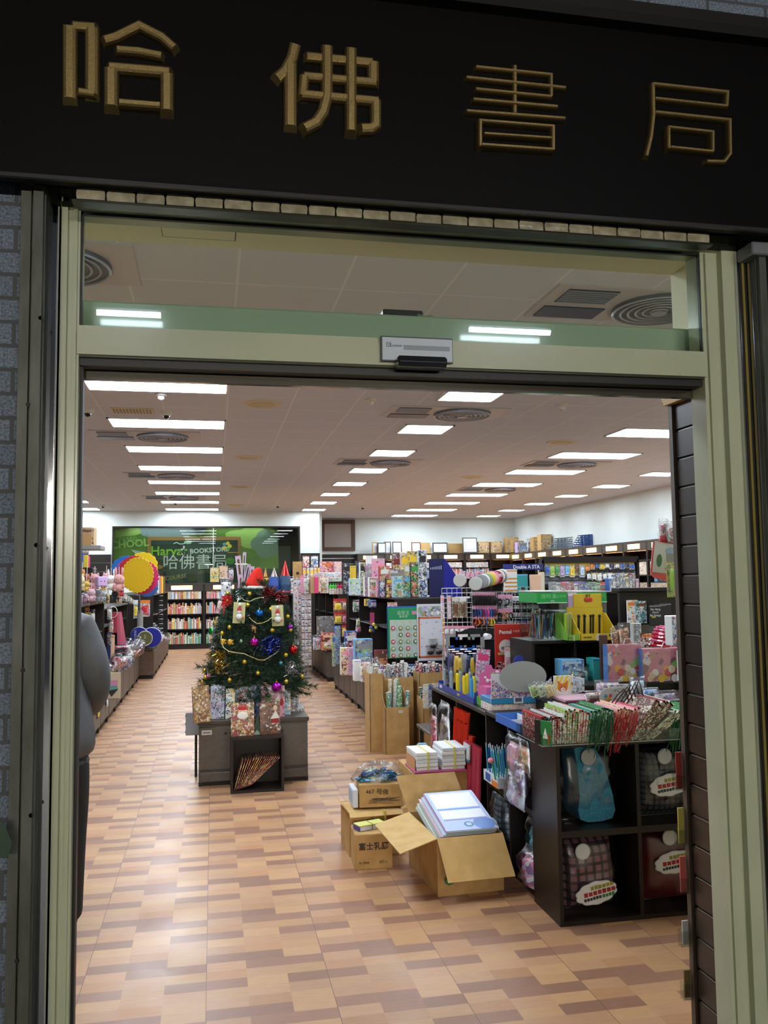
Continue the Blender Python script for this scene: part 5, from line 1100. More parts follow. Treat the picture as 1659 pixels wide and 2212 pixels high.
# pink gift bags on riser
one('dark_riser', MB().bbox(2.02, 3.1, 4.72, 4.92, .84, .885, WENGE), 'dark low riser under the pink gift bags on the counter', 'riser')
PKB = printed(['c9607a', 'c9607a', 'cf6c84', 'c9607a', 'd47a8c', 'c45a74'], 8, 2)
def pinkbag(u0, v0, u1, v1, Y, label):
    a, b = at(u0, v1, Y), at(u1, v0, Y); w, h = b.x-a.x, b.z-.886; t = thing('gift_bag', label, 'gift bag', ((a.x+b.x)/2, Y, .886)); r = random.Random(int(u0))
    obj('bag', MB().bbox(-w/2, w/2, 0, .06, 0, h, PKB, .003), t); obj('side_stripe', MB().box(-w/2-.001, -w/2, 0, .06, 0, h, mat('5a8ad0', .4)), t)
    m = MB(); m.prism([(w*.12, h*.45), (w*.49, h*.78), (w*.49, h*.5), (w*.2, h*.32)], -.001, 0, mat('86a85a', .5)); m.prism([(w*.25, h*.35), (w*.49, h*.5), (w*.49, h*.3)], -.0012, 0, mat('c43a42', .5)); obj('diagonal_print', m, t)
    m = MB()
    for k in range(9):                # plain round balloons in place of the printed figures
        x, z, q = r.uniform(-.40, .40)*w, h*(.1+.09*(k % 4)), r.uniform(.06, .09)*w*1.1; m.lathe([(q, -.003-.0003*k), (q, -.001)], mat(('e6cdb4', 'e0b83a', 'e6e2dc', 'e2a24a', 'efe6dc', 'd9c09a', 'c43a42')[k % 7], .45), 18, (x, 0, z), 'y')
    for k in range(4): m.box(-w*.42+k*.014, -w*.42+k*.014+.011, -.002, 0, h*.7+(k % 2)*.012, h*.7+(k % 2)*.012+.011, mat(('5a8ad0', 'c43a42', 'd9a83a', '6aa85a')[k], .5))
    obj('balloon_print', m, t); obj('handle', MB().tube([(w*.05, .03, h), (w*.1, .03, h+.03), (w*.25, .03, h+.03), (w*.3, .03, h)], .003, mat('dcdce0', .3), 6), t); obj('film_wrap', MB().bbox(-w/2-.004, w/2+.004, -.006, .064, 0, h+.004, FILM, .003), t); return t
pinkbag(1314, 1391, 1385, 1470, 4.78, 'pink gift bag with green and red diagonals, left one at the back of the counter'); pinkbag(1390, 1399, 1473, 1480, 4.73, 'pink gift bag with green and red diagonals, right one near the slatted panel')
one('brown_board', MB().bbox(0, .05, 0, .02, 0, .32, mat('4a3026', .5)), 'brown board edge left of the pink gift bags', 'board', (at(1299, 1470, 4.85).x, 4.85, .84)); one('brown_board', MB().bbox(0, .05, 0, .02, 0, .24, mat('4a3026', .5)), 'brown board edge right of the pink gift bags', 'board', (at(1474, 1470, 4.66).x, 4.66, .84))
CT = .841
FOX = pk('card', 1198, 1459, 1233, 1510, 4.55, .012, ['yellow', 'white', 'yellow'], 'notebook with orange fox face on yellow stripes, front one', 'notebook', base=CT+.01)
w = .046
for ch in list(FOX.children): bpy.data.objects.remove(ch)
a, b = at(1198, 1510, 4.55), at(1233, 1459, 4.55); w = (b.x-a.x)/2; h = b.z-CT-.01
obj('cover', MB().bbox(-w, w, 0, .012, 0, h, mat('dedccf', .5), .001), FOX)
m = MB()
for k in range(5): m.prism([(-w+k*.028-.02, h*.35) if k else (-w, h*.5), (min(w, -w+k*.028-.006), h*.35), (min(w, -w+k*.028+.03), h), (min(w, -w+k*.028+.016), h)], -.001, 0, mat('e2c63a', .5))
obj('stripes', m, FOX); OR = mat('c9702a', .5); m = MB(); m.ball((0, -.001, h*.42), (w*.55, .004, h*.22), OR, 16, 10); m.prism([(-w*.6, h*.78), (-w*.5, h*.42), (-w*.1, h*.58)], -.004, -.001, OR); m.prism([(w*.6, h*.78), (w*.1, h*.58), (w*.5, h*.42)], -.004, -.001, OR)
m.ball((0, -.003, h*.32), (w*.28, .004, h*.13), mat('e6e2dc', .5), 12, 8); m.ball((0, -.007, h*.36), (w*.08, .002, h*.025), INK, 8, 6); m.ball((-w*.2, -.005, h*.46), (.003, .002, .003), INK, 8, 6); m.ball((w*.2, -.005, h*.46), (.003, .002, .003), INK, 8, 6); m.ball((0, -.001, h*.14), (w*.6, .003, h*.13), mat('e0ddd6', .5), 12, 8); obj('fox_face', m, FOX)
for i in range(5): pk('card', 1212+i*6, 1461+i, 1238+i*6, 1510, 4.58+.03*i, .015, ['white', 'grey', 'white', 'pale blue'], f'white notebook, {nth(i)} behind the fox notebook', 'notebook', base=CT+.01)
for i in range(12):
    c = ('lime green', 'green', 'pale green', 'cream', 'yellow', 'peach')[i//2]; t = pk('bag', 1150+i*4, 1472+(i % 2)*3, 1168+i*4, 1508, 4.5+.03*(i % 4), .014, [c, 'cream', c], f'{c} clear packet leaning, {nth(i)} beside the fox notebooks', 'packet', base=CT+.02, group='leaning packets on the counter', ry=-.35)
o = one('pink_tray', MB().bbox(0, .34, 0, .2, 0, .02, mat('c9a0b0', .4)).box(0, .34, -.002, 0, .004, .012, mat('8a4a6a', .4)), 'flat pink tray under the leaning packets on the counter', 'tray', (1.83, 4.36, CT))
L = [('box', 1215, 1424, 1262, 1460, 5.0, .12, ['sky blue', 'blue', 'pale blue'], 'pale blue glossy box lying in the black cube shelf', None), ('bag', 1240, 1440, 1280, 1505, 4.92, .1, ['black', 'yellow', 'teal', 'navy blue'], 'dark bag with yellow patch beside the black cube shelf', CT),
     ('plain', 1282, 1422, 1299, 1475, 4.95, .1, ['teal', 'blue'], 'tall teal book block beside the brown board', CT), ('bag', 1288, 1468, 1345, 1492, 4.4, .05, ['pale blue', 'pink', 'lilac', 'white'], 'pale blue and pink sticker packet on the counter', CT+.03),
     ('card', 1316, 1478, 1358, 1506, 4.3, .01, ['white', 'white', 'grey', 'white'], 'white sticker sheet with small drawings on the counter', CT+.01), ('bag', 1368, 1462, 1400, 1506, 4.45, .08, ['sky blue', 'pale blue', 'white'], 'pale blue gift bag in clear film before the pink bags', CT),
     ('bag', 1396, 1486, 1430, 1510, 4.3, .08, ['blue', 'sky blue'], 'bright blue flat packet on the counter', CT+.02), ('bag', 1268, 1492, 1305, 1514, 4.25, .06, ['red', 'white', 'peach', 'white'], 'white and red name sticker packet on the counter', CT+.02),
     ('bag', 1420, 1492, 1470, 1530, 4.1, .08, ['lilac', 'pink', 'grey'], 'lilac glossy packet near the slatted panel', CT), ('bag', 1395, 1505, 1440, 1540, 4.05, .06, ['red', 'white', 'peach', 'orange'], 'red and white glossy packet near the slatted panel', CT), ('plain', 1428, 1512, 1475, 1540, 4.08, .1, ['grey', 'black'], 'flat grey stack of folders near the slatted panel', CT)]
for (k, u0, v0, u1, v1, Y, d, cols, lab, base) in L: pk(k, u0, v0, u1, v1, Y, d, cols, lab, base=base if base else None)
o = thing('round_tag', 'round white cardboard tag standing among the gift bags', 'tag', (at(1318, 1520, 4.0).x, 4.02, .841)); obj('disc', MB().lathe([(.045, 0), (.045, .002)], mat('d0cfd4', .5), 28, (0, 0, .07), 'y'), o); obj('print', MB().ball((0, 0, .065), (.014, .002, .014), mat('d9a84a', .5), 10, 6).ball((-.012, 0, .078), (.01, .002, .01), mat('5a9ac0', .5), 10, 6).ball((.012, 0, .08), (.01, .002, .01), mat('c9606a', .5), 10, 6), o)
o = thing('cord_bundle', 'dark red bundle of bag handles rising from the tray', 'cord', (at(1345, 1500, 3.8).x, 3.8, .93)); m = MB(); r = random.Random(8)
for k in range(5): x = .02*k; m.tube([(x-.07, 0, -.03), (x-.03, 0, .02), (x, -.01, .05+.01*k), (x+.02, 0, .03), (x+.03, 0, -.01)], .003, mat('3a1a1a', .7), 6)
obj('cords', m, o)
# clipboard-like pink board hanging on the slatted panel end, with bagged goods
o = thing('hanging_board', 'pink paddle-shaped board with white printed card hanging by the slatted panel', 'board', (at(1433, 1255, 3.6).x, 3.6, at(1433, 1253, 3.6).z), 0, None, 0, .13); h = .155*2*.55
m = MB(); pts = [(-.065, .03), (-.05, .008), (-.02, 0), (.03, 0), (.06, .012), (.07, .04), (.07, .17), (.03, .175), (.025, .2), (-.03, .2), (-.035, .175), (-.065, .165)]
m.prism(pts, 0, .006, mat('d8606a', .4)); obj('paddle', m, o); obj('printed_card', MB().box(-.058, .06, -.004, -.001, .03, .17, mat('d3dbe6', .5)), o); obj('red_clip', MB().box(-.03, .05, -.01, 0, .168, .182, mat('b02430', .4)), o)
m = MB(); m.ball((-.03, -.004, .085), (.014, .001, .03), mat('4a7a5a', .5), 10, 6); m.ball((.025, -.004, .13), (.03, .001, .022), mat('9ab8d8', .5), 12, 6); m.box(-.0, .05, -.005, -.004, .05, .056, mat('7a90b8', .5))
for k in range(4): m.box(.0, .045, -.0055, -.0045, .075+.012*k, .079+.012*k, mat('8a9ab0', .5))
obj('print', m, o)
obj('hook', MB().tube([(.0, .003, .19), (.1, .003, .21), (.32, .003, .215)], .003, CHROME, 6), o)
pk('bag', 1428, 1120, 1448, 1168, 3.62, .04, ['pink', 'bright pink', 'grey', 'white'], 'pink item in clear bag at the top beside the slatted panel', 'packet'); pk('bag', 1447, 1125, 1466, 1172, 3.55, .05, ['white', 'pink', 'grey'], 'white and pink item in clear bag next to the slatted panel', 'packet')
pk('blister', 1448, 1195, 1466, 1290, 3.5, .04, ['yellow', 'lime green', 'grey'], 'yellow-green pack hanging behind the slatted panel edge', 'packet'); pk('card', 1420, 1240, 1455, 1256, 4.0, .03, ['sky blue', 'white', 'blue'], 'pale blue and white pack below the pink paddle board', 'packet')
pk('box', 1453, 1330, 1475, 1395, 4.4, .08, ['white', 'orange', 'blue', 'white'], 'stack of white and orange folders beside the slatted panel', 'folders'); pk('card', 1466, 1405, 1482, 1470, 4.2, .01, ['white', 'grey', 'white', 'black'], 'white printed card beside the slatted panel', 'card')
one('display_tower', MB().bbox(2.27, 2.62, 3.55, 3.95, 0, 1.93, WENGE).bbox(2.26, 2.63, 3.54, 3.96, 1.93, 1.95, WENGE_B), 'tall dark display tower mostly hidden behind the slatted panel', 'rack')
# ================================================================ middle distance, right
def hangrack(label, u0, v0, u1, v1, Y, base=0):
    a, b = at(u0, v1, Y), at(u1, v0, Y); w = b.x-a.x; o = thing('display_rack', label, 'rack', (a.x, Y, base)); z1 = b.z-base; z0 = a.z-base
    m = MB().box(0, w, .06, .08, z0, z1, mat('6b6c70', .5)).box(-.02, w+.02, 0, .1, z1-.04, z1+.04, WENGE).box(-.03, 0, 0, .1, 0, z1, WENGE).box(w, w+.03, 0, .1, 0, z1, WENGE).box(0, w, 0, .3, z0-.04, z0, WENGE).box(0, w, .05, .3, 0, z0-.04, WENGE); obj('frame', m, o)
    m = MB()
    for k in range(4): m.tube([(0, .05, z0+(z1-z0)*(k+.8)/5), (w, .05, z0+(z1-z0)*(k+.8)/5)], .004, CHROME, 5)
    obj('rails', m, o); return o
hangrack('black-framed rack of hanging pen packs in the middle distance on the right', 1176, 1208, 1376, 1262, 10.5)
cs = ['blue', 'lime green', 'green', 'lilac', 'sky blue', 'yellow', 'brown', 'pale blue', 'orange', 'orange', 'blue', 'yellow', 'white', 'navy blue', 'white', 'blue', 'navy blue', 'blue']
for i, c in enumerate(cs): pk('blister', 1178+i*10.8, 1212+(i % 3), 1188+i*10.8, 1244-(0 if i < 9 else 17)+(i % 2)*3, 10.515, .03, [c, 'white', c, 'yellow'], f'{c} hanging pack, {nth(i)} on the black-framed rack, upper row', 'packet', group='upper hanging packs on the black-framed rack')
for i in range(9): c = ('black', 'yellow', 'yellow', 'black', 'white', 'orange', 'blue', 'white', 'grey')[i]; pk('blister', 1268+i*11.5, 1233, 1278+i*11.5, 1252+(i % 3)*2, 10.49, .03, [c, 'white', 'black'], f'{c} hanging pack, {nth(i)} on the black-framed rack, lower row', 'packet', group='lower hanging packs on the black-framed rack')
one('display_counter', MB().bbox(3.0, 5.2, 8.6, 9.9, 0, 1.3, WENGE).bbox(2.99, 5.21, 8.59, 9.91, 1.3, 1.33, WENGE_B), 'dark high counter of stationery in the middle distance right', 'counter')
for i in range(17): c = ('grey', 'white', 'red', 'bright pink', 'red', 'white', 'purple', 'blue', 'grey', 'green', 'lime green', 'orange', 'red', 'grey', 'sky blue', 'white', 'purple')[i]; pk('box', 1192+i*9.5, 1257+(i % 3)*2, 1202+i*9.5, 1274, 9.0, .1, [c, 'white', c, 'grey'], f'{c} stationery pack, {nth(i)} on the high counter in the middle distance', 'packet', base=1.331, group='stationery packs on the high counter')
one('yellow_board', MB().bbox(0, .35, 0, .05, 0, .03, mat('d9a83a', .5)), 'flat yellow board at the edge of the high stationery counter', 'board', (at(1208, 1275, 8.7).x, 8.7, 1.331))
for i in range(9): c = ('blue', 'white', 'navy blue', 'grey', 'sky blue', 'yellow', 'brown', 'dark red', 'pink')[i]; pk('box', 1316+i*7, 1250-(i % 4)*4, 1324+i*7, 1270, 8.8, .1, [c, 'white', 'grey'], f'{c} boxed item, {nth(i)} in the clear bins on the right counter', 'packet', base=1.331, group='boxed items in the clear bins')
# notebooks under the blue board
o = thing('sign_board', 'dark blue shelf sign with white lettering above the striped notebooks', 'sign', (at(1088, 1232, 9.3).x, 9.3, 1.3)); a, b = at(1088, 1232, 9.3), at(1172, 1218, 9.3); w = b.x-a.x
obj('board', MB().bbox(0, w, 0, .02, a.z-1.3, b.z-1.3, mat('232a78', .4)), o); obj('posts', MB().box(0, .02, .02, .04, 0, a.z-1.3, WENGE).box(w-.02, w, .02, .04, 0, a.z-1.3, WENGE), o); text('Double A STA', .056, mat('e6e6ec', .4), o, (w*.58, -.003, (a.z+b.z)/2-1.3), bold=.001, sx=.95)
one('display_counter', MB().bbox(2.82, 3.5, 8.9, 9.9, 0, 1.26, WENGE).bbox(2.14, 2.97, 8.89, 9.91, 1.26, 1.3, mat('23201f', .4)), 'dark counter of notebooks below the blue shelf sign', 'counter')
for i, (u0, u1, v0, cols, d) in enumerate(((1090, 1117, 1230, ['white', 'orange'], 'white notebook with orange stripes below the blue shelf sign'), (1117, 1140, 1240, ['teal', 'teal', 'sky blue'], 'teal notebook with portrait picture below the blue shelf sign'), (1146, 1168, 1241, ['peach', 'cream', 'peach'], 'peach notebook with white mark below the blue shelf sign'), (1168, 1176, 1236, ['cream', 'peach'], 'cream notebook beside the peach one'))):
    t = pk('plain', u0, v0, u1, 1270, 8.95, .03, cols, d, 'notebook', base=1.301)
    if i == 0:
        w = (at(u1, v0, 8.95).x-at(u0, v0, 8.95).x)/2; m = MB()
        for k in range(5): m.box(-w, w, -.002, 0, .025+k*.042, .043+k*.042, mat('d08a3a', .5))
        obj('stripes', m, t)
    if i == 1: obj('portrait_print', MB().ball((0, -.002, .08), (.025, .003, .03), mat('7a4a3a', .5), 10, 6).ball((0, -.003, .10), (.028, .003, .015), INK, 10, 6).box(-.02, .02, -.002, 0, .02, .05, mat('e6e6e0', .5)), t)
for j in range(4):
    for i in range(5):
        c = (('white', 'lilac', 'pale blue'), ('black', 'grey', 'white'), ('grey', 'white', 'pink'), ('black', 'grey', 'pale blue'))[j]
        p = at(1098+i*14+(j % 2)*4, 1290+j*17, 8.2); t = thing('paper_stack', f'{c[0]} stationery stack, {nth(i)} on {("top", "second", "third", "bottom")[j]} tier behind the wire racks', 'packet', (p.x, 8.2, p.z-.04), 0, 'stationery stacks behind the wire racks'); pack_mesh('box', .062, .2, .045, list(c)+['grey'], i+j, t)
o = thing('tier_shelf', 'black tiered shelf of stationery stacks behind the wire racks', 'shelf', (at(1090, 1300, 8.18).x, 8.18, .9)); m = MB(); w = .48
for j in range(4): z = at(1100, 1290+j*17, 8.2).z-.9-.045; m.box(0, w, 0, .35, z-.012, z, BLACKR)
m.box(0, .01, 0, .35, -.9, at(1100, 1280, 8.2).z-.9, BLACKR).box(w, w+.01, 0, .35, -.9, at(1100, 1280, 8.2).z-.9, BLACKR).box(0, w, .34, .35, -.9, at(1100, 1280, 8.2).z-.9, BLACKR); obj('shelf_frame', m, o)
# dark rack ends right of the pen cases with green and magazine packs
pk('card', 1337, 1272, 1370, 1300, 7.4, .02, ['white', 'yellow', 'purple', 'white'], 'white and yellow magazine at the right behind the pen cases', 'magazine', base=1.36); pk('plain', 1337, 1288, 1365, 1305, 7.3, .02, ['lime green', 'lime green'], 'lime green magazine below the white and yellow one', 'magazine', base=1.27); pk('plain', 1337, 1305, 1360, 1312, 7.2, .02, ['red', 'red'], 'red strip magazine below the lime green one', 'magazine', base=1.22)
one('display_counter', MB().bbox(3.1, 4.3, 7.15, 7.9, 0, 1.2, WENGE), 'dark counter behind the green-topped pen cases', 'counter'); o = one('black_rack_panel', MB().bbox(0, .18, 0, .3, 0, 1.37, WENGE).bbox(-.01, .19, -.01, .31, 1.37, 1.39, WENGE_B), 'tall black rack end left of the lime green magazine', 'rack', (at(1300, 1400, 6.5).x, 6.5, 0))
pk('card', 1313, 1295, 1337, 1345, 6.6, .02, ['lilac', 'grey', 'pink', 'white'], 'lilac pencil packs beside the right pen case', 'packet')
# dark pen rack below the clear pen case
o = thing('marker_rack', 'dark rack of marker packs left of the black cube shelf', 'rack', (at(1108, 1440, 5.62).x, 5.6, .745)); w = at(1150, 1440, 5.6).x-at(1108, 1440, 5.6).x; obj('block', MB().bbox(0, w+.1, .04, .3, 0, .17, WENGE).bbox(0, w+.1, .16, .3, .17, .34, WENGE), o)
for i in range(6): pk('blister', 1110+i*7, 1378+(i % 2)*3, 1120+i*7, 1420, 5.62, .03, R.choice((['grey', 'white', 'black'], ['black', 'yellow', 'white'], ['pale blue', 'grey', 'teal'])), f'marker pack, {nth(i)} in the dark marker rack', 'packet', base=.916, group='marker packs in the dark rack')
pk('card', 1163, 1358, 1176, 1377, 5.55, .02, ['yellow', 'cream', 'orange'], 'small yellow sign on the red pen board edge', 'card', base=1.0); pk('plain', 1146, 1362, 1162, 1382, 5.6, .02, ['dark red', 'brown'], 'dark purple card beside the red pen board', 'card', base=.95)
# ================================================================ christmas tree
XC, YC = .325, 7.04
RT = [(1.50, .03), (1.45, .14), (1.38, .225), (1.2, .31), (.97, .37), (.78, .40), (.66, .425), (.57, .34)]
def rz_(z):
    for (a, ra), (b, rb) in zip(RT, RT[1:]):
        if a >= z >= b: return ra+(rb-ra)*(a-z)/(a-b)
    return .03 if z > 1.4 else .3
def on_tree(u, v, k=.97):
    Y = 6.75
    for _ in range(6):
        p = at(u, v, Y); rr = rz_(p.z)*k; Y = YC-math.sqrt(max(0, rr*rr-(p.x-XC)**2))
    return at(u, v, Y)
ZC = .476
t = thing('christmas_tree', 'bushy green artificial christmas tree on the low grey-brown cabinet', 'tree', (XC, YC, ZC))
obj('trunk', MB().tube([(0, 0, 0), (0, 0, .96)], .022, mat('3a2a1a', .9), 8, .008).tube([(0, 0, .015), (.16, .1, .01)], .012, mat('1f3a22', .7), 6).tube([(0, 0, .015), (-.16, .1, .01)], .012, mat('1f3a22', .7), 6).tube([(0, 0, .015), (0, -.16, .01)], .012, mat('1f3a22', .7), 6), t)
r = random.Random(42); NG = [mat(c, .6) for c in ('0d2414', '13301a', '193e21', '274e2b', '10281e')]; TW = mat('2a3a1c', .9)
m = MB(); br = MB(); c3 = Vector((0, 0, 0))
def needle_branch(m, a, b, n, L, r, ms):
    ax = (b-a); l = ax.length; ax.normalize(); s1 = ax.cross(Vector((.3, .2, 1))).normalized(); s2 = ax.cross(s1)
    for k in range(n):
        f = r.random()**.8; p = a+(b-a)*f; w = r.uniform(0, 2*PI); d = (s1*cos(w)+s2*sin(w))*.8+ax*.75; d.normalize(); e = p+d*L*r.uniform(.7, 1.15)*(1-.3*f*0); q = d.cross(Vector((r.random()-.5, r.random()-.5, r.random()-.5))).normalized()*.0017
        o_ = len(m.v); m.v += [tuple(p-q), tuple(p+q), tuple(e)]; m.f.append([o_, o_+1, o_+2]); m.mi.append(m.mid(r.choice(ms)))
nb = 0
for ti in range(17):
    z = .62+ti*.053; rr = rz_(z); n = int(16+rr*34)
    for k in range(n):
        a = 2*PI*(k+r.random()*.8)/n+ti*.7; L = rr*r.uniform(.88, 1.06); zz = z+r.uniform(-.03, .03)
        st = Vector((.03*cos(a), .03*sin(a), zz-ZC+.05)); en = Vector((L*cos(a), L*sin(a), zz-ZC-.02+r.uniform(-.03, .03)))
        br.tube([tuple(st), tuple(en)], .003, TW, 4, .0015)
        mid = st.lerp(en, .35); needle_branch(m, mid, en, 84, .044, r, NG)
        for s in (-1, 1):                                  # side twigs
            tp = st.lerp(en, .65); te = tp+Vector((cos(a+s*.7), sin(a+s*.7), .05))*L*.33; needle_branch(m, tp, te, 36, .038, r, NG)
for a, z, L, dz in ((PI+.35, .80, .47, .06), (PI+.2, .76, .44, -.02), (-.28, .74, .50, -.07), (-.1, .70, .44, -.10), (PI+.6, .66, .38, -.1), (-.55, .72, .42, .0)):    # longer stray boughs
    st = Vector((.1*cos(a), .1*sin(a), z-ZC)); en = Vector((L*cos(a), L*sin(a), z+dz-ZC)); br.tube([tuple(st), tuple(en)], .004, TW, 4, .002); needle_branch(m, st.lerp(en, .5), en, 190, .05, r, NG[2:]+[NG[1]])
for k in range(26):                                      # top tuft
    a = r.uniform(0, 2*PI); en = Vector((.11*cos(a), .11*sin(a), 1.40+r.uniform(0, .07)-ZC)); needle_branch(m, Vector((0, 0, .86)), en, 40, .04, r, NG)
obj('branches', br, t); obj('needles', m, t)['kind'] = 'stuff'
# ornaments
def bauble(u, v, rr, col, label, grp=None, rough=.12, cap='c9a23a'):
    p = on_tree(u, v, 1.0); p.y -= rr*.4
    o = thing('bauble', label, 'ornament', tuple(p), 0, grp)
    obj('ball', MB().ball((0, 0, 0), rr, mat(col, rough, .75), 18, 12), o, smooth=True); obj('cap', MB().cyl((0, 0, rr*.93), rr*.22, rr*.25, mat(cap, .25, .8), 10).tube([(0, 0, rr*1.1), (0, .01, rr*1.6)], .0012, mat(cap, .3, .8), 4), o)
bauble(459, 1363, .034, '1f8a34', 'large green bauble at the left edge of the christmas tree', rough=.18)
bauble(560, 1325, .031, '1560b8', 'large blue bauble in the upper middle of the christmas tree', rough=.18)
bauble(549, 1387, .034, 'a81c8e', 'large magenta bauble beside the blue tinsel', rough=.18)
bauble(633, 1403, .034, 'b01c1c', 'large red bauble at the right edge of the christmas tree', rough=.18)
bauble(597, 1483, .036, 'b01cb4', 'large violet bauble low on the christmas tree above the pink bag', rough=.18)
bauble(626, 1355, .022, '9a1cc0', 'small violet bauble at the right edge of the christmas tree', rough=.18)
bauble(606, 1433, .018, '3c7a88', 'small teal bauble at the lower right of the christmas tree'); bauble(449, 1461, .012, 'd05a9a', 'tiny pink bauble at the lower left of the tree', rough=.3)
for i, (u, v, d) in enumerate(((539, 1283, 'near the top'), (496, 1355, 'left of the wooden figure'), (588, 1362, 'above the blue tinsel'), (627, 1361, 'below the small violet bauble'), (480, 1368, 'above the left gold ribbon'), (528, 1430, 'in the lower middle'), (557, 1454, 'in the bottom middle'), (496, 1469, 'low on the left'),
    (442, 1448, 'on the left bough'), (444, 1463, 'below the left bough'), (437, 1474, 'lowest at the left'), (617, 1415, 'below the red bauble'), (618, 1472, 'right of the big violet bauble'), (652, 1461, 'at the tip of the right bough'), (585, 1316, 'left of the right snowman pack'), (621, 1332, 'beside the right snowman pack'), (492, 1282, 'beside the red flower'), (535, 1307, 'right of the left snowman pack'))):
    bauble(u, v, .0165, 'c9a832', f'small gold bauble {d} of the tree' if 'of' not in d and 'the' in d else f'small gold bauble {d} on the tree', 'small gold baubles on the christmas tree', .3)
def tinsel(u, v, w, h, cols, label, n=420, L=.05):
    p = on_tree(u, v, .98); o = thing('tinsel_bunch', label, 'tinsel', tuple(p)); m = MB(); ms = [mat(c, .18, .9) for c in cols]; r = random.Random(int(u))
    for k in range(n):
        a = Vector((r.gauss(0, .38)*w, r.gauss(0, .15)*.12, r.gauss(0, .38)*h)); d = Vector((r.gauss(0, 1), r.gauss(0, 1)-.5, r.gauss(0, 1))).normalized()*L*r.uniform(.5, 1); q = d.cross(Vector((r.random(), r.random(), r.random()))).normalized()*.0022; b = a+d
        o_ = len(m.v); m.v += [tuple(a-q), tuple(a+q), tuple(b+q), tuple(b-q)]; m.f.append([o_, o_+1, o_+2, o_+3]); m.mi.append(m.mid(r.choice(ms)))
    obj('strands', m, o)['kind'] = 'stuff'; return o
tinsel(584, 1394, .10, .075, ('2a44c8', '1c2f9a', 'b8c4ea', '1a2a80'), 'round bunch of shiny blue tinsel right of the magenta bauble', 620)
tinsel(474, 1428, .065, .10, ('d9b83a', 'c9a84a', 'f0e6b8', 'a8862a'), 'drooping bunch of gold tinsel on the lower left of the tree', 560, .04)
tinsel(579, 1282, .05, .05, ('b8404e', '8a2634', 'e6a8b0', 'a03040'), 'bunch of red tinsel at the upper right of the tree, left one', 300); tinsel(606, 1292, .055, .055, ('b8404e', '8a2634', 'e6a8b0', 'a03040'), 'bunch of red tinsel at the upper right of the tree, right one', 300)
tinsel(462, 1380, .02, .12, ('c8ccd2', 'e6e8ec', '9aa4a8'), 'strand of white tinsel down the left edge of the tree', 260, .03); tinsel(627, 1445, .05, .06, ('d8dce0', 'c8ccd2', 'eceef2'), 'white icy tinsel leaves at the lower right of the tree', 220, .05); tinsel(519, 1288, .03, .04, ('7a8a80', 'a8b4ae'), 'small silver-green tinsel at the upper left of the tree', 120, .04)
# poinsettia
p = on_tree(491, 1297, 1.0); o = thing('fabric_poinsettia', 'red fabric poinsettia at the upper left of the christmas tree', 'ornament', tuple(p-Vector((0, .02, 0)))); m = MB(); RD = mat('b8161c', .5, 0, 0, 0, .5, .3)
for k in range(9):
    a = 2*PI*k/9+.3; L = .065 if k % 2 else .05; q = Vector((cos(a), 0, sin(a))); s = Vector((-sin(a), 0, cos(a)))*.019; m.add([(0, -.004, 0), tuple(q*L*.5+s+Vector((0, -.018, 0))), tuple(q*L+Vector((0, .004, -.006))), tuple(q*L*.5-s+Vector((0, -.014, 0)))], [(0, 1, 2), (0, 2, 3)], RD)
obj('petals', m, o); obj('centre', MB().ball((0, -.018, 0), .009, mat('c9a23a', .3, .7), 8, 6), o); obj('hanging_ribbon', MB().box(-.035, -.02, -.004, 0, -.10, -.02, RD), o)
# snowman packs
for (u, v, sd) in ((515, 1325, 'left'), (600, 1331, 'right')):
    p = on_tree(u, v, 1.02); o = thing('snowman_pack', f'clear packet with small snowman figure hanging on the tree, {sd} one', 'ornament', tuple(p-Vector((0, .03, .075))), 0, None, 0, .06 if sd == 'left' else -.04)
    obj('card', MB().box(-.045, .045, .012, .014, 0, .16, mat('c9c68e', .5)), o); m = MB().ball((0, -.002, .05), .027, WHITEP, 12, 8); m.ball((0, -.002, .088), .018, WHITEP, 10, 8); obj('snowman', m, o, smooth=True)
    obj('red_hat', MB().lathe([(.019, .098), (.011, .12), (.003, .132)], mat('b8202a', .7), 10), o); obj('pompom', MB().ball((.003, 0, .142), .013, WHITEP, 8, 6), o); obj('orange_mitten', MB().ball((.028, -.008, .045), .010, mat('d9782a', .6), 8, 6), o); obj('clear_bag', MB().bbox(-.047, .047, -.03, .016, -.002, .163, FILM, .004), o)
p = on_tree(548, 1357, 1.02); o = thing('wooden_figure', 'small brown wooden figure hanging in the middle of the tree', 'ornament', tuple(p)); m = MB().ball((0, 0, 0), (.02, .008, .014), mat('9a7440', .6), 10, 6); m.ball((-.008, 0, .016), (.01, .007, .008), mat('8a2a22', .6), 8, 6); m.box(.008, .013, -.003, .003, -.035, -.008, mat('b08a50', .6)); m.box(-.012, -.008, -.003, .003, -.025, -.008, mat('b08a50', .6)); obj('body', m, o)
for i, (u, v, d) in enumerate(((482, 1386, 'left'), (497, 1387, 'right'))):
    p = on_tree(u, v, 1.02); o = thing('gold_ribbon', f'gold foil ribbon bow on the left of the tree, {d} one', 'ornament', tuple(p)); GF = mat('b8923a', .25, .8); obj('loops', MB().lathe([(.012, -.004), (.022, 0), (.012, .004)], GF, 12, (0, 0, 0), 'y').prism([(0, 0), (.02, -.02), (.03, -.012)], -.002, .002, GF).prism([(0, 0), (.028, .012), (.02, .018)], -.002, .002, GF), o)
p = on_tree(521, 1388, 1.02); o = thing('silver_bell', 'small green-silver bell left of the magenta bauble', 'ornament', tuple(p)); obj('bell', MB().lathe([(.017, 0), (.012, .01), (.009, .02), (.003, .026)], mat('7f9a82', .2, .8), 14), o, smooth=True)
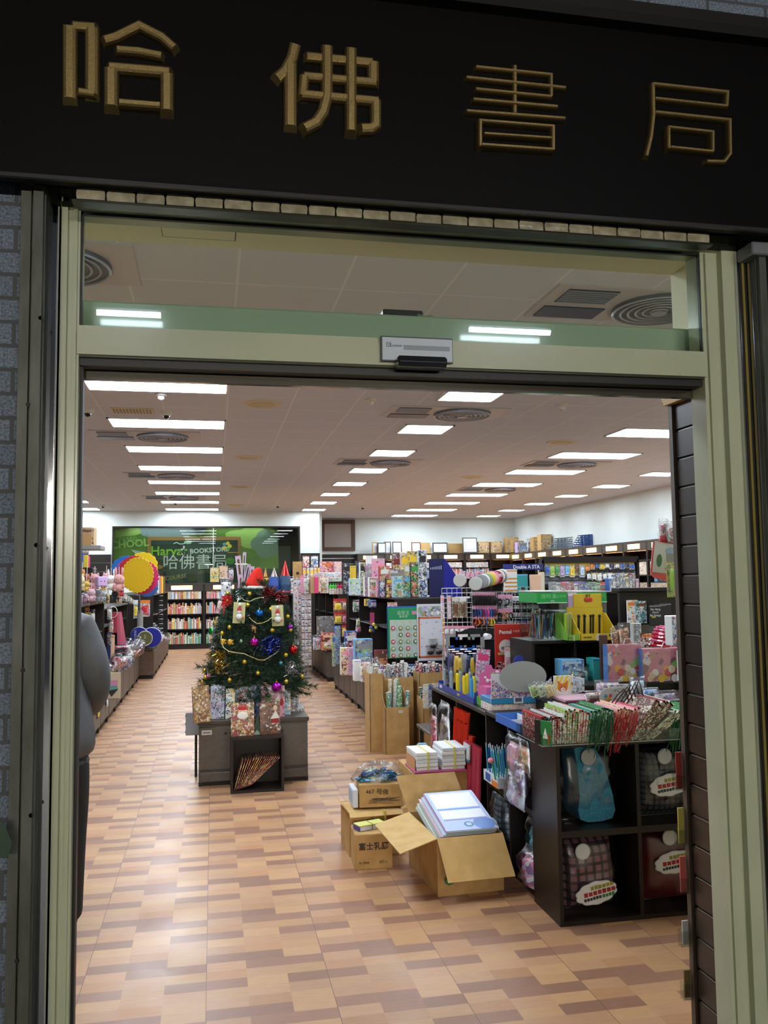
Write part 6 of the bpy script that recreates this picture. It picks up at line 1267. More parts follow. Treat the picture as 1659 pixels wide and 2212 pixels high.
# bead garlands
def garland(pts, label):
    P = [on_tree(u, v, 1.03) for u, v in pts]; o = thing('bead_garland', label, 'garland', tuple(P[0]), 0, None); m = MB(); c = mat('d9c98a', .25, .4)
    Q = []
    for a, b in zip(P, P[1:]):
        n = max(1, int((b-a).length/.0125))
        for k in range(n): q = a.lerp(b, k/n)-P[0]; m.ball(tuple(q), .0048, c, 6, 4)
    f = obj('beads', m, o); f['kind'] = 'stuff'; obj('thread', MB().tube([tuple(q-P[0]) for q in P], .0012, mat('e0d8b0', .6), 4), o)
garland([(478, 1372), (477, 1385), (483, 1399), (494, 1407), (510, 1410), (527, 1412), (543, 1419), (557, 1425), (571, 1426), (583, 1419), (596, 1411), (604, 1402)], 'long gold bead garland swagging across the lower middle of the tree')
garland([(539, 1334), (546, 1341), (555, 1347), (566, 1346), (578, 1341), (588, 1333)], 'short gold bead garland between the two snowman packs'); garland([(520, 1290), (528, 1297), (540, 1299), (552, 1293), (568, 1290)], 'short bead garland near the top of the tree')
# santa hat
p = at(549, 1272, YC-.02); o = thing('santa_hat', 'red santa hat with white brim on top of the christmas tree', 'hat', (p.x, YC-.02, p.z-.01)); m = MB(); RF = noisy('red_felt', 'b8170c', 'd02414', 60, rough=.95, bump=.2)
prof = [(.083, 0, 0), (.08, .03, .004), (.064, .07, .01), (.05, .11, .018), (.036, .145, .026), (.02, .165, .032), (.006, .172, .034)]
vs = []; n = 20
for rr, z, x in prof:
    for k in range(n): a = 2*PI*k/n; vs.append((x+rr*(1+.03*sin(5*a+z*60))*cos(a), rr*sin(a), z+.02-x*.3))
fs = [(i*n+k, i*n+(k+1) % n, i*n+n+(k+1) % n, i*n+n+k) for i in range(len(prof)-1) for k in range(n)]; m.add(vs, fs+[tuple((len(prof)-1)*n+k for k in range(n))], RF); obj('felt_cone', m, o, smooth=True)
m = MB(); m.tube([(.084*cos(2*PI*k/20), .084*sin(2*PI*k/20), .02) for k in range(21)], .014, noisy('white_fleece', 'cfcdc8', 'e6e4e0', 90, rough=.95, bump=.4), 8); obj('fleece_brim', m, o, smooth=True)
# ---------------------------------------------------------------- gift bags round the tree
def paperbag(u0, v0, u1, v1, Y, d, cols, label, base, rz=0, ry=0, sc=30, handle=True, clear=False, motif=None):
    a, b = at(u0, v1, Y), at(u1, v0, Y); w = abs(b.x-a.x)*(.92 if rz else 1); h = b.z-base; t = thing('gift_bag', label, 'gift bag', ((a.x+b.x)/2, Y, base), rz, None, 0, ry)
    pm = printed(pick(cols), sc, int(u0) % 9); m = MB(); x = w/2
    vs = [(-x, 0, 0), (x, 0, 0), (x, d, 0), (-x, d, 0), (-x, d*.3, h), (x, d*.3, h), (x, d*.62, h), (-x, d*.62, h), (-x, 0, h*.2), (x, 0, h*.2), (x*.97, d*.5, h*.5), (-x*.97, d*.5, h*.5)]
    m.add(vs, [(0, 3, 2, 1), (0, 1, 9, 8), (8, 9, 5, 4), (1, 2, 10, 9), (2, 6, 10), (9, 10, 5), (10, 6, 5), (0, 8, 11, 3), (3, 11, 7), (8, 4, 11), (4, 7, 11), (2, 3, 7, 6)], pm)
    obj('paper', m, t)
    if handle: obj('handle', MB().tube([(-x*.35, d*.3, h-.002), (-x*.3, d*.28, h+.03), (x*.3, d*.28, h+.03), (x*.35, d*.3, h-.002)], .002, mat(pick(cols)[-1], .6), 5), t)
    if clear: m = MB(); m.puff(w*1.06, d*1.15, h*1.05, CRINKLE, R, 8, 8, .08, (0, d/2, 0)); obj('clear_wrap', m, t, smooth=True)
    if motif: motif(t, w, h, d)
    return t
def santa(t, w, h, d):
    f = lambda z: d*.3*z/h-.004; m = MB(); m.ball((0, f(h*.72), h*.72), (w*.2, .004, h*.13), mat('e2c0a0', .5), 14, 8); m.ball((0, f(h*.64)-.002, h*.62), (w*.24, .004, h*.12), mat('e6e4e0', .5), 14, 8); m.ball((0, f(h*.85)-.003, h*.84), (w*.2, .004, h*.08), mat('b8202a', .5), 14, 8)
    m.ball((-w*.07, f(h*.74)-.004, h*.74), .003, INK, 6, 4); m.ball((w*.07, f(h*.74)-.004, h*.74), .003, INK, 6, 4); obj('father_christmas_print', m, t)
def tree_print(t, w, h, d):
    m = MB(); f = d*.15-.004
    for k in range(3): m.prism([(-w*.38, h*(.45+.1*k)), (-w*.02, h*(.45+.1*k)), (-w*.2, h*(.62+.1*k))], f-.001*k, f+.002, mat('2f7a3a', .5))
    m.ball((w*.2, f, h*.5), (w*.12, .003, h*.1), mat('e6dcd4', .5), 12, 8); m.ball((w*.38, f, h*.45), (w*.09, .003, h*.14), mat('b8202a', .5), 12, 8); obj('tree_print', m, t)
def house(t, w, h, d):
    f = d*.12-.006; m = MB(); m.box(w*.05, w*.42, f, f+.002, h*.12, h*.5, mat('8a1f22', .5)); m.prism([(0, h*.48), (w*.47, h*.5), (w*.26, h*.75)], f-.001, f+.001, mat('d9d4cc', .5)); m.ball((w*.25, f, h*.82), (w*.11, .003, h*.09), mat('d8b8a0', .5), 10, 6)
    for k in range(4): m.box(w*.1+k*w*.07, w*.14+k*w*.07, f-.002, f, h*.06, h*.2, mat('d9c9b0', .5))
    obj('house_print', m, t)
paperbag(418, 1482, 458, 1552, 6.60, .07, ['9a6a34', '7a4a24', 'c09a50', '8a5a2c', 'b08840'], 'brown and gold gift bag leaning at the left end of the cabinet', .477, .15, -.06, 26); bpy.data.objects['gift_bag'] if False else None
paperbag(452, 1482, 486, 1549, 6.74, .07, ['lilac', 'white', 'pale blue', 'lilac', 'dark green'], 'lilac gift bag in clear wrap beside the brown and gold one', .477, -.25, 0, 30, False, True)
paperbag(486, 1488, 508, 1550, 6.70, .06, ['sky blue', 'white', 'navy blue', 'yellow'], 'blue and white gift bag behind the santa bag, left', .477, -.2, 0, 34, False)
paperbag(506, 1483, 548, 1545, 6.76, .07, ['grey', 'sky blue', 'pale blue', 'red', 'white'], 'grey-blue gift bag in clear wrap behind the santa bag', .477, .1, 0, 26, False, True)
paperbag(545, 1480, 566, 1546, 6.82, .07, ['blue', 'sky blue', 'blue', 'navy blue'], 'plain blue gift bag in the middle behind the two front bags', .477, 0, 0, 20, False)
paperbag(562, 1481, 617, 1546, 6.72, .06, ['d47a9a', 'd47a9a', 'dc8aa8', 'd47a9a', 'cf7094'], 'pink gift bag with green tree print below the violet bauble', .477, -.05, 0, 18, False, True, tree_print)
paperbag(615, 1487, 628, 1548, 6.8, .08, ['sky blue', 'blue', 'pale blue', 'yellow'], 'slim blue gift bag right of the pink one', .477, 0, 0, 30, False)
paperbag(499, 1518, 549, 1588, 6.42, .06, ['8a1f22', 'b08840', '9a2a28', '3a5a2c', 'c9a84a', '8a1f22'], 'red and gold gift bag with father christmas on the open black cube', .396, 0, 0, 34, True, False, santa)
paperbag(560, 1517, 608, 1590, 6.44, .09, ['5a3420', '6a4028', '7a4a2c', '4a2a1a', '8a5a34'], 'dark brown gift bag with house print on the open black cube', .396, .12, .0, 22, True, False, house)
o = one('dark_green_bag', MB().prism([(-.03, 0), (.035, 0), (.012, .15)], 0, .05, mat('1f3a26', .5)).prism([(-.028, 0), (.033, 0), (.006, .035)], -.002, 0, mat('8aa090', .5)), 'dark green folded gift bag gusset between the two front bags', 'gift bag', (at(554, 1588, 6.44).x, 6.45, .396))
for i, (u, v) in enumerate(((632, 1512), (642, 1520), (636, 1504), (648, 1526), (628, 1520))):
    pk('bag', u-12, v-14, u+10, v+12, 6.95+.06*(i % 3), .05, ['white', 'white', 'grey', 'red'], f'white trinket in clear crinkled bag, {nth(i)} at the right of the cabinet top', 'packet', base=.477, rx=-.5, group='white trinkets at the right of the cabinet')
for i in range(16):
    f = i/15; t = thing('gift_bag', f'flat red and gold gift bag slanting in the black cube, {nth(i)} from below', 'gift bag', (.155+.012*i*(1-f*.3), 6.40+.002*i, .02+.002*i), 0, 'flat gift bags slanting in the black cube', 0, rad(62-32*(1-f)+(-14)))
    L = .22+.05*f; obj('paper', MB().bbox(-.002, .002, 0, .2, 0, L, printed(pick(('dark red', 'yellow', 'red', 'dark red', 'tan') if i % 3 else ('red', 'orange', 'dark red', 'yellow')), 30, i % 5), .0005), t)
o = thing('notice_board', 'grey notice board leaning behind the left end of the christmas cabinet', 'board', (at(415, 1585, 7.0).x, 7.0, .0)); p = at(406, 1540, 7.0); p2 = at(426, 1588, 7.0); obj('sheet', MB().bbox(-.05, .09, 0, .006, p2.z, p.z, mat('8b8a90', .5)), o); obj('stand', MB().box(.02, .04, .006, .02, 0, p.z-.02, BLACKR), o)
for i in range(3): o_ = MB().box(-.052, -.047, -.004, .008, p2.z+.02+i*(p.z-p2.z-.05)/2, p2.z+.035+i*(p.z-p2.z-.05)/2, BLACKR); obj('clip', o_, o)
# ---------------------------------------------------------------- things on the counter behind the tree
ZB2 = .951
o = thing('shelf_unit', 'raised dark shelf on the counter behind the christmas tree', 'shelf', (.42, 13.25, ZB2)); obj('board', MB().bbox(0, .78, 0, .4, .34, .37, WENGE).box(0, .02, 0, .4, 0, .34, WENGE).box(.76, .78, 0, .4, 0, .34, WENGE).box(0, .78, .38, .4, 0, .34, WENGE), o)
for i, (u0, u1, v0, v1, dx) in enumerate(((506, 514, 1240, 1280, .12), (517, 524, 1192, 1272, .06), (524, 536, 1200, 1270, -.12), (531, 540, 1222, 1275, .1), (512, 520, 1215, 1275, .2))):
    a, b = at(u0, v1, 13.0), at(u1, v0, 13.0); t = thing('packing_rail', f'tall lilac-pink packing frame leaning behind the tree, {nth(i)} from left', 'frame', (a.x, 13.0+.05*i, 1.0), 0, 'lilac-pink frames behind the tree', 0, dx); w = b.x-a.x; h = b.z-1.0
    obj('frame', MB().box(0, w*.3, 0, .03, 0, h, mat('c9b0c4', .6)).box(w*.7, w, 0, .03, 0, h, mat('c9b0c4', .6)).box(w*.3, w*.7, 0, .03, h-.05, h, mat('bfa6ba', .6)).box(w*.3, w*.7, 0, .03, 0, .05, mat('bfa6ba', .6)), t)
for (u0, v0, u1, v1, Y, cols, lab, kd) in ((454, 1226, 473, 1257, 12.8, ['yellow', 'lime green', 'yellow', 'cream'], 'yellow-green picture card standing behind the upper left of the tree', 'card'), (474, 1222, 492, 1250, 12.7, ['peach', 'tan', 'peach'], 'peach card in clear sleeve behind the upper left of the tree', 'card'),
    (493, 1226, 505, 1252, 12.6, ['white', 'purple', 'red', 'white'], 'white and purple packet behind the upper left of the tree', 'bag'), (476, 1248, 504, 1290, 12.5, ['white', 'pale blue', 'white', 'black', 'white'], 'white wrapping paper packet with black drawings behind the tree', 'bag'), (470, 1290, 488, 1325, 12.4, ['peach', 'red', 'white', 'pink'], 'salmon and red packet behind the red poinsettia', 'bag'),
    (477, 1280, 494, 1300, 12.3, ['white', 'grey', 'lilac'], 'white packet above the red poinsettia', 'bag')):
    pk(kd, u0, v0, u1, v1, Y, .05, cols, lab)
# party hats, gold tree
for (u, v0, v1, w, c, sd) in ((592, 1226, 1246, 7, 'b8b0a8', 'silver'), (616, 1211, 1243, 9, 'c02018', 'red')):
    a, b = at(u, v1, 13.3), at(u, v0, 13.3); o = thing('party_hat', f'{sd} foil cone party hat on a blue base behind the tree', 'hat', (a.x, 13.3, 1.322)); obj('cone', MB().lathe([(w/1866*13.3*1.0, a.z-1.322), (.002, b.z-1.322)], mat(c, .2, .6), 18), o); obj('base', MB().lathe([(.08, 0), (.095, (a.z-1.322)*.5), (.07, a.z-1.322)], mat('2a4a9a' if sd == 'silver' else '28486a', .4), 14).lathe([(.097, .02), (.097, .04)], mat('b04a2a', .5), 14), o)
o = thing('gold_tree', 'small stacked gold foil tree behind the santa hat', 'ornament', (at(577, 1250, 12.9).x, 13.3, 1.322)); m = MB()
for k in range(4):
    for q in range(4-k//2): m.ball((-.1+.07*q+.02*k, 0, .02+.065*k), .038, mat('b89a3a', .25, .8), 8, 6)
obj('foil_balls', m, o); obj('striped_cone', MB().lathe([(.03, .26), (.001, .40)], mat('c98a3a', .4), 12), o)
# far spinner racks of beads and nail stickers right of the tree
def spinner(u0, v0, u1, v1, Y, label, nx, nz, pal, cat='rack', kind='card'):
    a, b = at(u0, v1, Y), at(u1, v0, Y); w = b.x-a.x; o = thing('spinner_rack', label, cat, ((a.x+b.x)/2, Y+.12, 0)); m = MB()
    for i in range(nx+1): m.tube([(-w/2+w*i/nx, -.1, .12), (-w/2+w*i/nx, -.1, b.z)], .004, WIRE, 5)
    for z in (.15, b.z*.5, b.z-.02): m.tube([(-w/2, -.1, z), (w/2, -.1, z), (w/2, .1, z), (-w/2, .1, z), (-w/2, -.1, z)], .004, WIRE, 5)
    m.tube([(0, 0, .0), (0, 0, b.z)], .012, WIRE, 6); m.lathe([(w*.5, 0), (w*.5, .03)], WIRE, 18); obj('wire_frame', m, o)
    short = label.split(' spinner')[0]
    for i in range(nx):
        for j in range(nz):
            c = R.choice(pal); x = a.x+w*(i+.5)/nx; hh = (b.z-.25)/nz; z = .22+hh*j
            t = thing('trinket_card', f'{c} trinket card, column {ORD[i]}, {nth(j)} row up, {short} spinner', 'packet', (x, Y-.02, z), 0, f'trinket cards on the {short} spinner'); ww = w/nx*.85
            obj('card', MB().box(-ww/2, ww/2, 0, .003, 0, hh*.85, mat(R.choice(('d9d6dc', 'e2dcd6', 'd6c6d0', 'e6e6e8')), .4)), t)
            m = MB()
            for q in range(3): m.ball((R.uniform(-.3, .3)*ww, -.008, hh*R.uniform(.15, .6)), (ww*.16, .01, ww*.16), mat(CN[c], .3), 7, 5)
            obj('beads', m, t)
spinner(619, 1243, 634, 1425, 14.2, 'left slim white spinner rack of charms behind the tree', 2, 13, ['lilac', 'peach', 'white', 'grey', 'pink', 'brown'])
spinner(635, 1247, 650, 1425, 13.9, 'middle slim white spinner rack of hair beads behind the tree', 2, 13, ['navy blue', 'purple', 'red', 'bright pink', 'lime green', 'yellow', 'brown', 'white', 'orange'])
spinner(651, 1262, 672, 1385, 13.4, 'right white spinner rack of nail stickers beside the aisle', 3, 12, ['dark red', 'purple', 'black', 'yellow', 'navy blue', 'pink'])
# ================================================================ nearer toy gondola: goods on top (z 1.32)
ZG = 1.321
T = [('box', 905, 1188, 922, 1294, 8.93, .06, ['white', 'white', 'grey', 'blue', 'black'], 'tall white toy car box with blue foot on the gondola corner'), ('box', 888, 1214, 905, 1294, 8.94, .06, ['black', 'red', 'green', 'black', 'orange', 'green'], 'tall black toy box with red and green picture on the gondola'),
     ('box', 850, 1245, 871, 1295, 8.96, .12, ['pale blue', 'green', 'pale green', 'tan', 'sky blue'], 'pale blue and green box with map picture, left one'), ('box', 871, 1243, 888, 1295, 8.97, .12, ['green', 'lime green', 'brown', 'green', 'sky blue'], 'green boxed animal toy beside the map picture box'),
     ('box', 820, 1222, 842, 1256, 9.3, .08, ['red', 'red', 'orange', 'tan', 'white'], 'red toy box with round windows on the gondola'), ('box', 806, 1206, 831, 1262, 9.6, .08, ['pink', 'pink', 'lilac', 'pink'], 'tall pink doll box with blue top on the gondola'), ('blister', 792, 1200, 808, 1262, 9.8, .08, ['lilac', 'pink', 'grey', 'white'], 'tall lilac doll box left of the pink one'),
     ('box', 820, 1254, 833, 1292, 9.1, .06, ['navy blue', 'blue', 'pink', 'white'], 'small blue and pink box on the gondola top'), ('box', 834, 1248, 850, 1293, 9.05, .06, ['black', 'tan', 'red', 'yellow'], 'black and tan figure box on the gondola top'), ('box', 838, 1231, 876, 1247, 9.4, .1, ['navy blue', 'blue', 'white', 'grey'], 'wide navy and white box behind the map picture box'),
     ('box', 848, 1196, 868, 1240, 9.7, .06, ['brown', 'tan', 'yellow', 'grey', 'dark red'], 'brown toy box with yellow label at the back of the gondola'), ('box', 866, 1193, 880, 1235, 9.65, .06, ['white', 'lilac', 'grey', 'yellow'], 'white and lilac boxed toy at the back of the gondola'), ('box', 881, 1190, 903, 1216, 9.5, .06, ['yellow', 'tan', 'brown', 'yellow'], 'yellow-labelled box behind the tall black toy box'),
     ('card', 874, 1217, 889, 1246, 9.2, .02, ['yellow', 'grey', 'white'], 'yellow-topped blister card beside the tall black toy box'), ('box', 788, 1245, 800, 1287, 9.9, .1, ['white', 'tan', 'brown'], 'cream doll box at the gondola edge'), ('box', 798, 1247, 816, 1290, 9.5, .1, ['white', 'pink', 'orange', 'green', 'white'], 'white fruit-picture box on the gondola top'), ('box', 815, 1256, 821, 1290, 9.3, .1, ['pink', 'brown', 'lilac'], 'slim pink doll box on the gondola top'),
     ('box', 756, 1249, 779, 1285, 10.7, .1, ['pale blue', 'white', 'pale blue', 'pale green'], 'pale blue boxed building toy on the gondola edge'), ('box', 778, 1215, 789, 1248, 10.8, .1, ['white', 'lime green', 'tan', 'black'], 'white and green toy box in the middle of the gondola'),
     ('plain', 757, 1222, 763, 1248, 11.2, .05, ['yellow', 'tan'], 'yellow foam roll standing on the gondola, left one'), ('plain', 763, 1222, 769, 1248, 11.1, .05, ['yellow', 'tan'], 'yellow foam roll standing on the gondola, right one'), ('box', 742, 1216, 757, 1250, 11.8, .08, ['black', 'grey', 'navy blue', 'black'], 'dark boxed figure beside the yellow foam rolls'), ('box', 769, 1212, 778, 1250, 11.3, .08, ['black', 'grey', 'black', 'navy blue'], 'dark box right of the yellow foam rolls')]
for (k, u0, v0, u1, v1, Y, d, cols, lab) in T: pk(k, u0, v0, u1, v1, Y, d, cols, lab, base=ZG)
o = thing('cardboard_display', 'tall royal blue cardboard display with slanted side on the gondola corner', 'display', (at(923, 1294, 9.1).x, 9.0, ZG)); a, b = at(923, 1294, 9.0), at(953, 1207, 9.0); w = b.x-a.x; h = b.z-ZG; DB = mat('0a0c8c', .35); DB2 = mat('060a50', .4)
m = MB().box(0, w, 0, .004, 0, h, DB2); m.prism([(0, 0), (.30, 0), (.30, h*.32), (.24, h*.42), (.05, h), (0, h)], w, w+.004, DB, 'x'); m.box(0, w, .0, .3, 0, .004, DB2); obj('panels', m, o)
m = MB()
for k in range(6): m.box(w*.1+k*w*.14, w*.1+k*w*.14+.008, -.002, 0, h*.72, h*.72+.02+.004*k, mat('c9cce0', .5))
obj('white_marks', m, o)
# side wing facing camera so the slope reads
m = MB(); m.prism([(0, 0), (.19, 0), (.19, h*.33), (.17, h*.42), (.015, h*1.0), (0, h*1.0)], -.004, .0, DB); obj('slanted_wing', m, o, (w+.002, 0, 0))
# farther gondola top
T = [('plain', 650, 1243, 656, 1268, 13.3, .1, ['pink', 'bright pink'], 'pink foam sheet at the far gondola corner'), ('bag', 655, 1240, 671, 1266, 13.25, .1, ['white', 'cream', 'white'], 'white foil packet at the far gondola corner'), ('plain', 671, 1243, 680, 1277, 13.2, .1, ['tan', 'peach'], 'tan foam sheets at the far gondola'), ('plain', 680, 1245, 688, 1277, 13.15, .1, ['bright pink', 'pink'], 'bright pink foam sheets at the far gondola'),
     ('bag', 690, 1238, 712, 1277, 13.1, .1, ['cream', 'tan', 'white', 'orange'], 'clear bag of golden trinkets on the far gondola'), ('box', 692, 1213, 722, 1243, 13.8, .1, ['pink', 'red', 'white', 'peach', 'orange'], 'pink and white toy set box on the far gondola, left one'), ('box', 722, 1213, 738, 1243, 13.7, .1, ['pink', 'white', 'pink', 'peach'], 'pink and white toy set box on the far gondola, right one'), ('box', 680, 1236, 738, 1249, 13.4, .1, ['white', 'pale blue', 'lilac', 'orange', 'white'], 'wide flat white box on the far gondola'), ('box', 700, 1248, 738, 1256, 13.2, .1, ['white', 'pale green', 'grey'], 'white and green flat box on the far gondola')]
for (k, u0, v0, u1, v1, Y, d, cols, lab) in T: pk(k, u0, v0, u1, v1, Y, d, cols, lab, base=ZG if v1 > 1260 else None)
for i in range(7):
    u = 715+i*5.6 if i < 3 else 711+i*6.6; c = 'green' if i < 3 else 'bright pink'; p = at(u, 1276, 11.95); o = thing('glue_bottle', f'clear bottle with {c} cap, {nth(i)} in the row on the gondola edge', 'bottle', (p.x, 11.98, ZG), 0, 'capped bottles on the gondola edge'); obj('bottle', MB().lathe([(.02, 0), (.021, .07), (.012, .085)], printed(pick(['white', 'cream', 'pale blue', 'orange']), 60, i), 12), o); obj('cap', MB().lathe([(.021, .085), (.02, .12), (.006, .13), (.005, .15)], mat('3fc43a' if i < 3 else 'd8246a', .4), 12), o)
# on pillar slatwall
for (u0, u1, c, lab) in ((654, 668, ['red', 'orange', 'red', 'white'], 'red snack-like packet hanging on the white pillar'), (672, 687, ['sky blue', 'blue', 'yellow', 'white'], 'blue cartoon packet hanging on the white pillar')): pk('card', u0, 1201, u1, 1225, 20.655, .03, c, lab)
o = thing('cardboard_box', 'upright brown cardboard box with round print left of the white pillar', 'box', (at(643, 1240, 19.0).x, 19.0, 1.3)); a, b = at(634, 1241, 19.0), at(653, 1213, 19.0); obj('body', MB().bbox((a.x-b.x)/2, (b.x-a.x)/2, 0, .15, 0, b.z-1.3, CARD, .003), o); obj('round_print', MB().lathe([(.035, -.003), (.035, 0)], INK, 16, (0, 0, (b.z-1.3)*.6), 'y'), o)
one('far_counter', MB().bbox(1.9, 2.75, 18.6, 19.6, 0, 1.29, WENGE), 'dark far counter below the white pillar carrying the brown box', 'counter')
for i in range(6): pk('box', 654+i*8, 1226, 661+i*8, 1240, 18.7, .1, [('red', 'blue', 'white', 'orange', 'yellow', 'red')[i], 'white', 'yellow'], f'{("red", "blue", "white", "orange", "yellow", "dark red")[i]} book on the far counter below the white pillar', 'book', base=1.291)
# posters at the gondola end and goods hanging beside
o = pk('plain', 837, 1309, 904, 1416, 8.72, .006, ['1560a8', 'blue'], 'blue board behind the green badge card at the gondola end', 'board')
a, b = at(839, 1423, 8.68), at(904, 1312, 8.68); w, h = b.x-a.x, b.z-a.z; o = thing('badge_card', 'green card with rows of round badges in clear pockets at the gondola end', 'card', (a.x, 8.68, a.z))
obj('card', MB().bbox(0, w, 0, .006, 0, h, mat('1f8a58', .4)), o); obj('pocket_sheet', MB().box(w*.06, w*.98, -.003, 0, .01, h*.76, mat('b9c4bc', .25)), o); text('造型王', .045, mat('a9d8b8', .5), o, (w*.5, -.002, h*.89)); text('橡皮擦', .03, mat('a9d8b8', .5), o, (w*.5, -.002, h*.82)); obj('price_tag', MB().box(w*.78, w*.97, -.002, 0, h*.86, h*.93, mat('c98aa0', .5)), o)
k = 0
for j in range(5):
    for i in range(4):
        if (i, j) in ((0, 3), (3, 1)): continue
        x, z = w*(.16+.24*i), h*(.06+.135*j); q = one('badge', MB().lathe([(.021, -.012), (.023, -.006), (.021, -.003)], mat(('b8405a', '6a8a50', '7a9a6a', '4a6a50')[(i+2*j) % 4], .35), 14, (0, 0, 0), 'y').lathe([(.012, -.014), (.013, -.011)], mat('d8c8b0', .4), 10, (0, 0, 0), 'y'), f'{("red", "olive", "green", "dark green")[(i+2*j) % 4]} round badge, column {ORD[i]}, row {ORD[j]} from below, on the green card', 'badge', (a.x+x, 8.68, a.z+z), group='round badges on the green card'); k += 1
m = MB()
for i in range(5): m.box(w*.05+w*.233*i-.001, w*.05+w*.233*i+.001, -.005, -.003, .01, h*.76, mat('8a9a8e', .3))
for i in range(4): m.lathe([(.008, -.005), (.008, -.003)], mat('a8b83a', .5), 10, (w*(.22+.24*i), 0, h*.72), 'y')
obj('pocket_seams', m, o)
a, b = at(902, 1428, 8.66), at(960, 1304, 8.66); w, h = b.x-a.x, b.z-a.z; o = thing('toy_poster', 'white poster with orange border, pink stars and toy packets at the gondola end', 'poster', (a.x, 8.66, a.z))
OB = mat('c25a22', .5); obj('sheet', MB().bbox(0, w, 0, .005, 0, h, mat('cdced6', .4)), o); m = MB(); x0, x1, z0, z1 = w*.05, w*.97, h*.05, h*.77
m.box(x0, x1, -.002, 0, z0, z0+.02, OB).box(x0, x1, -.002, 0, z1-.015, z1, OB).box(x0, x0+.014, -.002, 0, z0, z1, OB).box(x1-.014, x1, -.002, 0, z0, z1, mat('d9962a', .5)); obj('orange_border', m, o)
obj('picture_header', MB().box(w*.05, w*.97, -.002, 0, h*.78, h*.96, printed(['8ab050', '9a86c0', 'a8a0d0', '8ac070', '7ab060', 'b8a8d8'], 14, 3)), o); text('TOY', .04, mat('4a6a5a', .5), o, (w*.8, -.003, h*.9)); obj('figures', MB().ball((w*.25, -.003, h*.82), (.016, .003, .016), mat('c98a50', .5), 8, 6).ball((w*.55, -.003, h*.83), (.016, .003, .02), mat('d8d0d0', .5), 8, 6).ball((w*.75, -.003, h*.84), (.018, .003, .022), WHITEP, 8, 6), o)
m = MB(); r = random.Random(5)
for k in range(15): x, z = w*r.uniform(.15, .88), h*r.uniform(.12, .72); q = [(x+(.010 if j % 2 == 0 else .004)*cos(j*PI/5+PI/2), z+(.010 if j % 2 == 0 else .004)*sin(j*PI/5+PI/2)) for j in range(10)]; m.prism(q, -.002, 0, mat('c08aa8', .5))
obj('pink_stars', m, o)
for i in range(3): p = (a.x+w*(.45+.3*(i % 2)+.1*(i == 2)), 8.65, a.z+h*(.1+.11*(i == 2))); q = thing('toy_packet', f'clear packet with dark brown toy beetle, {("left", "right", "upper")[i]} one on the star poster', 'packet', p); obj('beetle', MB().ball((0, -.015, .025), (.035, .014, .02), mat('2a1814', .3), 12, 8).tube([(.02, -.015, .03), (.045, -.015, .055)], .005, mat('2a1814', .3), 5), q); obj('clear_bag', MB().bbox(-.045, .045, -.032, -.002, 0, .09, FILM, .004), q); obj('header', MB().box(-.045, .045, -.01, -.006, .09, .10, mat('9a9a86', .5)), q)
pk('card', 838, 1301, 858, 1311, 8.75, .02, ['white', 'pink', 'grey', 'orange'], 'small white and orange card above the blue board', 'card', base=at(838, 1311, 8.75).z); pk('card', 836, 1311, 838, 1312, 8.75, .02, ['white', 'grey'], 'thin card edge above the blue board', 'card') if False else None
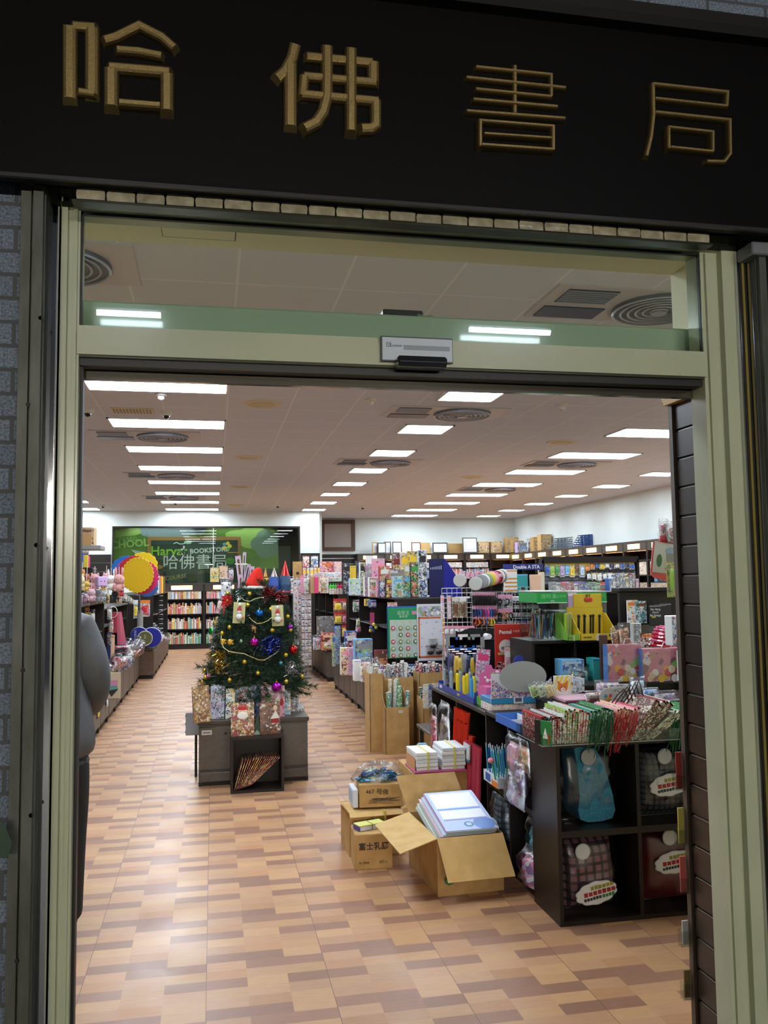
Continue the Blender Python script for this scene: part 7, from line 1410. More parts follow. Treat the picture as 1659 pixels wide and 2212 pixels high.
T = [('blister', 721, 1293, 740, 1321, 10.9, .06, ['red', 'blue', 'yellow', 'red'], 'red toy pack with N-shaped picture, upper left by the aisle'), ('blister', 740, 1293, 749, 1321, 11.0, .06, ['red', 'cream', 'red'], 'red toy pack, upper right by the aisle'), ('blister', 722, 1322, 740, 1348, 10.88, .06, ['red', 'green', 'yellow', 'red'], 'red toy pack with green toy, lower left by the aisle'), ('blister', 740, 1322, 749, 1348, 10.98, .06, ['red', 'pink', 'red'], 'red toy pack, lower right by the aisle'), ('blister', 739, 1350, 749, 1376, 10.9, .06, ['dark red', 'yellow', 'red'], 'dark red toy pack below the red ones'),
     ('box', 723, 1352, 736, 1412, 10.7, .06, ['blue', 'grey', 'sky blue', 'grey'], 'tall blue and silver toy pack below the red ones'), ('card', 718, 1370, 724, 1440, 10.5, .03, ['lime green', 'pink', 'green', 'blue'], 'long lime green and pink toy pack hanging over the cabinet edge'),
     ('box', 746, 1363, 771, 1393, 10.3, .1, ['blue', 'pink', 'navy blue', 'red', 'white'], 'blue box with red figures beside the aisle'), ('box', 737, 1399, 755, 1432, 9.5, .1, ['cream', 'brown', 'yellow', 'pink'], 'cream and brown boxed horse toy by the aisle'), ('box', 753, 1399, 766, 1432, 9.45, .1, ['pink', 'lilac', 'pink'], 'pink boxed toy by the aisle'), ('bag', 737, 1388, 753, 1400, 9.8, .1, ['yellow', 'orange', 'yellow'], 'yellow toy bag behind the cream horse box'),
     ('box', 767, 1380, 805, 1427, 9.2, .14, ['sky blue', 'grey', 'blue', 'pale blue', 'lime green', 'grey'], 'large sky blue boxed toy set by the aisle'), ('box', 811, 1404, 838, 1422, 8.85, .08, ['dark red', 'brown', 'orange', 'brown'], 'dark brown chocolate-like box beside the badge card'), ('bag', 779, 1418, 806, 1446, 8.75, .1, ['white', 'lilac', 'pink', 'yellow'], 'white basket of small mixed toys by the aisle'), ('plain', 765, 1426, 780, 1447, 8.9, .1, ['white', 'lilac'], 'white plastic tub at the aisle edge of the cabinet'),
     ('bag', 805, 1420, 822, 1444, 8.6, .08, ['black', 'white', 'grey', 'pink'], 'small black and white toy bag by the aisle'), ('card', 855, 1434, 908, 1452, 8.5, .01, ['navy blue', 'white', 'navy blue', 'white', 'blue'], 'blue and white lettered banner below the badge card'), ('card', 911, 1434, 962, 1462, 8.45, .01, ['white', 'blue', 'navy blue', 'white', 'grey'], 'blue and white scribble-patterned bag below the star poster'),
     ('bag', 770, 1335, 779, 1352, 10.4, .06, ['yellow', 'lime green', 'cream'], 'yellow figure packet hanging in the gondola'), ('bag', 769, 1350, 781, 1366, 10.4, .06, ['bright pink', 'red', 'pink'], 'pink figure packet hanging in the gondola'), ('bag', 763, 1295, 778, 1322, 10.6, .08, ['red', 'green', 'white', 'blue', 'peach'], 'mixed red and green packet on the glass shelf'), ('box', 789, 1294, 799, 1309, 10.0, .08, ['yellow', 'brown', 'yellow'], 'yellow box on the nearer glass shelf'), ('box', 798, 1296, 813, 1312, 9.9, .08, ['blue', 'lilac', 'white', 'navy blue'], 'blue box on the nearer glass shelf'),
     ('bag', 675, 1370, 700, 1392, 13.1, .1, ['grey', 'white', 'pink', 'lilac'], 'clear bag of grey trinkets on the far cabinet'), ('box', 685, 1331, 722, 1384, 13.4, .1, ['8b8078', '8b8078', 'grey'], 'grey-brown carton standing on the far cabinet by the aisle'), ('box', 694, 1367, 724, 1390, 12.98, .1, ['red', 'orange', 'dark red', 'peach'], 'red packet stack on the far cabinet end'), ('bag', 695, 1384, 724, 1400, 12.95, .12, ['cream', 'tan', 'white', 'yellow'], 'cream toy bag on the far cabinet end')]
for (k, u0, v0, u1, v1, Y, d, cols, lab) in T:
    onc = v1 > 1376 and Y > 8.55
    pk(k, u0, v0, u1, v1, Y, d, cols, lab, base=.471 if onc and v1 > 1383 else None)
o = thing('ball_chain', 'hanging packet of yellow and blue toy balls in the gondola', 'toy', (at(806, 1366, 9.6).x, 9.6, at(806, 1366, 9.6).z)); m = MB()
for k, c in enumerate(('d9b83a', '3a5a9a', 'b8c83a', '5a70b0', 'd8c040')): m.ball((-.03+.03*(k % 3), -.01*k, .02+.035*(k//2)), .02, mat(c, .4), 10, 6)
obj('balls', m, o); obj('card', MB().box(-.03, .02, .02, .024, .08, .22, mat('c04a7a', .5)), o)
m = MB(); r = random.Random(6); TL = [mat(c, .3, .3) for c in ('5fb8b0', '7ad0c8', '3a8a88', '9adcd4')]
for k in range(260): a_ = Vector((r.gauss(0, .06), r.gauss(0, .04), abs(r.gauss(0, .05)))); d_ = Vector((r.gauss(0, 1), r.gauss(0, 1), r.gauss(.3, 1))).normalized()*.05; q_ = d_.cross(Vector((.3, .5, r.random()))).normalized()*.006; m.add([tuple(a_-q_), tuple(a_+q_), tuple(a_+d_+q_), tuple(a_+d_-q_)], [(0, 1, 2, 3)], r.choice(TL))
one('tinsel_bunch', m, 'bunch of pale teal tinsel on the cabinet beside the badge card', 'tinsel', (at(836, 1440, 8.5).x, 8.5, .50), kind='stuff')
# ================================================================ left gondola goods and the customer
def plush(u, v, Y, s, col, label, ears=True, kind='bear'):
    p = at(u, v, Y); o = thing('plush_toy', label, 'plush toy', tuple(p)); m_ = mat(col, .9, 0, 0, 0, .3, .4); m = MB()
    m.ball((0, 0, 0), (s*.5, s*.42, s*.5), m_, 12, 8); m.ball((0, .0, -s*.75), (s*.4, s*.35, s*.42), m_, 12, 8)
    for k in (-1, 1): m.ball((k*s*.35, -.01, -s*.95), (s*.16, s*.18, s*.14), m_, 8, 6); m.ball((k*s*.42, -.02, -s*.62), (s*.13, s*.13, s*.24), m_, 8, 6)
    obj('body', m, o, smooth=True)
    if ears:
        m = MB()
        for k in (-1, 1): m.ball((k*s*.3, 0, s*(.75 if kind == 'rabbit' else .45)), (s*.12, s*.08, s*(.42 if kind == 'rabbit' else .16)), m_, 8, 6)
        obj('ears', m, o, smooth=True)
    obj('face', MB().ball((-s*.17, -s*.4, s*.05), s*.045, INK, 6, 4).ball((s*.17, -s*.4, s*.05), s*.045, INK, 6, 4).ball((0, -s*.43, -s*.08), (s*.06, s*.03, s*.04), mat('a05a5a', .6), 6, 4), o)
    obj('loop', MB().tube([(0, 0, s*.5), (0, 0, s*.5+.07)], .0025, mat('d9d4c8', .6), 4), o); return o
YL = 8.6
o = thing('hanging_rail', 'thin steel rail over the left gondola carrying the plush toys', 'rail', (-1.7, 8.0, 1.56)); obj('rail', MB().tube([(0, 0, 0), (.55, .4, 0), (.55, 2.1, 0)], .006, CHROME, 6).tube([(.0, 0, -.25), (0, 0, 0)], .006, CHROME, 6).tube([(.55, 2.1, -.25), (.55, 2.1, 0)], .006, CHROME, 6), o)
for (u, v, Y, s, c, d, k) in ((172, 1252, 8.2, .09, 'd8cca0', 'cream plush toy at the far left of the hanging rail', 'bear'), (178, 1236, 8.5, .05, 'c9853a', 'small orange plush ball above the cream one', 'bear'), (188, 1246, 8.4, .05, 'a8604a', 'small brown plush toy beside the orange ball', 'bear'), (205, 1250, 8.4, .09, 'c98a8c', 'dusty pink plush toy in the middle of the rail', 'bear'),
    (218, 1250, 8.2, .085, 'c0a0cc', 'lilac plush cube toy hanging in front', 'cube'), (230, 1247, 8.6, .08, 'd49aa4', 'pink plush toy behind the lilac cube', 'bear'), (240, 1252, 8.5, .085, 'e0ddd8', 'white plush rabbit hanging on the rail', 'rabbit'), (257, 1252, 8.4, .10, 'c9908c', 'pink plush rabbit hanging on the rail', 'rabbit'), (187, 1262, 8.2, .055, 'c9a84a', 'mustard plush toy below the small brown one', 'bear'), (223, 1266, 8.5, .05, 'b8863a', 'brown-gold plush toy below the lilac cube', 'bear'),
    (262, 1275, 8.4, .05, 'b03038', 'red and white plush toy below the pink rabbit', 'bear'), (198, 1280, 8.2, .07, 'd0a8b4', 'pale pink plush toy low on the shelf', 'bear'), (213, 1282, 8.3, .07, '8f949a', 'grey plush toy low on the shelf', 'bear'), (222, 1283, 8.4, .06, '9aa0a8', 'pale grey plush toy low on the shelf', 'bear'), (249, 1283, 8.5, .07, '24242a', 'black bat-shaped plush toy on the shelf edge', 'bear'), (258, 1290, 8.5, .05, 'c9b8a0', 'beige plush toy on the shelf edge', 'bear')):
    if k == 'cube':
        p = at(u, v, Y); o = thing('plush_toy', d, 'plush toy', tuple(p), .5); obj('body', MB().bbox(-.045, .045, -.045, .045, -.07, .02, mat(c, .9), .008), o); obj('face', MB().box(-.02, -.012, -.047, -.045, -.03, -.02, INK).box(.012, .02, -.047, -.045, -.03, -.02, INK), o)
    else: plush(u, v, Y, s, c, d, True, k)
for i in range(10):
    u = 245+i*3.6; pk('bag', u, 1270+i*2.5, u+12, 1292+i*1.5, 8.9+.03*i, .05, R.choice((['black', 'grey', 'black', 'white'], ['grey', 'black', 'grey'], ['tan', 'black', 'white'])), f'dark glossy trinket, {nth(i)} along the left gondola edge', 'packet', group='dark trinkets on the left gondola edge')
for i in range(9): pk('bag', 163+i*8, 1276+(i % 2)*4, 173+i*8, 1299-i*.4, 8.8, .06, R.choice((['brown', 'pink', 'white'], ['pink', 'lilac'], ['white', 'green', 'teal'], ['navy blue', 'white'], ['yellow', 'brown'])), f'small soft trinket, {nth(i)} on the top board of the left gondola', 'packet', base=1.312, group='small trinkets on the left gondola top')
# scalloped foam boards
def scallop(u, v, Y, rr, c, label, holes=True, rz=0, sx=1.0, n=26):
    p = at(u, v, Y); o = thing('scalloped_board', label, 'board', tuple(p), rz); N = n*8; pts = [((rr+rr*.07*abs(sin(a*n/2)))*sx*cos(a), (rr+rr*.07*abs(sin(a*n/2)))*sin(a)) for a in [2*PI*k/N for k in range(N)]]
    obj('board', MB().prism(pts, 0, .012, mat(c, .5)), o)
    if holes:
        m = MB()
        for k in range(n): a = 2*PI*(k+.5)/n; m.lathe([(rr*.022, -.001), (rr*.022, 0)], mat('8a6a1a', .6), 8, (rr*.9*sx*cos(a), 0, rr*.9*sin(a)), 'y')
        obj('punched_dots', m, o)
    return o
scallop(297, 1242, 9.3, .175, 'd9b012', 'front round yellow scalloped foam board with punched dots', True, -.25, .92); scallop(308, 1247, 9.42, .17, 'c42a6a', 'bright pink scalloped foam board behind the front yellow one', False, -.2, .95); scallop(290, 1237, 9.5, .17, 'b01f2e', 'red scalloped foam board behind the pink one', False, -.2)
scallop(280, 1238, 9.55, .15, '8a5ab8', 'violet scalloped foam board at the left of the stack', False, -.2); scallop(275, 1228, 9.6, .13, '1f6ab8', 'blue scalloped foam board at the upper left of the stack', False, -.2, 1.25, 14); scallop(308, 1222, 9.7, .14, 'e0bc10', 'yellow scalloped foam board at the upper right of the stack', False, -.2, 1.1, 14); scallop(318, 1268, 9.65, .10, '2a6ab0', 'blue star-cut foam board at the lower right of the stack', False, 0, 1.1, 12)
one('board_bracket', MB().tube([(0, 0, 0), (0, .5, .0)], .006, CHROME, 6).tube([(0, .3, 0), (0, .3, -.2)], .006, CHROME, 6), 'steel bracket holding the scalloped foam boards', 'bracket', (at(297, 1285, 9.3).x, 9.28, at(297, 1285, 9.3).z))
for i, (u0, u1, v0, c) in enumerate(((168, 180, 1193, 'blue'), (180, 190, 1199, 'yellow'), (180, 191, 1195, 'purple'), (188, 193, 1201, 'bright pink'), (189, 194, 1203, 'red'))): pk('plain', u0, v0, u1, 1226, 11.3+.05*i, .03, [c, c], f'{c} foam sheet standing on the high shelf at the far left', 'board')
o = thing('hanging_shelf', 'grey hanging shelf with brown boxes near the ceiling at the far left', 'shelf', (at(170, 1187, 12).x, 12.0, at(170, 1187, 12).z)); obj('shelf', MB().bbox(-.6, at(217, 1187, 12).x-at(170, 1187, 12).x, 0, .5, 0, .055, mat('8a8886', .4)), o); obj('support', MB().box(-.4, -.35, .2, .25, 0, H-at(170, 1187, 12).z, WENGE), o)
pk('box', 168, 1139, 203, 1181, 12.05, .3, ['tan', 'tan', 'brown'], 'brown cardboard box on the grey hanging shelf at the far left', 'box'); pk('plain', 165, 1152, 198, 1179, 12.0, .03, ['b08a5a', 'b08a5a'], 'flat cardboard folder leaning on the hanging shelf', 'board'); pk('bag', 167, 1188, 192, 1196, 12.0, .1, ['tan', 'yellow', 'cream'], 'gold packet hanging below the grey shelf', 'packet')
one('shelf_rack', MB().bbox(-.5, .16, 0, .4, 0, at(168, 1227, 11.3).z, WENGE), 'tall dark rack at the far left carrying foam sheets', 'rack', (at(190, 1227, 11.3).x-.1, 11.28, 0))
for i in range(5): pk('plain', 340+i*3, 1244+(i % 2)*2, 344+i*3, 1270, 15.5, .14, [('white', 'grey', 'orange', 'yellow', 'brown')[i]]*2, f'{("white", "grey", "orange", "yellow", "brown")[i]} folder standing on the far left gondola', 'folder', base=1.331)
# packets hanging on the far-left panel end and in the gondola
pk('blister', 303, 1296, 324, 1332, 14.22, .03, ['white', 'pale blue', 'red', 'orange'], 'clear packet of red and blue goods on the far dark panel', 'packet'); pk('blister', 288, 1296, 298, 1336, 14.2, .03, ['pale blue', 'blue', 'yellow', 'white'], 'slim blue and yellow packet on the far dark panel', 'packet')
pk('card', 164, 1320, 175, 1356, 9.0, .03, ['green', 'white', 'white', 'red'], 'green and white card pack at the far left', 'packet')
for i in range(13):
    u = 178+i*2.6; v = 1305+i*17; c = R.choice((['white', 'navy blue', 'red', 'lime green'], ['white', 'purple', 'orange', 'black'], ['white', 'black', 'grey', 'yellow'], ['white', 'blue', 'grey'])); pk('blister', u, v, u+15, v+17, 9.3, .03, c, f'small printed packet, {nth(i)} down the strip on the left gondola', 'packet', group='packet strip on the left gondola')
pk('bag', 194, 1316, 205, 1358, 9.25, .05, ['cream', 'white', 'cream'], 'cream soft roll hanging on the left gondola', 'packet')
for i in range(3): pk('bag', 230+(i % 2)*3, 1310+i*28, 242+(i % 2)*3, 1338+i*28, 10.6, .05, (['teal', 'white', 'cream'], ['peach', 'grey', 'brown'], ['black', 'grey', 'brown'])[i], ('teal and white packet', 'peach patterned packet', 'black and brown patterned packet')[i]+' in the middle left bay', 'packet')
o = thing('hanging_cloth', 'pink and red cloth hanging from a hoop in the left gondola', 'cloth', (at(250, 1393, 11.2).x, 11.2, at(250, 1393, 11.2).z)); m = MB(); hz = at(250, 1322, 11.2).z-at(250, 1393, 11.2).z
for k in range(6): x = -.07+.028*k; m.prism([(x*1.3, 0 if k > 2 else .15), (x*1.3+.034, 0 if k > 2 else .15), (x*.6+.02, hz), (x*.6, hz)], .01*(k % 2), .012+.01*(k % 2), mat('a83a48' if k < 3 else 'c9687c', .9))
obj('cloth', m, o); obj('hoop', MB().tube([(-.04+.055*cos(a*PI/12), -.01, hz+.07*sin(a*PI/12)) for a in range(25)], .005, mat('c9c4bc', .3), 6), o)
for i, (u0, u1, v0, v1, c, n_) in enumerate(((230, 240, 1370, 1445, ['navy blue', 'blue', 'sky blue'], 'tall blue pack leaning on the left cabinet'), (238, 247, 1372, 1452, ['peach', 'red', 'orange'], 'tall salmon pack beside the tall blue one'), (243, 280, 1395, 1402, ['bright pink', 'red'], 'bright pink flat pack, top of the stack on the left cabinet'), (243, 279, 1402, 1407, ['navy blue', 'black'], 'navy flat pack under the bright pink one'),
    (243, 279, 1407, 1412, ['bright pink', 'red'], 'second bright pink flat pack on the left cabinet'), (244, 280, 1412, 1418, ['teal', 'black', 'grey'], 'dark teal flat pack below the pink ones'), (244, 285, 1418, 1430, ['grey', 'pale blue', 'grey'], 'grey-blue bagged shirt on the left cabinet'))): pk('plain' if i in (0, 1) else 'bag', u0, v0, u1, v1, 10.9, .2 if i > 1 else .04, c, n_, 'packet')
r = random.Random(77)
cl = [['grey', 'pale blue', 'white'], ['red', 'white', 'pink'], ['navy blue', 'blue', 'grey'], ['grey', 'white', 'lilac'], ['orange', 'red', 'dark red'], ['blue', 'navy blue', 'white'], ['black', 'white', 'red'], ['pale blue', 'teal', 'grey'], ['pink', 'red', 'white'], ['white', 'grey', 'yellow']]
for i in range(30):
    Y = 8.4+5.3*(i/30); x = -1.2+r.uniform(-.12, .13); z = .472+r.uniform(.0, .10)+(.05 if i % 3 else 0); c = cl[i % 10]
    t = thing('goods_bag', f'{c[0]} and {c[1]} goods in crinkled clear bag, {nth(i)} along the left cabinets', 'packet', (x, Y, z), r.uniform(-2, -1), 'bagged goods heaped on the left cabinets', r.uniform(-1.1, -.5), 0); pack_mesh('bag', r.uniform(.16, .24), .09, r.uniform(.16, .22), c, i, t)
for i in range(12):
    Y = 8.3+i*.24; c = cl[(i*3) % 10]; t = thing('blister_pack', f'{c[0]} small pack hanging over the cabinet front, {nth(i)} at the left', 'packet', (-1.09, Y, .18+.12*(i % 3)), PI/2, 'packs hanging over the left cabinet fronts'); pack_mesh('blister', .10, .04, .14, c+['black'], i, t)
t = thing('beige_card_pack', 'beige and teal hooded card pack hanging over the left cabinet edge', 'packet', (at(242, 1508, 9.6).x, 9.55, at(242, 1508, 9.6).z)); obj('card', MB().bbox(-.08, .09, 0, .012, .0, .27, mat('b8a88c', .6)).box(-.075, .06, -.002, 0, .14, .19, mat('b87a9a', .6)).box(-.075, .06, -.002, 0, .09, .135, mat('5a8a84', .6)).prism([(-.04, .085), (.07, .10), (.0, .02)], -.003, 0, mat('1a1c24', .6)), t)
# blue fan-shaped packs and rolls by the far left cabinet
for i, (u, v, rr, c, d) in enumerate(((300, 1373, .125, '151c7a', 'left'), (326, 1378, .15, '141a82', 'right'))):
    p = at(u, v, 13.7-.0*i); o = thing('racket_case', f'deep blue round racket case on the left cabinet end, {d} one', 'case', (p.x, 13.75+.05*i, p.z)); obj('body', MB().lathe([(rr*.95, 0), (rr, .01), (rr, .05), (rr*.95, .06)], mat(c, .35), 28, (0, 0, 0), 'y'), o); obj('white_edge', MB().tube([(rr*1.0*cos(2*PI*k/28), .03, rr*sin(2*PI*k/28)) for k in range(29)], .006, mat('c9ccd6', .4), 5), o)
p = at(313, 1379, 13.6); o = thing('racket_case', 'olive round disc with white ring in front of the blue cases', 'case', (p.x, 13.62, p.z)); obj('body', MB().lathe([(.10, 0), (.105, .01), (.105, .04)], mat('55562e', .4), 28, (0, 0, 0), 'y'), o); obj('ring', MB().tube([(.108*cos(2*PI*k/28), .0, .108*sin(2*PI*k/28)) for k in range(29)], .006, mat('c9c8bc', .4), 5), o); text('2', .07, mat('c9c8b0', .5), o, (0, -.003, .02))
text('WANOO', .05, mat('c9ccd8', .4), bpy.data.objects['racket_case'], (-.06, -.003, -.02), ry=PI/2)
one('grey_roll', MB().cyl((0, 0, 0), .045, .30, mat('8c847e', .7), 16), 'upright grey felt roll above the blue round cases', 'roll', (at(302, 1362, 13.9).x, 13.95, at(302, 1362, 13.9).z), smooth=False)
for i in range(9): pk('bag', 320+i*4.2, 1345+i*5, 336+i*4, 1368+i*4, 14.6+.5*i*.6, .1, R.choice((['pink', 'white', 'red'], ['pink', 'lilac', 'white'], ['white', 'pink', 'grey'])), f'pink and white packet, {nth(i)} along the far left cabinet', 'packet', base=.482+.02*(i % 2), group='pink and white packets on the far left cabinet')
for i in range(16): p = at(345+(i % 2)*1.5, 1283+i*5, 16.6); one('spiral_ribbon', MB().tube([(.04*cos(a*PI/6), .04*sin(a*PI/6), .006*a/6) for a in range(13)], .006, mat('c9c9d0' if i % 2 else '2a2a34', .4), 5), f'{"white" if i % 2 else "black"} loop, {nth(i)} of the hanging spiral before the bookcases', 'ribbon', tuple(p), group='loops of the hanging spiral')
# ---------------------------------------------------------------- the customer at the left (mostly hidden by the door jamb)
o = thing('person', 'person in a grey jacket and black trousers seen from behind at the left door jamb', 'person', (-.755, 3.98, 0))
def skin(name, pts, edges, m, sub=2, parent=o, root=0):
    me = bpy.data.meshes.new(name); me.from_pydata([p[:3] for p in pts], edges, []); ob = bpy.data.objects.new(name, me); COLL.objects.link(ob)
    sm = ob.modifiers.new('skin', 'SKIN'); sm.use_smooth_shade = True
    for i, p in enumerate(pts): me.skin_vertices[0].data[i].radius = (p[3], p[4] if len(p) > 4 else p[3])
    me.skin_vertices[0].data[root].use_root = True
    ss = ob.modifiers.new('sub', 'SUBSURF'); ss.levels = sub; ss.render_levels = sub
    dg = bpy.context.evaluated_depsgraph_get(); me2 = bpy.data.meshes.new_from_object(ob.evaluated_get(dg)); bpy.data.objects.remove(ob); me2.materials.clear(); me2.materials.append(m)
    me2.polygons.foreach_set('use_smooth', [True]*len(me2.polygons)); q = bpy.data.objects.new(name, me2); COLL.objects.link(q); q.parent = parent; return q
SKN = mat('b98a6c', .6)
# body: pelvis, spine, neck, head; legs; arms (facing away from the viewer, bending slightly forward)
P = [(0, 0, .84, .13, .11), (0, .01, 1.02, .12, .10), (0, .04, 1.2, .14, .11), (0, .07, 1.32, .12, .09), (0, .10, 1.40, .05, .05), (0, .13, 1.48, .08, .09), (0, .145, 1.56, .075, .085),
     (.09, 0, .78, .085, .085), (.10, .0, .45, .055, .055), (.10, -.02, .09, .04, .04), (.10, .06, .035, .035, .03), (.10, .14, .03, .03, .025), (-.09, 0, .78, .085, .085), (-.10, .0, .45, .055, .055), (-.10, -.02, .09, .04, .04), (-.10, .06, .035, .035, .03), (-.10, .14, .03, .03, .025),
     (.17, .07, 1.30, .055, .055), (.24, .05, 1.05, .045, .045), (.19, .24, .93, .035, .035), (.17, .31, .92, .025, .035), (.165, .37, .915, .02, .035), (-.17, .07, 1.30, .055, .055), (-.24, .05, 1.05, .045, .045), (-.19, .24, .93, .035, .035), (-.17, .31, .92, .025, .035), (-.165, .37, .915, .02, .035)]
E_ = [(0, 1), (1, 2), (2, 3), (3, 4), (4, 5), (5, 6), (0, 7), (7, 8), (8, 9), (9, 10), (10, 11), (0, 12), (12, 13), (13, 14), (14, 15), (15, 16), (3, 17), (17, 18), (18, 19), (19, 20), (20, 21), (3, 22), (22, 23), (23, 24), (24, 25), (25, 26)]
skin('body', P, E_, SKN)
JK = noisy('grey_nylon_jacket', '46474b', '57585d', 7, rough=.65, bump=1)
skin('jacket', [(0, 0, .72, .285, .2), (0, .0, .84, .285, .22), (0, .02, 1.03, .25, .19), (0, .05, 1.20, .19, .15), (0, .08, 1.32, .15, .12), (0, .10, 1.38, .08, .08), (.18, .07, 1.30, .085, .085), (.225, .05, 1.19, .085, .085), (.245, .045, 1.05, .08, .08), (.215, .18, .96, .06, .06), (.195, .235, .935, .05, .05), (-.18, .07, 1.30, .085, .085), (-.225, .05, 1.19, .085, .085), (-.245, .045, 1.05, .08, .08), (-.215, .18, .96, .06, .06), (-.195, .235, .935, .05, .05)],
     [(0, 1), (1, 2), (2, 3), (3, 4), (4, 5), (4, 6), (6, 7), (7, 8), (8, 9), (9, 10), (4, 11), (11, 12), (12, 13), (13, 14), (14, 15)], JK)
skin('jacket_hem', [(.215*cos(2*PI*k/14), .16*sin(2*PI*k/14), .745, .026) for k in range(14)], [(k, (k+1) % 14) for k in range(14)], mat('3a3c42', .7), 1)
TR = mat('101114', .8)
skin('trousers', [(0, 0, .84, .16, .14), (.12, 0, .74, .14, .14), (.125, .0, .45, .11, .11), (.125, -.015, .14, .09, .1), (.125, -.015, .07, .085, .1), (-.12, 0, .74, .14, .14), (-.125, .0, .45, .11, .11), (-.125, -.015, .14, .09, .1), (-.125, -.015, .07, .085, .1)], [(0, 1), (1, 2), (2, 3), (3, 4), (0, 5), (5, 6), (6, 7), (7, 8)], TR)
for s in (-1, 1): skin('shoe', [(s*.125, -.05, .055, .065, .055), (s*.125, .05, .05, .06, .05), (s*.13, .16, .04, .055, .04)], [(0, 1), (1, 2)], mat('0b0b0c', .5), 2)
m = MB()
for k in range(1): m.ball((0, .125, 1.545), (.092, .10, .098), mat('15110f', .8), 18, 12); m.ball((0, .09, 1.49), (.085, .07, .07), mat('15110f', .8), 14, 8)
obj('hair', m, o, smooth=True)
m = MB()
for s in (-1, 1): m.ball((s*.088, .14, 1.49), (.012, .02, .028), SKN, 8, 6); m.ball((s*.03, .222, 1.50), .010, WHITEP, 8, 6); m.ball((s*.03, .230, 1.50), .005, INK, 6, 4)
m.ball((0, .235, 1.475), (.013, .018, .02), SKN, 8, 6); m.ball((0, .222, 1.44), (.024, .008, .007), mat('9a5048', .5), 8, 6); obj('face', m, o, smooth=True)
for s in (-1, 1):
    for k in range(4): skin('finger', [(s*(.165-.018+.012*k), .385, .915, .009), (s*(.165-.018+.012*k), .415+.006*(k in (1, 2)), .908, .0085), (s*(.165-.018+.012*k), .435+.008*(k in (1, 2)), .893, .007)], [(0, 1), (1, 2)], SKN, 1)
    skin('thumb', [(s*.135, .335, .915, .011), (s*.115, .365, .905, .0095), (s*.115, .39, .895, .008)], [(0, 1), (1, 2)], SKN, 1)
one('grass_blade_leaf', MB().prism([(-.02, -.03), (.012, -.035), (.02, .0), (.0, .05), (-.03, .03)], 0, .002, mat('24402a', .5)), 'dark green leaf tip poking in at the left edge before the stone wall', 'leaf', tuple(at(6, 1822, 2.2)))
# ---------------------------------------------------------------- frames and boxes on top of the far shelves
def frame_on(u0, v0, u1, v1, Y, c, label, z=2.221, rx=-.08, paper='cfd0d4'):
    a, b = at(u0, v1, Y), at(u1, v0, Y); w, h = b.x-a.x, b.z-z; t = thing('certificate_frame', label, 'frame', ((a.x+b.x)/2, Y, z), 0, None, rx)
    obj('frame', MB().box(-w/2, w/2, 0, .02, 0, h, mat(c, .4)), t); obj('certificate', MB().box(-w/2+.03, w/2-.03, -.002, 0, .03, h-.03, mat(paper, .4)).box(-w/2+.07, w/2-.07, -.004, -.002, .08, h-.08, mat('b8b8c8', .5)).box(-w/2+.085, w/2-.085, -.005, -.004, .095, h-.095, mat(paper, .4)), t)
for a_ in ((804, 1171, 816, 1197, 22.7, 'a8823a', 'gold-framed certificate at the left end of the far shelf top'), (816, 1172, 834, 1197, 22.6, '2a2624', 'dark-framed certificate beside the gold one'), (830, 1170, 845, 1195, 22.75, '5a4a44', 'dark-framed certificate half hidden behind another'), (848, 1170, 868, 1196, 22.6, '3a2e28', 'brown-framed certificate third from the left'), (871, 1173, 888, 1196, 22.6, 'e0dcd0', 'white-framed certificate beside the brown one'),
    (889, 1171, 909, 1194, 22.7, '6a3a24', 'reddish brown framed certificate'), (935, 1172, 967, 1196, 22.6, '2a2a2c', 'wide black-framed certificate in the middle of the far shelf top'), (1000, 1161, 1031, 1195, 22.6, '55504c', 'tall white certificate in grey frame on the far shelf top')): frame_on(*a_)
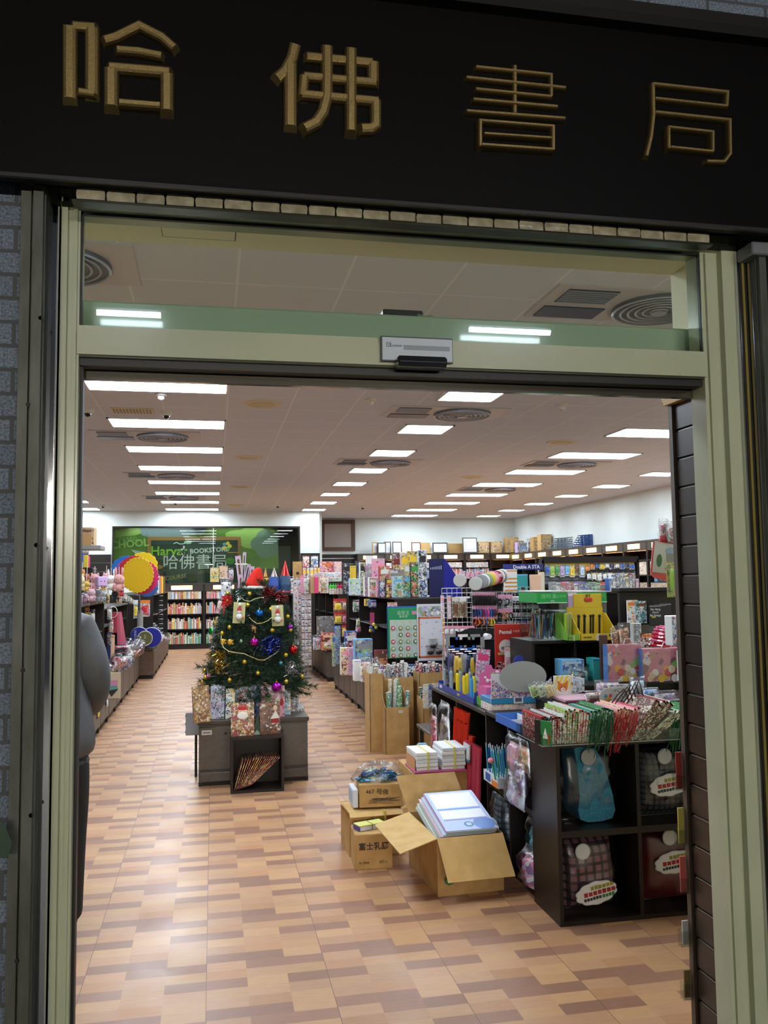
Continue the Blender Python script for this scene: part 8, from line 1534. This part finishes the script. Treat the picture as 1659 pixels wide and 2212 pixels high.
pk('plain', 909, 1172, 929, 1195, 22.8, .05, ['b8945a', 'b8945a'], 'plain cardboard sleeve leaning on the far shelf top, left one', 'box', base=2.221); pk('plain', 969, 1174, 999, 1195, 22.8, .05, ['b08c54', 'b08c54'], 'plain cardboard sleeve leaning on the far shelf top, middle one', 'box', base=2.221)
for i, (u0, u1, v0, v1, Y, c, lab) in enumerate(((1034, 1056, 1170, 1195, 22.7, 'b08c5a', 'brown box on the far shelf top, right of the tall certificate'), (1061, 1084, 1170, 1195, 22.7, 'b8925c', 'brown box with grey print on the far shelf top'), (1095, 1134, 1160, 1195, 22.6, 'b89660', 'large brown carton in the corner of the shelf tops'), (1109, 1138, 1168, 1195, 22.2, 'a8864e', 'smaller brown carton before the corner carton'), (1153, 1170, 1160, 1192, 20.6, 'b08a52', 'brown carton with dark print on the right wall shelf'), (1169, 1191, 1154, 1191, 20.1, 'b89258', 'tall brown carton on the right wall shelf'))):
    pk('box', u0, v0, u1, v1, Y, .25, [c, c, c, 'c9a870'], lab, 'box', base=2.221 if i < 4 else 2.191)
pk('box', 1118, 1171, 1140, 1194, 21.7, .2, ['lilac', 'sky blue', 'white', 'grey'], 'blue and white printed box on the right wall shelf', 'box', base=2.191); pk('bag', 1142, 1163, 1154, 1192, 21.1, .2, ['black', 'grey', 'brown'], 'dark bagged item between the boxes on the right wall shelf', 'packet', base=2.191)
for g, (u0, n, Y, c, nm) in enumerate(((1186, 6, 19.6, '6c7884', 'grey'), (1236, 4, 18.25, '2f4f8a', 'blue'))):
    for i in range(n):
        p = at(u0+i*7, 1188, Y-i*.13); t = thing('file_holder', f'{nm} slanted wire file holder, {nth(i)} on the right wall shelf top', 'file holder', (p.x, Y-i*.13, 2.191), 0, f'{nm} file holders on the right wall shelf'); m = MB(); mt_ = mat(c, .4)
        for k in range(6): z = .05*k; m.box(.0+.03*k, .26, 0, .004, z, z+.022, mt_)
        for k in range(5): m.box(.06+.05*k, .072+.05*k, 0, .004, 0, min(.27, .07+.06*k), mt_)
        m.box(.25, .26, 0, .08, 0, .27, mt_).box(0, .26, 0, .08, 0, .006, mt_); obj('mesh_side', m, t)
        obj('slanted_edge', MB().tube([(0, .0, .03), (.16, 0, .27), (.26, 0, .27)], .005, mt_, 5), t)
